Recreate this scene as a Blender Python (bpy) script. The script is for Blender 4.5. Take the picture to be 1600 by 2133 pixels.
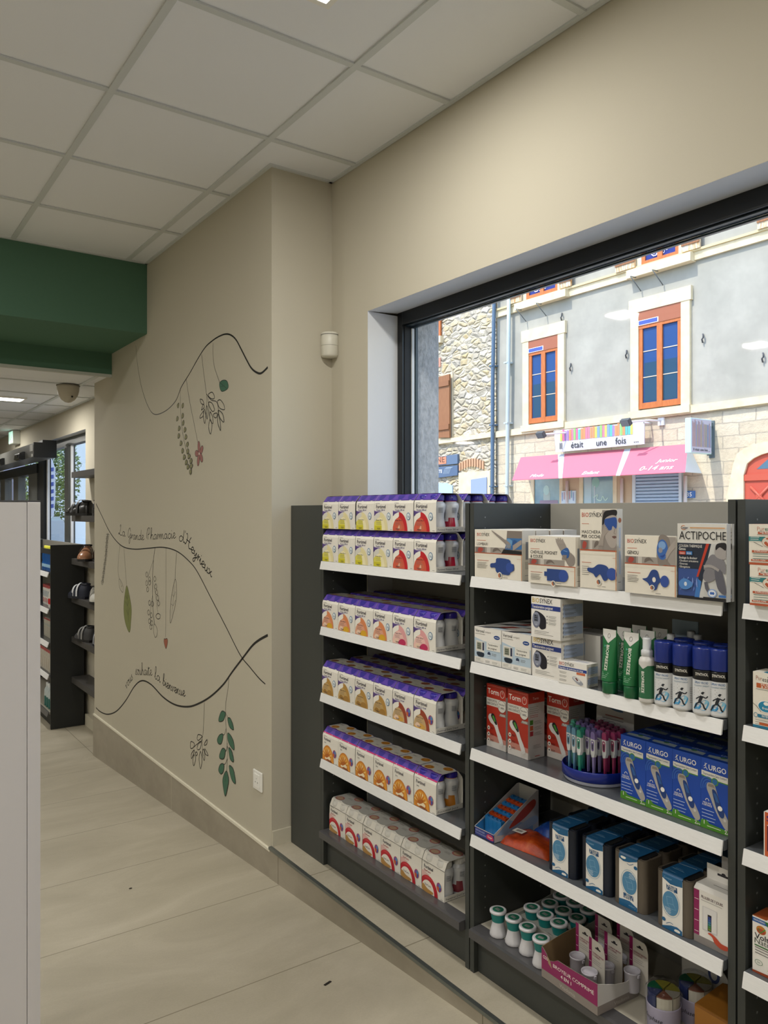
import bpy, math, random
from mathutils import Matrix, Vector, Euler
random.seed(7)
C = bpy.context.scene.collection
for o in list(bpy.data.objects): bpy.data.objects.remove(o)
R = math.radians
# ------------------------------------------------------------------ camera, world, sun, lights, exposure
sc = bpy.context.scene
cam = bpy.data.objects.new('camera', bpy.data.cameras.new('camera')); C.objects.link(cam); sc.camera = cam
cam.data.sensor_fit = 'HORIZONTAL'; cam.data.sensor_width = 36; cam.data.lens = 36*1631/1600
cam.data.clip_start = .05; cam.data.clip_end = 300
cam.location = (0, 0, 0); cam.rotation_euler = (R(90), 0, -math.atan(1150/1631))
W = bpy.data.worlds.new('world'); sc.world = W; W.use_nodes = True
nt = W.node_tree; bg = nt.nodes['Background']
sky = nt.nodes.new('ShaderNodeTexSky'); sky.sky_type = 'NISHITA'; sky.sun_disc = False
sky.sun_elevation = R(58); sky.sun_rotation = R(-80); sky.altitude = 200; sky.air_density = 1; sky.dust_density = 1.2
nt.links.new(sky.outputs[0], bg.inputs[0]); bg.inputs[1].default_value = .36
sun = bpy.data.objects.new('sun', bpy.data.lights.new('sun', 'SUN')); C.objects.link(sun)
sun.data.energy = 3.1; sun.data.angle = R(.6); sun.data.color = (1, .95, .86)
sun.rotation_euler = Vector((1, -.22, -1.55)).to_track_quat('-Z', 'Y').to_euler()
LAMPS = [(1.045, 1.80, 1.43, 11), (-.72, 1.8, 1.43, 11), (-.72, 3.62, 1.43, 11), (1.045, -.6, 1.43, 12), (-.72, -.6, 1.43, 12),
         (-2.5, 1.8, 1.43, 11), (-2.5, 3.62, 1.43, 9), (-2.5, -1.2, 1.43, 11), (1.14, 6.70, .885, 9), (-.7, 6.7, .885, 9), (-.7, 9.1, .885, 9), (1.14, 9.1, .885, 8), (-2.6, 7.5, .885, 9)]
LAMP_COL = (1, .965, .90)
sc.view_settings.view_transform = 'Standard'; sc.view_settings.look = 'None'
sc.view_settings.exposure = .56; sc.view_settings.gamma = 1; sc.view_settings.use_curve_mapping = False

# ------------------------------------------------------------------ materials
def lin(h):
    h = h.lstrip('#'); c = [int(h[i:i+2], 16)/255 for i in (0, 2, 4)]
    return tuple(x/12.92 if x <= .04045 else ((x+.055)/1.055)**2.4 for x in c)+(1,)
MATS = {}
def M(hexc, rough=.55, metal=0, var=.04, name=None, spec=.5, bump=0, bscale=60):
    key = (hexc, rough, metal, var, bump)
    if key in MATS: return MATS[key]
    m = bpy.data.materials.new(name or 'paint_'+hexc.strip('#')); m.use_nodes = True; n = m.node_tree.nodes; L = m.node_tree.links
    b = n['Principled BSDF']; c = lin(hexc)
    b.inputs['Roughness'].default_value = rough; b.inputs['Metallic'].default_value = metal; b.inputs['Specular IOR Level'].default_value = spec
    b.inputs['Base Color'].default_value = c
    if var or bump:
        t = n.new('ShaderNodeTexCoord'); z = n.new('ShaderNodeTexNoise'); z.inputs['Scale'].default_value = bscale; z.inputs['Detail'].default_value = 3
        L.new(t.outputs['Object'], z.inputs['Vector'])
        if var:
            x = n.new('ShaderNodeMix'); x.data_type = 'RGBA'
            x.inputs[6].default_value = tuple(v*(1-var) for v in c[:3])+(1,); x.inputs[7].default_value = tuple(min(1, v*(1+var)) for v in c[:3])+(1,)
            L.new(z.outputs['Fac'], x.inputs[0]); L.new(x.outputs[2], b.inputs['Base Color'])
        if bump:
            u = n.new('ShaderNodeBump'); u.inputs['Strength'].default_value = bump; u.inputs['Distance'].default_value = .003
            L.new(z.outputs['Fac'], u.inputs['Height']); L.new(u.outputs[0], b.inputs['Normal'])
    MATS[key] = m; return m
def I(hexc, rough=.4): return M(hexc, rough, 0, 0)      # printed ink
def newmat(name):
    m = bpy.data.materials.new(name); m.use_nodes = True
    return m, m.node_tree.nodes, m.node_tree.links, m.node_tree.nodes['Principled BSDF']
def ramp(n, stops):
    r = n.new('ShaderNodeValToRGB'); e = r.color_ramp.elements
    while len(e) < len(stops): e.new(.5)
    for k, (p, c) in enumerate(stops): e[k].position = p; e[k].color = lin(c)
    return r
def math_(n, L, op, a, b=None):
    x = n.new('ShaderNodeMath'); x.operation = op
    for k, v in ((0, a), (1, b)):
        if v is None: continue
        if isinstance(v, (int, float)): x.inputs[k].default_value = v
        else: L.new(v, x.inputs[k])
    return x.outputs[0]
def tile_floor(name, y0, x0):
    m, n, L, b = newmat(name)
    g = n.new('ShaderNodeNewGeometry'); s = n.new('ShaderNodeSeparateXYZ'); L.new(g.outputs['Position'], s.inputs[0])
    z1 = n.new('ShaderNodeTexNoise'); z1.inputs['Scale'].default_value = 1.6; z1.inputs['Detail'].default_value = 8; z1.inputs['Roughness'].default_value = .62; z1.inputs['Distortion'].default_value = .6
    z2 = n.new('ShaderNodeTexNoise'); z2.inputs['Scale'].default_value = 160; z2.inputs['Detail'].default_value = 2
    mp = n.new('ShaderNodeMapping'); mp.inputs['Scale'].default_value = (1, 2.2, 1); L.new(g.outputs['Position'], mp.inputs[0]); L.new(mp.outputs[0], z1.inputs['Vector']); L.new(g.outputs['Position'], z2.inputs['Vector'])
    a = math_(n, L, 'ADD', math_(n, L, 'MULTIPLY', z1.outputs['Fac'], .85), math_(n, L, 'MULTIPLY', z2.outputs['Fac'], .15))
    r = ramp(n, [(.3, '#a59d8a'), (.5, '#b2aa97'), (.72, '#c2baa8')]); L.new(a, r.inputs[0])
    dy = math_(n, L, 'PINGPONG', math_(n, L, 'SUBTRACT', s.outputs['Y'], y0-60), .3)
    dx = math_(n, L, 'PINGPONG', math_(n, L, 'SUBTRACT', s.outputs['X'], x0-60), .6)
    j = math_(n, L, 'MAXIMUM', math_(n, L, 'LESS_THAN', dy, .0021), math_(n, L, 'LESS_THAN', dx, .0021))
    x = n.new('ShaderNodeMix'); x.data_type = 'RGBA'; L.new(j, x.inputs[0]); L.new(r.outputs[0], x.inputs[6]); x.inputs[7].default_value = lin('#7f7763')
    L.new(x.outputs[2], b.inputs['Base Color']); b.inputs['Roughness'].default_value = .5
    u = n.new('ShaderNodeBump'); u.inputs['Strength'].default_value = .12; u.inputs['Distance'].default_value = .002; L.new(z2.outputs['Fac'], u.inputs['Height']); L.new(u.outputs[0], b.inputs['Normal'])
    return m
def stone(name, cols, mortar, sx, sz, edge, bumpd, brick=False):
    m, n, L, b = newmat(name)
    t = n.new('ShaderNodeTexCoord'); mp = n.new('ShaderNodeMapping'); mp.inputs['Scale'].default_value = (sx, 1.2, sz)
    zz = n.new('ShaderNodeTexNoise'); zz.inputs['Scale'].default_value = 3.5; zz.inputs['Detail'].default_value = 4
    L.new(t.outputs['Object'], zz.inputs['Vector'])
    mx = n.new('ShaderNodeMix'); mx.data_type = 'RGBA'; mx.blend_type = 'LINEAR_LIGHT'; mx.inputs[0].default_value = .09 if not brick else .03
    L.new(t.outputs['Object'], mx.inputs[6]); L.new(zz.outputs['Color'], mx.inputs[7]); L.new(mx.outputs[2], mp.inputs[0])
    n3 = n.new('ShaderNodeTexNoise'); n3.inputs['Scale'].default_value = 9; n3.inputs['Detail'].default_value = 8; n3.inputs['Roughness'].default_value = .7; L.new(t.outputs['Object'], n3.inputs['Vector'])
    if brick:
        v = n.new('ShaderNodeTexBrick'); v.inputs['Scale'].default_value = 1; v.inputs['Mortar Size'].default_value = edge; v.inputs['Brick Width'].default_value = .62; v.inputs['Row Height'].default_value = .26
        v.inputs['Color1'].default_value = lin(cols[0][1]); v.inputs['Color2'].default_value = lin(cols[-1][1]); v.inputs['Mortar'].default_value = lin(mortar)
        sw = n.new('ShaderNodeSeparateXYZ'); cb = n.new('ShaderNodeCombineXYZ'); L.new(mp.outputs[0], sw.inputs[0]); L.new(sw.outputs['X'], cb.inputs['X']); L.new(sw.outputs['Z'], cb.inputs['Y']); L.new(cb.outputs[0], v.inputs['Vector'])
        x = n.new('ShaderNodeMix'); x.data_type = 'RGBA'; x.blend_type = 'MULTIPLY'; x.inputs[0].default_value = .5; L.new(v.outputs['Color'], x.inputs[6]); L.new(n3.outputs['Fac'], x.inputs[7])
        br = n.new('ShaderNodeBrightContrast'); br.inputs['Bright'].default_value = .12; L.new(x.outputs[2], br.inputs[0]); L.new(br.outputs[0], b.inputs['Base Color'])
        h = math_(n, L, 'SUBTRACT', math_(n, L, 'MULTIPLY', n3.outputs['Fac'], .8), v.outputs['Fac'])
    else:
        v = n.new('ShaderNodeTexVoronoi'); v.feature = 'DISTANCE_TO_EDGE'; v2 = n.new('ShaderNodeTexVoronoi'); v2.feature = 'F1'
        for q in (v, v2): q.inputs['Scale'].default_value = 1; L.new(mp.outputs[0], q.inputs['Vector'])
        sp = n.new('ShaderNodeSeparateColor'); L.new(v2.outputs['Color'], sp.inputs[0]); r = ramp(n, cols); L.new(sp.outputs[0], r.inputs[0])
        x = n.new('ShaderNodeMix'); x.data_type = 'RGBA'; x.inputs[6].default_value = lin(mortar)
        e = math_(n, L, 'GREATER_THAN', v.outputs['Distance'], edge); L.new(e, x.inputs[0]); L.new(r.outputs[0], x.inputs[7]); L.new(x.outputs[2], b.inputs['Base Color'])
        mn = math_(n, L, 'MINIMUM', v.outputs['Distance'], .25)
        h = math_(n, L, 'ADD', math_(n, L, 'MULTIPLY', mn, 3), math_(n, L, 'MULTIPLY', n3.outputs['Fac'], .9))
    u = n.new('ShaderNodeBump'); u.inputs['Strength'].default_value = 1; u.inputs['Distance'].default_value = bumpd; L.new(h, u.inputs['Height']); L.new(u.outputs[0], b.inputs['Normal'])
    b.inputs['Roughness'].default_value = .9
    return m
def mottled(name, stops, scale, rough=.9, bump=.3, bd=.01, map_=(1, 1, 1), detail=8):
    m, n, L, b = newmat(name)
    t = n.new('ShaderNodeTexCoord'); mp = n.new('ShaderNodeMapping'); mp.inputs['Scale'].default_value = map_; z = n.new('ShaderNodeTexNoise'); z.inputs['Scale'].default_value = scale; z.inputs['Detail'].default_value = detail; z.inputs['Roughness'].default_value = .65
    L.new(t.outputs['Object'], mp.inputs[0]); L.new(mp.outputs[0], z.inputs['Vector']); r = ramp(n, stops); L.new(z.outputs['Fac'], r.inputs[0]); L.new(r.outputs[0], b.inputs['Base Color'])
    u = n.new('ShaderNodeBump'); u.inputs['Strength'].default_value = bump; u.inputs['Distance'].default_value = bd; L.new(z.outputs['Fac'], u.inputs['Height']); L.new(u.outputs[0], b.inputs['Normal'])
    b.inputs['Roughness'].default_value = rough
    return m
def glass(name, tint=(1, 1, 1, 1), gloss=.03, refl=1.45):
    m = bpy.data.materials.new(name); m.use_nodes = True; n = m.node_tree.nodes; L = m.node_tree.links; n.clear()
    o = n.new('ShaderNodeOutputMaterial'); mx = n.new('ShaderNodeMixShader'); tr = n.new('ShaderNodeBsdfTransparent'); gl = n.new('ShaderNodeBsdfGlossy'); fr = n.new('ShaderNodeFresnel')
    fr.inputs['IOR'].default_value = refl; tr.inputs[0].default_value = tint; gl.inputs['Roughness'].default_value = gloss
    g = n.new('ShaderNodeNewGeometry'); L.new(math_(n, L, 'MULTIPLY', fr.outputs[0], math_(n, L, 'SUBTRACT', 1, g.outputs['Backfacing'])), mx.inputs[0]); L.new(tr.outputs[0], mx.inputs[1]); L.new(gl.outputs[0], mx.inputs[2]); L.new(mx.outputs[0], o.inputs[0])
    return m
def emit(name, col, s):
    m, n, L, b = newmat(name); b.inputs['Base Color'].default_value = (.8, .8, .8, 1); b.inputs['Emission Color'].default_value = col+(1,); b.inputs['Emission Strength'].default_value = s
    return m
WALL = M('#bfb9a8', .75, 0, .015, 'wall_paint', .2, .04, 300)
WALLW = M('#d8dadc', .7, 0, .01, 'reveal_daylight_tint', .2)  # reveal white tinted cool: the bluish daylight is put into this colour
TILE = M('#ebedf0', .95, 0, .03, 'ceiling_tile', .1, .1, 700)
BAR = M('#cdd1d0', .5, 0, 0, 'grid_bar')
GREEN = M('#537460', .8, 0, .03, 'green_paint', .15)
CHAR = M('#3a3d3b', .42, 0, .04, 'charcoal_board')
CHARL = M('#53565a', .22, 0, .05, 'shelf_board')
RAIL = mottled('price_rail', [(.3, '#dededd'), (.7, '#eaeae9')], 30, .4, 0, 0, (.3, 1, 20))
BACKP = M('#96938a', .6, 0, .02, 'back_board')
WHITE = M('#e8e5df', .5, 0, .01, 'white_card')
BLACKF = M('#15181a', .35, 0, .03, 'window_black')
FLOOR1 = tile_floor('floor_tile_ramp', 2.235, 1.49); FLOOR2 = tile_floor('floor_tile_upper', 2.0, 1.9)
GLASS = glass('clear_glass'); PLASTIC = glass('clear_plastic', (.93, .94, .96, 1), .08, 1.35)
PLINTH = mottled('plinth_tile', [(.3, '#928a7a'), (.6, '#a39b8b'), (.8, '#aca494')], 3, .5, .05, .002, (1, 1, 1.5))

# ------------------------------------------------------------------ geometry helpers
class MB:
    def __init__(s): s.v = []; s.f = []; s.m = []; s.sm = []; s.mats = []; s.T = None
    def mi(s, m):
        if m not in s.mats: s.mats.append(m)
        return s.mats.index(m)
    def add(s, vs, fs, m, smooth=False):
        o = len(s.v); k = s.mi(m)
        for p in vs:
            p = Vector(p)
            if s.T is not None: p = s.T @ p
            s.v.append(tuple(p))
        for f in fs: s.f.append([i+o for i in f]); s.m.append(k); s.sm.append(smooth)
    def box(s, x0, y0, z0, x1, y1, z1, m):
        s.add([(x0, y0, z0), (x1, y0, z0), (x1, y1, z0), (x0, y1, z0), (x0, y0, z1), (x1, y0, z1), (x1, y1, z1), (x0, y1, z1)],
              [(0, 3, 2, 1), (4, 5, 6, 7), (0, 1, 5, 4), (1, 2, 6, 5), (2, 3, 7, 6), (3, 0, 4, 7)], m)
    def prism(s, pts, ax, a, b, m, cap=None):
        n = len(pts); g = {'x': lambda p, d: (d, p[0], p[1]), 'y': lambda p, d: (p[0], d, p[1]), 'z': lambda p, d: (p[0], p[1], d)}[ax]
        vs = [g(p, a) for p in pts]+[g(p, b) for p in pts]
        s.add(vs, [(i, (i+1) % n, n+(i+1) % n, n+i) for i in range(n)], m)
        s.add(vs, [tuple(range(n)), tuple(range(2*n-1, n-1, -1))], cap or m)
    def lathe(s, prof, c, m, seg=24, smooth=True, z0=0, close=True):
        vs = []; fs = []
        for r, z in prof:
            for k in range(seg): a = 2*math.pi*k/seg; vs.append((c[0]+r*math.cos(a), c[1]+r*math.sin(a), z+z0))
        for i in range(len(prof)-1):
            for k in range(seg): q = (k+1) % seg; fs.append((i*seg+k, i*seg+q, (i+1)*seg+q, (i+1)*seg+k))
        s.add(vs, fs, m, smooth)
        if close:
            s.add(vs[:seg], [tuple(range(seg-1, -1, -1))], m); s.add(vs[-seg:], [tuple(range(seg))], m)
    def tube(s, path, r, m, seg=8, smooth=True):
        vs = []; fs = []; n = len(path); P = [Vector(p) for p in path]
        for i in range(n):
            t = (P[min(i+1, n-1)]-P[max(i-1, 0)]).normalized(); a = t.orthogonal().normalized()
            if i and abs(t.dot(pa)) < .999: a = (pa-t*pa.dot(t)).normalized()
            pa = a; b = t.cross(a); rr = r[i] if isinstance(r, (list, tuple)) else r
            for k in range(seg): w = 2*math.pi*k/seg; vs.append(P[i]+a*rr*math.cos(w)+b*rr*math.sin(w))
        for i in range(n-1):
            for k in range(seg): q = (k+1) % seg; fs.append((i*seg+k, i*seg+q, (i+1)*seg+q, (i+1)*seg+k))
        fs += [tuple(range(seg-1, -1, -1)), tuple((n-1)*seg+k for k in range(seg))]
        s.add(vs, fs, m, smooth)
    def build(s, name, parent=None, bevel=0):
        me = bpy.data.meshes.new(name); me.from_pydata(s.v, [], s.f)
        for m in s.mats: me.materials.append(m)
        me.polygons.foreach_set('material_index', s.m); me.polygons.foreach_set('use_smooth', s.sm); me.update()
        o = bpy.data.objects.new(name, me); C.objects.link(o)
        if parent: o.parent = parent
        if bevel:
            b = o.modifiers.new('bevel', 'BEVEL'); b.width = bevel; b.segments = 2; b.limit_method = 'ANGLE'
        return o
TX = {}
def text_geo(t, bold, shear, mono=0):
    k = (t, bold, shear, mono)
    if k not in TX:
        cu = bpy.data.curves.new('t', 'FONT'); cu.body = t; cu.size = 1; cu.offset = min(bold, .011 if 'M' not in t else .0); cu.shear = shear; cu.resolution_u = 2; cu.fill_mode = 'FRONT'; cu.space_character = 1+mono
        ob = bpy.data.objects.new('t', cu); C.objects.link(ob); me = bpy.data.meshes.new_from_object(ob)
        vs = [(v.co.x, v.co.y) for v in me.vertices]; fs = [tuple(p.vertices) for p in me.polygons]
        bpy.data.objects.remove(ob); bpy.data.meshes.remove(me)
        xs = [v[0] for v in vs] or [0, 1]; x0 = min(xs); TX[k] = ([(a-x0, b) for a, b in vs], fs, max(xs)-x0)
    return TX[k]
def smooth_pts(P, n=6, closed=False):
    out = []; N = len(P)
    rng = range(N if closed else N-1)
    for i in rng:
        g = (lambda k: P[k % N]) if closed else (lambda k: P[max(0, min(N-1, k))])
        a, b, c, d = g(i-1), g(i), g(i+1), g(i+2)
        for k in range(n):
            t = k/n; out.append(tuple(.5*(2*b[j]+(c[j]-a[j])*t+(2*a[j]-5*b[j]+4*c[j]-d[j])*t*t+(3*b[j]-a[j]-3*c[j]+d[j])*t**3) for j in range(len(b))))
    if not closed: out.append(tuple(P[-1]))
    return out
class Ink:
    """prints shapes on one flat face of a thing: O lower left corner, U right, V up"""
    def __init__(s, mb, O=(0, 0, 0), U=(1, 0, 0), V=(0, 0, 1), e=.00006, start=1):
        s.mb = mb; s.O = Vector(O); s.U = Vector(U).normalized(); s.V = Vector(V).normalized(); s.N = s.U.cross(s.V); s.k = start; s.e = e
    def pt(s, p): return s.O+s.U*p[0]+s.V*p[1]+s.N*(s.e*s.k)
    def poly(s, pts, m): s.k += 1; s.mb.add([s.pt(p) for p in pts], [tuple(range(len(pts)))], m)
    def rect(s, u, v, w, h, m): s.poly([(u, v), (u+w, v), (u+w, v+h), (u, v+h)], m)
    def ell(s, u, v, a, b, m, n=28, t0=0, t1=360):
        P = [(u+a*math.cos(R(t0+(t1-t0)*k/n)), v+b*math.sin(R(t0+(t1-t0)*k/n))) for k in range(n+(t1-t0 < 360))]
        if t1-t0 < 360: P.append((u, v))
        s.poly(P, m)
    def blob(s, pts, m, n=5): s.poly(smooth_pts(pts, n, True), m)
    def strip(s, pts, w, m):
        s.k += 1; n = len(pts); vs = []
        for i, p in enumerate(pts):
            a = pts[max(i-1, 0)]; b = pts[min(i+1, n-1)]; dx, dy = b[0]-a[0], b[1]-a[1]; l = math.hypot(dx, dy) or 1
            ww = (w[0]+(w[1]-w[0])*i/(n-1))/2 if isinstance(w, tuple) else (w[i] if isinstance(w, list) else w)/2
            nx, ny = -dy/l*ww, dx/l*ww
            vs += [s.pt((p[0]+nx, p[1]+ny)), s.pt((p[0]-nx, p[1]-ny))]
        s.mb.add(vs, [(2*i, 2*i+1, 2*i+3, 2*i+2) for i in range(n-1)], m)
    def ring(s, u, v, a, b, w, m, t0=0, t1=360, n=28): s.strip([(u+a*math.cos(R(t0+(t1-t0)*k/n)), v+b*math.sin(R(t0+(t1-t0)*k/n))) for k in range(n+1)], w, m)
    def text(s, t, u, v, h, m, bold=0, al='l', w=None, rot=0, shear=0):
        s.k += 1; vs, fs, tw = text_geo(t, bold, shear); k = h/.72; kx = k if w is None else w/tw
        dx = {'l': 0, 'c': -tw*kx/2, 'r': -tw*kx}[al]; c, d = math.cos(R(rot)), math.sin(R(rot))
        s.mb.add([s.pt((u+(x*kx+dx)*c-y*k*d, v+(x*kx+dx)*d+y*k*c)) for x, y in vs], fs, m)
    def lines(s, u, v, w, n, gap, h, m, rag=.25):
        for i in range(n): s.k -= (i > 0); s.rect(u, v-i*gap, w*(1-rag*((i*37+11) % 7)/7), h, m)
# ------------------------------------------------------------------ scene helpers
def empty(name, loc=(0, 0, 0), rz=0):
    o = bpy.data.objects.new(name, None); C.objects.link(o); o.location = loc; o.rotation_euler = (0, 0, R(rz)); o.empty_display_size = .05; return o
def tag(o, label, cat, group=None):
    o['label'] = label; o['category'] = cat
    if group: o['group'] = group
    return o
def struct(o): o['kind'] = 'structure'; return o
def at(o, loc, rz=-90): o.location = loc; o.rotation_euler = (0, 0, R(rz)); return o
def dup(root, loc, rz, label, group=None, cat=None):
    r = root.copy(); C.objects.link(r); r.location = loc; r.rotation_euler = (0, 0, R(rz)); r['label'] = label
    if group: r['group'] = group
    for ch in list(root.children):
        c = ch.copy(); C.objects.link(c); c.parent = r
        for g in list(ch.children):
            d = g.copy(); C.objects.link(d); d.parent = c
    return r
ORD = ['first', 'second', 'third', 'fourth', 'fifth', 'sixth', 'seventh', 'eighth', 'ninth', 'tenth']
def sbox(name, a, m, parent=None, bevel=0):
    mb = MB(); mb.box(*a, m); return mb.build(name, parent, bevel)
# ------------------------------------------------------------------ the room
def sb(name, a, m): return struct(sbox(name, a, m))
# floors: sloping aisle floor, flat upper floor, flat far floor
mb = MB(); mb.add([(-4, .907, -1.385), (1.489, .907, -1.385), (1.489, 5.6, -1.689), (-4, 5.6, -1.689), (-4, .907, -1.8), (1.489, .907, -1.8), (1.489, 5.6, -1.8), (-4, 5.6, -1.8)],
    [(0, 1, 2, 3), (4, 7, 6, 5), (0, 4, 5, 1), (1, 5, 6, 2), (2, 6, 7, 3), (3, 7, 4, 0)], FLOOR1); o = mb.build('floor'); struct(o)
sb('floor', (-4, 5.6, -1.8, 1.9, 13, -1.689), FLOOR1)
sb('floor', (-4, -3, -1.8, 1.489, .907, -1.385), FLOOR2)
mb = MB(); mb.box(1.489, -3, -1.8, 2.15, 2.92, -1.385, FLOOR2); struct(mb.build('floor'))
# riser under the upper floor with its steel edge strip
mb = MB(); mb.box(1.479, .8, -1.7, 1.489, 2.92, -1.393, PLINTH); mb.box(1.4785, 2.8415, -1.7, 1.4795, 2.8445, -1.39, M('#77705f')); mb.box(1.4785, 1.62, -1.7, 1.4795, 1.623, -1.39, M('#77705f'))
mb.box(1.474, .8, -1.394, 1.489, 2.92, -1.3835, M('#7f8583', .35, .8, .1)); struct(mb.build('trim_1'))
mb = MB(); mb.box(1.481, 2.92, -1.72, 1.489, 5.6, -1.405, PLINTH); mb.box(1.4805, 4.07, -1.7, 1.4815, 4.073, -1.405, M('#c4bda9'))
mb.box(1.479, 2.92, -1.407, 1.49, 5.602, -1.396, M('#e4dfcd', .5)); mb.box(1.481, 5.6, -1.72, 1.67, 5.606, -1.405, PLINTH); struct(mb.build('baseboard_mural'))
sb('wall_mural', (1.489, 2.92, -1.72, 1.78, 5.6, 1.46), WALL)
sb('baseboard_column', (1.4905, 2.912, -1.385, 1.78, 2.92, -1.322), M('#c9c3b0', .6))
# window wall, its opening and the rough rendered outer skin
mb = MB(); mb.prism([(1.78, .817), (1.93, .829), (1.99, .829), (1.99, 1.46), (1.78, 1.46)], 'y', -3, 2.92, WALL); mb.box(1.78, 2.64, -1.385, 1.99, 2.92, .817, WALL); mb.box(1.78, -3, -1.385, 1.99, -1.2, .817, WALL)
mb.prism([(1.7805, .8165), (1.93, .8285), (1.93, .83), (1.7805, .817)], 'y', -1.2, 2.64, WALLW); mb.box(1.7805, 2.6395, -1.385, 1.93, 2.64, .817, WALLW); struct(mb.build('wall_right'))
ROUGH = mottled('roughcast', [(.35, '#a6a8a8'), (.6, '#c2c3c2')], 55, .95, .9, .01, (1, 1, .6), 4)
mb = MB(); mb.box(1.99, 2.62, -1.8, 2.135, 5.6, 4.5, ROUGH); mb.box(1.99, -3, .85, 2.135, 2.62, 4.5, ROUGH); mb.box(1.99, -3, -1.8, 2.135, -1.2, .85, ROUGH); struct(mb.build('wall_exterior'))
mb = MB(); mb.box(1.93, 2.607, -1.385, 1.985, 2.64, .829, BLACKF); mb.box(1.93, -1.2, .775, 1.985, 2.607, .829, BLACKF); mb.box(1.93, -1.2, -1.385, 1.985, -1.13, .829, BLACKF); mb.box(1.93, -1.2, -1.385, 1.985, 2.607, -1.30, BLACKF)
mb.box(1.94, 2.603, -1.3, 1.975, 2.607, .775, M('#0c0f12')); mb.box(1.945, -1.13, .770, 1.975, 2.607, .775, M('#1d2a33', .3)); w1 = struct(mb.build('window_1', None, .0015))
mb = MB(); mb.box(1.966, -1.13, -1.3, 1.972, 2.603, .770, GLASS); mb.build('glass_pane', w1)
mb = MB(); mb.box(1.974, 2.596, -1.3, 1.986, 2.603, .765, M('#dfe3e4', .3)); mb.box(1.988, 2.590, -1.3, 2.0, 2.62, .78, M('#23343a', .3)); mb.box(1.974, -1.1, .764, 1.985, 2.6, .770, M('#31424b', .3)); mb.build('glazing_spacer', w1)
# shell behind the camera and to the left
sb('wall_left', (-4.1, -3, -1.8, -4, 13, 1.46), WALL)
sb('wall_back', (-4.1, -3.1, -1.8, 2.1, -3, 1.46), WALL)
sb('wall_end', (-4.1, 13, -1.8, 2.1, 13.1, 1.46), WALL)
sb('ceiling', (-4, -3, 1.437, 1.78, 4.49, 1.46), TILE)
sb('ceiling', (-4, 5.6, .892, 1.67, 13, .92), TILE); sb('ceiling', (-4, 5.19, .8925, 1.489, 5.6, .8945), TILE)
mb = MB()
for k in range(-8, 2): x = 1.375-.598*(1-k); mb.box(x-.012, -3, 1.43, x+.012, 4.49, 1.4365, BAR)
for k in range(-8, 5):
    y = 2.11+.602*k; mb.box(-4, y-.012, 1.4305, 1.78 if y < 2.92 else 1.489, y+.012, 1.4362, BAR)
for a in ((1.762, -3, 1.778, 2.92), (1.489, 2.904, 1.778, 2.92), (1.473, 2.904, 1.489, 4.49), (-4, 4.474, 1.489, 4.49)): mb.box(a[0], a[1], 1.4295, a[2], a[3], 1.437, BAR)
struct(mb.build('trim_ceiling_grid'))
mb = MB()
for x in (1.42, .82, .22, -.38, -.98, -1.58, -2.18): mb.box(x-.012, 5.187, .885, x+.012, 13, .8915, BAR)
for k in range(13): y = 5.72+.602*k; mb.box(-4, y-.010, .8855, 1.67, y+.010, .8912, BAR)
mb.box(1.654, 5.6, .8845, 1.67, 13, .892, BAR); mb.box(-4, 5.184, .876, 1.489, 5.21, .8945, M('#bfc1b8')); struct(mb.build('trim_low_ceiling_grid'))
sb('ceiling', (-4, 4.49, 1.03, 1.489, 5.187, 1.46), GREEN)
sb('ceiling', (-4, 5.187, .895, 1.489, 5.6, 1.46), GREEN)
# far wall with window and entrance door
mb = MB(); DZ = .67
mb.box(1.67, 5.6, -1.7, 1.84, 6.542, .92, WALL); mb.box(1.67, 6.542, DZ, 1.84, 13, .92, WALL); mb.box(1.67, 6.542, -1.7, 1.84, 8.36, -.35, WALL); mb.box(1.67, 11.3, -1.7, 1.84, 13, DZ, WALL)
mb.box(1.6705, 6.5415, DZ-.0005, 1.76, 11.3, DZ, WALLW); mb.box(1.84, 5.6, -1.8, 1.99, 6.57, 4.5, ROUGH); mb.box(1.84, 6.57, .75, 1.99, 13, 4.5, ROUGH); mb.box(1.64, 5.606, -1.689, 1.67, 6.44, -1.60, M('#c9c3b0', .6)); struct(mb.build('wall_far_right'))
FR = M('#5a5d5c', .4, .2, .03)
mb = MB(); mb.box(1.74, 6.542, .60, 1.80, 8.5, .67, FR); mb.box(1.741, 7.40, -1.69, 1.799, 7.55, .605, FR); mb.box(1.76, 6.543, -1.69, 1.799, 6.60, .605, M('#39404a')); mb.box(1.73, 8.36, -1.69, 1.80, 8.62, .60, M('#141a20')); mb.box(1.74, 6.542, -.35, 1.80, 8.4, -.30, FR)
w2 = struct(mb.build('window_2')); mb = MB(); mb.box(1.765, 6.6, -1.69, 1.771, 7.40, .60, GLASS); mb.box(1.765, 7.55, -1.69, 1.771, 8.36, .60, GLASS); mb.build('glass_pane', w2)
mb = MB(); mb.box(1.755, 7.36, -1.69, 1.775, 7.385, .60, M('#e6e8ea')); mb.box(1.755, 8.30, -1.69, 1.775, 8.345, .60, M('#e6e8ea')); mb.build('glazing_spacer', w2)
mb = MB(); mb.box(1.72, 8.62, -1.69, 1.80, 9.05, .46, FR); mb.box(1.72, 9.62, -1.69, 1.80, 9.9, .46, FR); mb.box(1.72, 10.45, -1.69, 1.80, 10.75, .46, FR); mb.box(1.72, 11.1, -1.69, 1.80, 11.3, .46, FR); mb.box(1.715, 8.61, .40, 1.805, 11.3, .5, M('#1c2226'))
d1 = struct(mb.build('door_1'))
for a in ((9.05, 9.62), (9.9, 10.45), (10.75, 11.1)):
    mb = MB(); mb.box(1.755, a[0], -1.6, 1.761, a[1], .40, GLASS); mb.build('glass_pane', d1)
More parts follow.
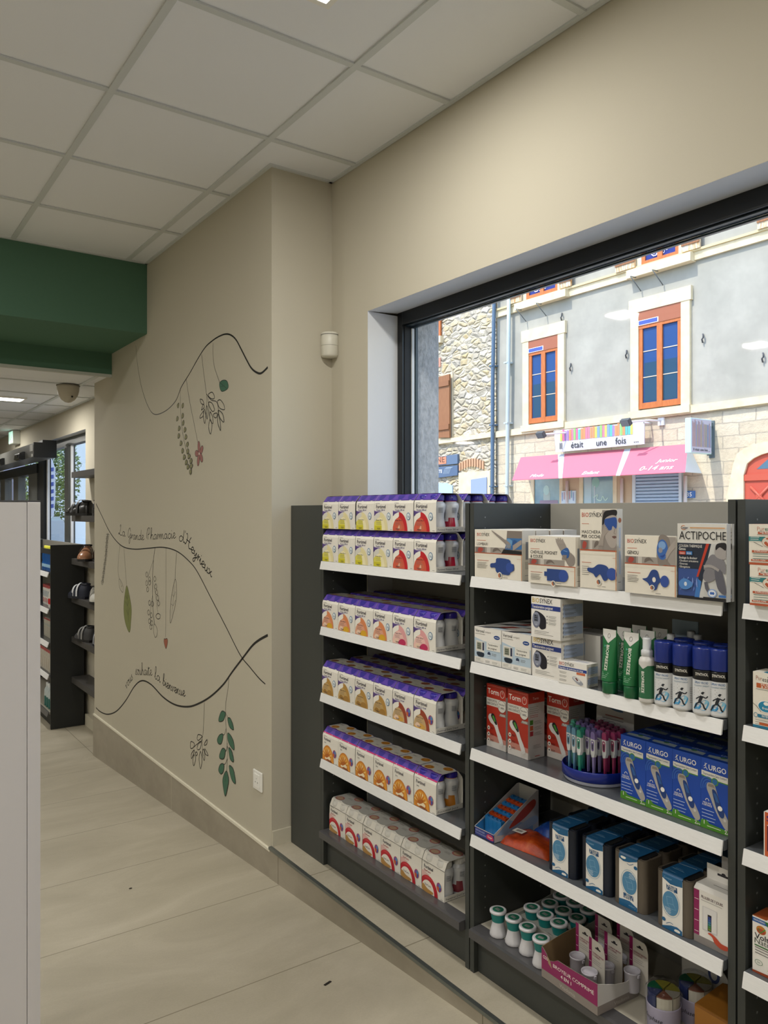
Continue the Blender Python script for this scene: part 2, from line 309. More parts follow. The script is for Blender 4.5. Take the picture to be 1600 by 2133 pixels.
op = empty('door_operator', (1.58, 9.3, .57)); tag(op, 'grey automatic door drive box with black end cap above the entrance', 'door operator')
sbox('housing', (-.1, -1.75, -.075, .088, 2, .05, ), M('#6f6f6b', .35, .3, .03), op); sbox('end_cap', (-.105, -1.775, -.08, .088, -1.75, .055), M('#0a0c0f', .35), op); sbox('bracket', (-.03, -1.765, .055, .088, -1.6, .08), M('#0a0c0f', .35), op)
mb = MB(); mb.box(-.106, -1.70, -.02, -.1, -1.6, .04, M('#b9b9b4')); mb.box(-.106, -1.70, -.07, -.1, -1.66, -.045, M('#b9b9b4')); mb.build('sticker', op)
for k, y in enumerate((8.06, 9.12)):
    t = tag(empty('motion_sensor', (1.48, y, .53)), ['black motion sensor on the door drive, nearer its end cap', 'black motion sensor on the door drive, farther from its end cap'][k], 'sensor', 'door motion sensors')
    mb = MB(); mb.prism([(-.055, -.03), (-.05, .02), (-.02, .035), (0, .035), (0, -.035), (-.03, -.04)], 'y', -.12, .12, M('#111316', .25)); mb.T = None
    o = mb.build('body', t, .006); sbox('lens', (-.058, -.07, -.018, -.054, .07, .008), M('#30343a', .1), t)
# emergency exit sign
t = tag(empty('exit_sign', (1.63, 9.33, .81)), 'small green and white emergency exit light on the wall above the entrance', 'exit sign')
sbox('housing', (-.035, -.12, -.07, .04, .12, .075), M('#c9cbc2', .4), t, .004)
mb = MB(); mb.box(-.038, -.11, -.06, -.035, .11, .065, emit('exit_green', (.35, .8, .6), .6)); k = Ink(mb, (-.038, .11, -.06), (0, -1, 0), (0, 0, 1), .0004); k.rect(.03, .02, .03, .08, I('#f0fff6')); k.poly([(.09, .03), (.17, .03), (.17, .05), (.19, .05), (.16, .09), (.13, .05), (.09, .05)], I('#f0fff6')); mb.build('panel', t)
# ceiling lights
DIFF = emit('led_diffuser', (1, .96, .88), 9)
for k, (x, y, z, p) in enumerate(LAMPS):
    if k not in (0, 1, 2, 8, 9, 11, 5, 6, 3, 4, 7, 10, 12): continue
    t = empty('ceiling_light', (x, y, z)); h = .105
    lab = {0: 'square recessed ceiling light beside the window wall, cut by the top of the photo', 8: 'small lit ceiling light in the low far ceiling, near the grey dome camera'}.get(k, 'square recessed ceiling light over the aisle, outside the photo')
    tag(t, lab, 'ceiling light', 'recessed ceiling lights')
    mb = MB(); F = M('#eceae2', .35)
    for a in ((-h, -h, h, -h+.018), (-h, h-.018, h, h), (-h, -h+.018, -h+.018, h-.018), (h-.018, -h+.018, h, h-.018)): mb.box(a[0], a[1], -.006, a[2], a[3], .006, F)
    mb.build('frame', t); g = h-.018
    sbox('diffuser', (-g, -g, .001, g, g, .004), DIFF, t)
    l = bpy.data.lights.new('lamp', 'AREA'); l.shape = 'SQUARE'; l.size = .17; l.energy = p; l.color = LAMP_COL; lo = bpy.data.objects.new('lamp', l); C.objects.link(lo); lo.parent = t; lo.location = (0, 0, -.012)
# dome camera on the low ceiling
t = tag(empty('dome_camera', (1.35, 5.75, .885)), 'beige conical dome camera hanging from the low ceiling by the mural corner', 'camera')
mb = MB(); mb.lathe([(.0, 0), (.072, 0), (.074, -.01), (.073, -.035), (.064, -.07), (.045, -.10), (.02, -.118), (0, -.122)], (0, 0), M('#b4ad9d', .45), 28, close=False); mb.build('housing', t)
mb = MB(); mb.lathe([(.078, -.004), (.078, 0), (0, 0)], (0, 0), M('#8f8979'), 28, close=False); mb.build('mounting_ring', t)
mb = MB(); mb.lathe([(0, .004), (.007, .003), (.007, 0)], (0, 0), M('#222'.replace('#222', '#222222')), 10, close=False); o = mb.build('lens', t); o.location = (.012, -.062, -.085); o.rotation_euler = (R(70), 0, 0)
# motion detector in the corner
t = tag(empty('motion_detector', (1.755, 2.895, .72)), 'white rounded motion detector mounted in the corner beside the window', 'motion detector')
mb = MB(); mb.lathe([(0, .052), (.034, .052), (.038, .048), (.038, .0), (.0375, -.045), (.033, -.054), (0, -.056)], (0, 0), M('#d3d0c2', .4), 32, close=False); mb.build('housing', t)
mb = MB(); mb.lathe([(.0386, .040), (.0386, .043)], (0, 0), M('#77766e'), 32, close=False); mb.build('seam', t); mb = MB(); mb.lathe([(.0385, -.006), (.0385, -.0045)], (0, 0), M('#a3a297'), 32, close=False); mb.build('seam', t)
# electric socket
t = tag(empty('wall_socket', (1.489, 3.038, -1.145), -90), 'white double framed electric socket low on the mural wall', 'socket')
mb = MB(); mb.box(-.041, -.009, -.041, .041, -.0008, .041, M('#e9e8e2', .3)); mb.build('frame', t, .003)
mb = MB(); mb.box(-.026, -.012, -.029, .026, -.009, .029, M('#f0efe9', .3)); mb.build('cover', t, .0015)
mb = MB(); k = Ink(mb, (0, -.012, 0)); k.ell(-.010, -.006, .0028, .0028, I('#333333'), 12); k.k -= 1; k.ell(.010, -.006, .0028, .0028, I('#333333'), 12); k.k -= 1; k.ell(0, .009, .0024, .0024, I('#777777'), 12); mb.build('contacts', t)
# little things lying on the aisle floor
mb = MB(); mb.box(-.014, -.004, 0, .014, .004, .0012, M('#1e1a16', .4)); o = mb.build('floor_mark'); o.location = (1.255, 2.083, -1.4603); o.rotation_euler = (R(-3.7), 0, R(14)); tag(o, 'small dark strip lying on the sloping floor tile', 'scrap')
mb = MB(); mb.prism([(-.006, 0), (-.002, .004), (.005, .003), (.006, -.002), (0, -.004)], 'z', 0, .002, M('#2a251d')); o = mb.build('floor_crumb'); o.location = (.993, 3.199, -1.5325); tag(o, 'tiny dark crumb on the middle of the floor', 'scrap')

# ------------------------------------------------------------------ mural on the wall
mur = tag(empty('wall_mural', (1.489, 0, 0), -90), 'black line mural of garlands, leaves and welcome lettering on the beige wall', 'mural')
INK = I('#14120f', .6)
def mural(name, fn, label=None):
    mb = MB(); k = Ink(mb, (0, -.0003, 0), e=.00008); fn(k); o = mb.build(name, mur)
    if label: o['label'] = label
    return o
def bold(w, f=1.35): return tuple(x*f for x in w) if isinstance(w, tuple) else w*f
def line(k, pts, w, n=8): k.strip(smooth_pts(pts, n), bold(w, 1.25), INK)
def leafy(k, pts, w, fill=None, n=6):
    P = smooth_pts(pts, n, True)
    if fill: k.poly(P, fill)
    k.strip(P+[P[0], P[1]], w*1.5, INK)
mural('upper_garland', lambda k: line(k, [(-4.694,1), (-4.676,0.9224), (-4.64,0.8311), (-4.579,0.7234), (-4.476,0.6133), (-4.361,0.5517), (-4.182,0.5518), (-4.028,0.5891), (-3.945,0.6519), (-3.83,0.7055), (-3.722,0.7615), (-3.623,0.8044), (-3.524,0.8216), (-3.45,0.8264), (-3.384,0.8232), (-3.325,0.8079), (-3.268,0.7757), (-3.213,0.723), (-3.158,0.6674), (-3.11,0.6243), (-3.058,0.598), (-3.013,0.5893), (-2.954,0.605)], (.0022, .008)))
mural('middle_garland', lambda k: line(k, [(-5.561,0.058), (-5.408,-0.0307), (-5.263,-0.1155), (-5.113,-0.1776), (-4.94,-0.2176), (-4.721,-0.2241), (-4.459,-0.2084), (-4.258,-0.1955), (-4.107,-0.1977), (-3.979,-0.2129), (-3.85,-0.2468), (-3.734,-0.2937), (-3.553,-0.414), (-3.384,-0.5277), (-3.228,-0.6355), (-3.129,-0.6754), (-3.035,-0.7093), (-2.977,-0.7233)], (.0055, .0045)))
mural('lower_garland', lambda k: line(k, [(-5.561,-1.35), (-5.443,-1.355), (-5.274,-1.335), (-5.082,-1.274), (-4.891,-1.169), (-4.721,-1.051), (-4.579,-0.9913), (-4.418,-0.9849), (-4.22,-1.018), (-4.035,-1.023), (-3.85,-0.9957), (-3.703,-0.9491), (-3.553,-0.8844), (-3.411,-0.8037), (-3.304,-0.7233), (-3.203,-0.651), (-3.106,-0.582), (-3.035,-0.5456), (-2.954,-0.5147)], (.006, .009)))
LG, OL, DG, RD = I('#7c824a', .6), I('#7f7d54', .6), I('#3e6b54', .6), I('#96605a', .6)
def hang(k, p, w=.0022): line(k, p, w)
def m1(k):
    hang(k, [(-3.958,0.6487), (-3.958,0.5684), (-3.945,0.4667), (-3.904,0.3636), (-3.85,0.2861), (-3.798,0.215)])
    for c in [(-3.993,0.5597), (-3.924,0.5521), (-4,0.4922), (-3.924,0.4997), (-3.917,0.4617), (-3.972,0.4391), (-3.89,0.4245), (-3.979,0.3994), (-3.877,0.3864), (-3.945,0.3591), (-3.857,0.3455), (-3.924,0.3178), (-3.85,0.3106), (-3.897,0.2838), (-3.83,0.2849), (-3.87,0.2552), (-3.804,0.2591), (-3.844,0.2317), (-3.798,0.2344), (-3.811,0.2034)]:
        d = .013 if c[1] > -0 else .01; i = math.sin(c[0]*900+c[1]*70); leafy(k, [(c[0]-d*1.0+i*.01, c[1]-d*.9), (c[0]-d*1.1, c[1]+d*.3), (c[0]+i*.012, c[1]+d), (c[0]+d*1.1, c[1]+d*.2), (c[0]+d*.5, c[1]-d*.7)], .0018, OL, 4)
mural('hanging_vine', m1, 'olive leaved vine hanging from the upper garland')
def m2(k):
    hang(k, [(-3.877,0.6875), (-3.83,0.5661), (-3.766,0.438), (-3.715,0.3355)]); c = [(-3.7,0.2892)][0]
    for a in (100, 30, -40, -110, 175):
        x, y = c[0]+.030*math.cos(R(a)), c[1]+.03*math.sin(R(a)); u = R(a); L = .026; w = .016
        P = [(x+L*math.cos(u)*q-w*math.sin(u)*r, y+L*1.3*math.sin(u)*q+w*math.cos(u)*r) for q, r in ((-1, 0), (-.4, .8), (.5, .9), (1, 0), (.5, -.9), (-.4, -.8))]
        leafy(k, P, .0016, RD, 4)
    k.ell(c[0], c[1], .006, .007, I('#e8dccf'), 12)
mural('pink_flower', m2, 'small dusty pink flower on a long stem')
def m3(k):
    hang(k, [(-3.529,0.8088), (-3.529,0.7492), (-3.512,0.6892), (-3.45,0.6077)]); P = [(-3.45,0.6077), (-3.411,0.6136), (-3.368,0.6032), (-3.352,0.5746), (-3.384,0.5632), (-3.428,0.5643), (-3.45,0.5851)]; leafy(k, P, .002, DG)
    k.strip([(-3.45,0.6077), (-3.373,0.5707)], .0015, INK); k.strip([(-3.428,0.6069), (-3.417,0.592)], .0012, INK); k.strip([(-3.406,0.6017), (-3.395,0.5824)], .0012, INK); k.strip([(-3.439,0.5882), (-3.406,0.5861)], .0012, INK)
mural('round_leaf', m3, 'round dark green leaf')
def bush(k, pxs):
    for P in pxs: leafy(k, P, .0026, None)
def m4(k):
    line(k, [(-3.672,0.7773), (-3.642,0.6735), (-3.612,0.5804), (-3.606,0.5284), (-3.623,0.4602)], .0024); line(k, [(-3.612,0.5758), (-3.553,0.5385), (-3.484,0.5191), (-3.461,0.4668)], .003); line(k, [(-3.594,0.5619), (-3.576,0.4787), (-3.564,0.4428)], .002)
    bush(k, [[(-3.588,0.5682), (-3.541,0.5739), (-3.512,0.5498), (-3.524,0.5397), (-3.564,0.5491)], [(-3.478,0.5207), (-3.445,0.5259), (-3.406,0.5012), (-3.395,0.4755), (-3.45,0.4882)], [(-3.691,0.557), (-3.66,0.5511), (-3.642,0.5301), (-3.672,0.5336)], [(-3.648,0.5284), (-3.666,0.5116), (-3.672,0.5028), (-3.636,0.513)], [(-3.642,0.4949), (-3.684,0.478), (-3.691,0.4644), (-3.654,0.4702)], [(-3.636,0.5036), (-3.648,0.4672), (-3.63,0.4326), (-3.618,0.4689)], [(-3.582,0.5303), (-3.541,0.521), (-3.512,0.4881), (-3.535,0.4813), (-3.57,0.5058)], [(-3.606,0.5167), (-3.612,0.4823), (-3.6,0.4508), (-3.588,0.4845)], [(-3.564,0.4821), (-3.535,0.4561), (-3.529,0.4234), (-3.564,0.4451)], [(-3.564,0.4451), (-3.582,0.4096), (-3.558,0.3752), (-3.541,0.4152)], [(-3.518,0.4681), (-3.478,0.4663), (-3.489,0.4469), (-3.518,0.4543)], [(-3.467,0.4787), (-3.417,0.4577), (-3.401,0.4181), (-3.445,0.4403)], [(-3.467,0.4628), (-3.472,0.4226), (-3.439,0.3813), (-3.445,0.4245)]])
mural('leaf_bunch', m4, 'outlined bunch of leaves under the upper garland')
def m5(k):
    s = [(-5.274,-0.1442), (-5.295,-0.186), (-5.307,-0.2341), (-5.318,-0.2824), (-5.34,-0.3314), (-5.363,-0.3808), (-5.385,-0.4305), (-5.408,-0.4773)]; line(k, s, .002)
    for i, c in enumerate(smooth_pts(s, 5)):
        for d in (-1, 1): k.strip([(c[0], c[1]), (c[0]+d*(.022+.016*math.sin(i*2.1)), c[1]+.002), (c[0]+d*(.010+.01*math.sin(i)), c[1]-.016)], .0028, INK); k.k = 2
mural('pine_sprig', m5, 'thin dark sprig at the far edge of the mural')
def m6(k):
    hang(k, [(-5.01,-0.211), (-5.04,-0.3006), (-5.051,-0.3775), (-5.02,-0.4243)]); leafy(k, [(-5.025,-0.4247), (-4.98,-0.4396), (-4.94,-0.4727), (-4.95,-0.5036), (-5.01,-0.4843), (-5.03,-0.4524)], .002); k.strip([(-5.01,-0.4357), (-4.98,-0.4638), (-4.955,-0.492)], .0015, INK); k.strip([(-4.99,-0.4706), (-4.96,-0.4623)], .0015, INK)
mural('outlined_leaf', m6)
def m7(k):
    hang(k, [(-4.93,-0.2202), (-4.901,-0.3384), (-4.872,-0.4555)]); leafy(k, [(-4.872,-0.4555), (-4.814,-0.5157), (-4.777,-0.5883), (-4.786,-0.6595), (-4.814,-0.7361), (-4.891,-0.6951), (-4.93,-0.6248), (-4.92,-0.543)], .0018, LG)
    k.strip([(-4.872,-0.4792), (-4.853,-0.5723), (-4.833,-0.6766)], .0022, INK)
    for a in ([(-4.891,-0.5552), (-4.853,-0.5782), (-4.824,-0.5401)], [(-4.881,-0.6048), (-4.843,-0.6334), (-4.814,-0.5862)], [(-4.891,-0.5165), (-4.862,-0.5377), (-4.843,-0.5123)]): k.strip(a, .0022, INK)
mural('long_green_leaf', m7, 'long pointed olive green leaf')
def m8(k):
    line(k, [(-4.353,-0.2044), (-4.377,-0.2706), (-4.393,-0.3641), (-4.393,-0.4732), (-4.385,-0.5542), (-4.361,-0.6331)], .004); line(k, [(-4.377,-0.2706), (-4.434,-0.3311), (-4.476,-0.3807)], .002); line(k, [(-4.385,-0.3908), (-4.345,-0.469), (-4.305,-0.5621)], .0018); line(k, [(-4.393,-0.4732), (-4.426,-0.5584), (-4.426,-0.6407)], .0018)
    leafy(k, [(-4.361,-0.6331), (-4.313,-0.657), (-4.321,-0.693), (-4.353,-0.7052), (-4.377,-0.6703)], .002); leafy(k, [(-4.305,-0.5675), (-4.266,-0.5713), (-4.274,-0.5909), (-4.313,-0.5979), (-4.337,-0.5844)], .0025)
    for c in [(-4.493,-0.3624), (-4.442,-0.3867), (-4.493,-0.4124), (-4.442,-0.4059), (-4.476,-0.4472), (-4.353,-0.3776), (-4.337,-0.4197), (-4.321,-0.4508), (-4.305,-0.4816), (-4.289,-0.5097), (-4.442,-0.5215), (-4.393,-0.5223), (-4.459,-0.5783), (-4.41,-0.5895), (-4.442,-0.6261), (-4.401,-0.6323), (-4.418,-0.6562)]: leafy(k, [(c[0]-.020, c[1]), (c[0], c[1]+.016), (c[0]+.019, c[1]), (c[0]-.004, c[1]-.014)], .0018, None, 4)
mural('flower_branch', m8, 'outlined branch with small buds')
def m9(k):
    hang(k, [(-4.174,-0.1976), (-4.174,-0.4018), (-4.182,-0.6855)]); leafy(k, [(-4.182,-0.6934), (-4.159,-0.6878), (-4.148,-0.7045), (-4.174,-0.7447), (-4.204,-0.7174), (-4.204,-0.6964)], .002, I('#9c5a44', .6))
mural('red_heart', m9, 'small rust red heart on a long string')
def m10(k):
    hang(k, [(-4.014,-0.2119), (-4.028,-0.2888), (-4.035,-0.3555)]); leafy(k, [(-4.035,-0.358), (-4.014,-0.4022), (-4.021,-0.4663), (-4.057,-0.5335), (-4.107,-0.5983), (-4.107,-0.5259), (-4.086,-0.4465)], .0025); k.strip([(-4.042,-0.3866), (-4.064,-0.4702), (-4.086,-0.5623)], .0015, INK)
    for a in ([(-4.078,-0.4407), (-4.057,-0.4516), (-4.028,-0.4211)], [(-4.093,-0.4935), (-4.064,-0.501), (-4.028,-0.4669)]): k.strip(a, .002, INK)
mural('outlined_feather_leaf', m10)
def m11(k):
    hang(k, [(-3.636,-0.9309), (-3.642,-1.007), (-3.654,-1.095)], .0028); line(k, [(-3.66,-1.101), (-3.678,-1.134), (-3.728,-1.157), (-3.772,-1.183)], .0028); line(k, [(-3.666,-1.102), (-3.66,-1.165), (-3.648,-1.197)], .0025)
    bush(k, [[(-3.666,-1.102), (-3.715,-1.107), (-3.728,-1.131), (-3.709,-1.134), (-3.678,-1.115)], [(-3.766,-1.164), (-3.811,-1.165), (-3.817,-1.199), (-3.779,-1.187)], [(-3.672,-1.132), (-3.709,-1.146), (-3.728,-1.181), (-3.691,-1.172)], [(-3.766,-1.196), (-3.804,-1.225), (-3.804,-1.249), (-3.779,-1.223)], [(-3.772,-1.222), (-3.785,-1.254), (-3.772,-1.277), (-3.747,-1.234)], [(-3.684,-1.183), (-3.703,-1.223), (-3.684,-1.268), (-3.666,-1.223)], [(-3.648,-1.162), (-3.66,-1.193), (-3.636,-1.215), (-3.63,-1.181)], [(-3.623,-1.121), (-3.6,-1.105), (-3.606,-1.128), (-3.636,-1.14)], [(-3.63,-1.157), (-3.606,-1.165), (-3.588,-1.179), (-3.623,-1.179)], [(-3.74,-1.199), (-3.722,-1.204), (-3.74,-1.218), (-3.753,-1.212)]])
mural('small_leaf_bunch', m11, 'outlined bunch of leaves under the lower garland')
def m12(k):
    line(k, [(-3.347,-0.7611), (-3.357,-0.816), (-3.379,-0.8777), (-3.384,-0.9298), (-3.379,-0.9842), (-3.368,-1.059), (-3.363,-1.135), (-3.373,-1.198)], .0024)
    for a in ([(-3.384,-0.9298), (-3.363,-0.943), (-3.341,-0.9539)], [(-3.379,-1.002), (-3.395,-1.03), (-3.417,-1.04)], [(-3.368,-1.075), (-3.357,-1.085)], [(-3.363,-1.135), (-3.384,-1.163), (-3.406,-1.175)], [(-3.363,-1.065), (-3.373,-1.098), (-3.395,-1.113)]): line(k, a, .0022)
    for P in ([(-3.384,-0.9298), (-3.422,-0.9289), (-3.45,-0.9549), (-3.461,-0.9844), (-3.417,-0.9747), (-3.395,-0.9544)], [(-3.357,-0.9485), (-3.331,-0.9428), (-3.304,-0.9633), (-3.294,-0.9871), (-3.331,-0.9867), (-3.352,-0.9694)], [(-3.411,-1.036), (-3.45,-1.047), (-3.478,-1.077), (-3.461,-1.091), (-3.428,-1.08)], [(-3.357,-1.017), (-3.325,-1.021), (-3.294,-1.042), (-3.289,-1.077), (-3.331,-1.068), (-3.357,-1.046)], [(-3.384,-1.103), (-3.417,-1.102), (-3.45,-1.14), (-3.445,-1.156), (-3.401,-1.145)], [(-3.347,-1.083), (-3.32,-1.085), (-3.299,-1.108), (-3.294,-1.133), (-3.331,-1.127)], [(-3.401,-1.172), (-3.439,-1.182), (-3.461,-1.215), (-3.433,-1.226), (-3.406,-1.205)], [(-3.341,-1.165), (-3.304,-1.162), (-3.284,-1.185), (-3.273,-1.225), (-3.315,-1.215)], [(-3.373,-1.196), (-3.347,-1.224), (-3.357,-1.266), (-3.384,-1.314), (-3.406,-1.28), (-3.411,-1.242)]): leafy(k, P, .0024, DG)
    k.strip([(-3.373,-1.209), (-3.384,-1.248)], .0018, INK)
mural('green_leaf_branch', m12, 'hanging branch of dark green leaves above the baseboard')
G = {'a': (.95, [[(.72, .8), (.42, 1), (.12, .6), (.2, .08), (.5, .1), (.72, .7), (.74, .95), (.72, .3), (.82, .02), (1, .25)]]),
 'b': (.8, [[(0, .2), (.3, 1.2), (.44, 2.1), (.28, 2.3), (.16, 1.6), (.15, .3), (.3, 0), (.6, .2), (.65, .7), (.45, .95), (.3, .8)]]),
 'c': (.75, [[(.7, .8), (.45, 1), (.12, .6), (.2, .08), (.5, .02), (.85, .3)]]),
 'd': (.95, [[(.72, .8), (.42, 1), (.12, .6), (.2, .08), (.5, .1), (.74, .8), (.86, 2.15), (.76, .4), (.85, .02), (1, .2)]]),
 'e': (.75, [[(0, .2), (.4, .5), (.62, .8), (.42, 1.05), (.18, .75), (.2, .2), (.45, 0), (.85, .3)]]),
 'h': (.9, [[(0, .2), (.35, 1.2), (.46, 2.1), (.3, 2.35), (.2, 1.7), (.18, 0), (.2, .5), (.5, .98), (.66, .75), (.66, .2), (.8, 0), (.95, .2)]]),
 'i': (.45, [[(0, .2), (.2, .95), (.2, .2), (.34, 0), (.5, .2)], [(.22, 1.4), (.25, 1.55)]]),
 'l': (.5, [[(0, .2), (.35, 1.3), (.44, 2.1), (.28, 2.35), (.18, 1.6), (.2, .2), (.35, 0), (.55, .2)]]),
 'm': (1.25, [[(0, .3), (.15, .95), (.18, 0), (.25, .6), (.45, .98), (.55, .7), (.56, 0), (.63, .6), (.85, .98), (.95, .7), (.96, .2), (1.1, 0), (1.25, .2)]]),
 'n': (.9, [[(0, .3), (.15, .95), (.18, 0), (.25, .6), (.48, .98), (.6, .7), (.6, .2), (.74, 0), (.9, .2)]]),
 'o': (.75, [[(.55, .95), (.25, .95), (.1, .5), (.25, .03), (.55, .1), (.66, .6), (.5, .95), (.8, .85)]]),
 'r': (.6, [[(0, .2), (.15, .9), (.2, 1.05), (.22, .5), (.22, 0), (.3, .7), (.6, 1)]]),
 's': (.65, [[(0, .1), (.3, .8), (.45, 1.1), (.4, .7), (.6, .3), (.4, 0), (.1, .1)]]),
 't': (.6, [[(0, .2), (.28, 1.6), (.25, .3), (.4, 0), (.6, .2)], [(.02, 1.25), (.65, 1.4)]]),
 'u': (.9, [[(0, .6), (.12, .95), (.14, .3), (.3, 0), (.55, .2), (.66, .95), (.64, .25), (.76, 0), (.9, .2)]]),
 'v': (.8, [[(0, .6), (.12, .95), (.3, 0), (.62, .95), (.85, .85)]]),
 'x': (.85, [[(0, .8), (.2, .95), (.5, .3), (.75, 0), (.9, .15)], [(.75, .95), (.4, .45), (.05, 0)]]),
 'y': (.85, [[(0, .6), (.12, .95), (.16, .3), (.35, .1), (.6, .95)], [(.62, .95), (.55, -.3), (.35, -1), (.1, -1), (.15, -.6), (.5, -.1), (.9, .3)]]),
 'L': (1.1, [[(.75, 1.9), (.6, 2.2), (.4, 1.9), (.6, 1.6), (.45, .8), (.2, .1), (0, .25), (.2, .35), (.6, .05), (1.1, .2)]]),
 'G': (1.2, [[(1, 1.6), (.8, 2.3), (.4, 2), (.15, 1.2), (.2, .4), (.55, .3), (.9, .9), (1, 1.2), (.95, .4), (.85, -.6), (.6, -1.1), (.45, -.7), (.7, 0), (1.2, .3)]]),
 'P': (1.15, [[(.45, 0), (.5, 1.2), (.6, 2.1)], [(.15, .2), (.1, 1), (.3, 2), (.8, 2.4), (1.1, 1.9), (.9, 1.2), (.5, 1)]]),
 'H': (1.5, [[(.1, 1.9), (.25, 2.1), (.45, 1.6), (.35, .6), (.1, 0), (-.05, .2)], [(.25, 1), (.8, 1.1), (1.2, 1.15)], [(1.25, 2.2), (1.0, 1.5), (.9, .5), (1.1, 0), (1.5, .25)]]),
 "'": (.3, [[(.15, 2.1), (.12, 1.7)]]), ' ': (.7, [])}
def script(k, word, path, xh, w):
    P = smooth_pts(path, 10); S = [0]
    for a, b in zip(P, P[1:]): S.append(S[-1]+math.dist(a, b))
    total = sum(G[c][0] for c in word); kx = S[-1]/total; x = 0
    def pos(s):
        s = max(0, min(S[-1]-1e-6, s)); i = next(j for j in range(len(S)-1) if S[j+1] > s); t = (s-S[i])/(S[i+1]-S[i]); a, b = P[i], P[i+1]
        return a[0]+(b[0]-a[0])*t, a[1]+(b[1]-a[1])*t, math.atan2(b[1]-a[1], b[0]-a[0])
    for c in word:
        adv, st = G[c]; px, py, an = pos((x+adv/2)*kx)
        for q in st:
            pts = []
            for (gx, gy) in smooth_pts(q, 5): lx, ly = (gx-adv/2)*kx, gy*xh; pts.append((px+lx*math.cos(an)-ly*math.sin(an), py+lx*math.sin(an)+ly*math.cos(an)))
            k.strip(pts, w*1.3, INK); k.k -= 1
        x += adv
def t1(k):
    for wd, p, xh, w in (('La', [(-5.04,-0.1419), (-4.97,-0.1493), (-4.901,-0.1536)], .030, .0032), ('Grande', [(-4.853,-0.1612), (-4.703,-0.1658), (-4.544,-0.164)], .028, .0030), ('Pharmacie', [(-4.501,-0.1599), (-4.297,-0.1514), (-4.13,-0.144), (-4.028,-0.1387)], .028, .0032), ("d'", [(-3.986,-0.1501), (-3.931,-0.156), (-3.877,-0.1592)], .030, .0036), ('Heyrieux', [(-3.897,-0.1624), (-3.824,-0.1917), (-3.747,-0.2295), (-3.672,-0.2638), (-3.6,-0.2947), (-3.547,-0.3121)], .029, .0045)): script(k, wd, p, xh, w)
mural('upper_lettering', t1, 'handwritten line La Grande Pharmacie above the middle garland')
def t2(k):
    for wd, p, xh, w in (('vous', [(-4.881,-1.098), (-4.814,-1.05), (-4.749,-1.01)], .030, .0032), ('souhaite', [(-4.703,-0.9758), (-4.544,-0.9516), (-4.401,-0.9301)], .030, .0032), ('la', [(-4.361,-0.9394), (-4.313,-0.9419), (-4.266,-0.9469)], .03, .0036), ('bienvenue', [(-4.227,-0.9506), (-4.1,-0.9587), (-3.986,-0.9576), (-3.89,-0.9518)], .028, .004)): script(k, wd, p, xh, w)
mural('lower_lettering', t2, 'handwritten line of welcome above the lower garland')
# ------------------------------------------------------------------ shelving run in front of the window
SZ = [-.192, -.447, -.706, -.964]
RAILB = M('#5b5a5c', .3, .3, .04); HOLE = M('#8b8d8c', .4, .5, 0)
def rail(y0, y1, z, parent, dark=False):
    mb = MB()
    if dark: mb.prism([(1.562, z), (1.553, z-.002), (1.553, z-.026), (1.565, z-.030), (1.60, z-.030), (1.60, z)], 'y', y0, y1, RAILB)
    else: mb.prism([(1.562, z+.0002), (1.5655, z+.0002), (1.560, z-.030), (1.555, z-.031)], 'y', y0, y1, RAIL)
    for q in mb.v: pass
    return mb.build('price_rail', parent)
def unit(name, y0, y1, label, left=True, filler=False):
    # y0 near end, y1 far end of the bay
    t = tag(empty(name, (1.575, (y0+y1)/2, -1.385)), label, 'shelving unit', 'charcoal shelving units under the window')
    def P(nm, a, m, bev=.0008):
        o = sbox(nm, a, m, None, bev); o.parent = t; o.matrix_parent_inverse = Matrix.Translation(-t.location); return o
    for a in ((y1, y1+.019), (y0-.019, y0)):
        o = P('side_panel', (1.575, a[0]+.0006, -1.385, 1.925, a[1]-.0006, .027), CHAR)
        mb = MB(); yy = a[0]+.0002 if a[0] == y1 else a[1]-.0002
        for k in range(38):
            for xx in (1.62, 1.86): z = -1.2+k*.032; mb.box(xx-.002, yy-.0006, z-.002, xx+.002, yy+.0006, z+.002, HOLE)
        h = mb.build('pin_hole_row', o)
    P('back_panel', (1.905, y0, -1.29, 1.92, y1, .027), BACKP)
    P('kick_board', (1.592, y0, -1.385, 1.605, y1, -1.272), CHAR)
    for z in SZ:
        o = P('shelf', (1.566, y0+.002, z-.022, 1.904, y1-.002, z), CHARL); rail(y0+.003, y1-.003, z, o)
    o = P('bottom_shelf', (1.60, y0+.002, -1.272, 1.904, y1-.002, -1.243), M('#b9b3a4', .35)); rail(y0+.002, y1-.002, -1.243, o, True)
    if filler: P('filler_panel', (1.575, y1+.0195, -1.385, 1.59, 2.911, .027), CHAR)
    return t
unit('shelving_unit', 1.806, 2.645, 'charcoal shelving bay filled with nutrition drink multipacks, next to the wall corner', filler=True)
unit('shelving_unit', .951, 1.765, 'middle charcoal shelving bay with thermometers, pill boxes and heat packs')
unit('shelving_unit', .07, .910, 'charcoal shelving bay cut by the right edge of the photo')

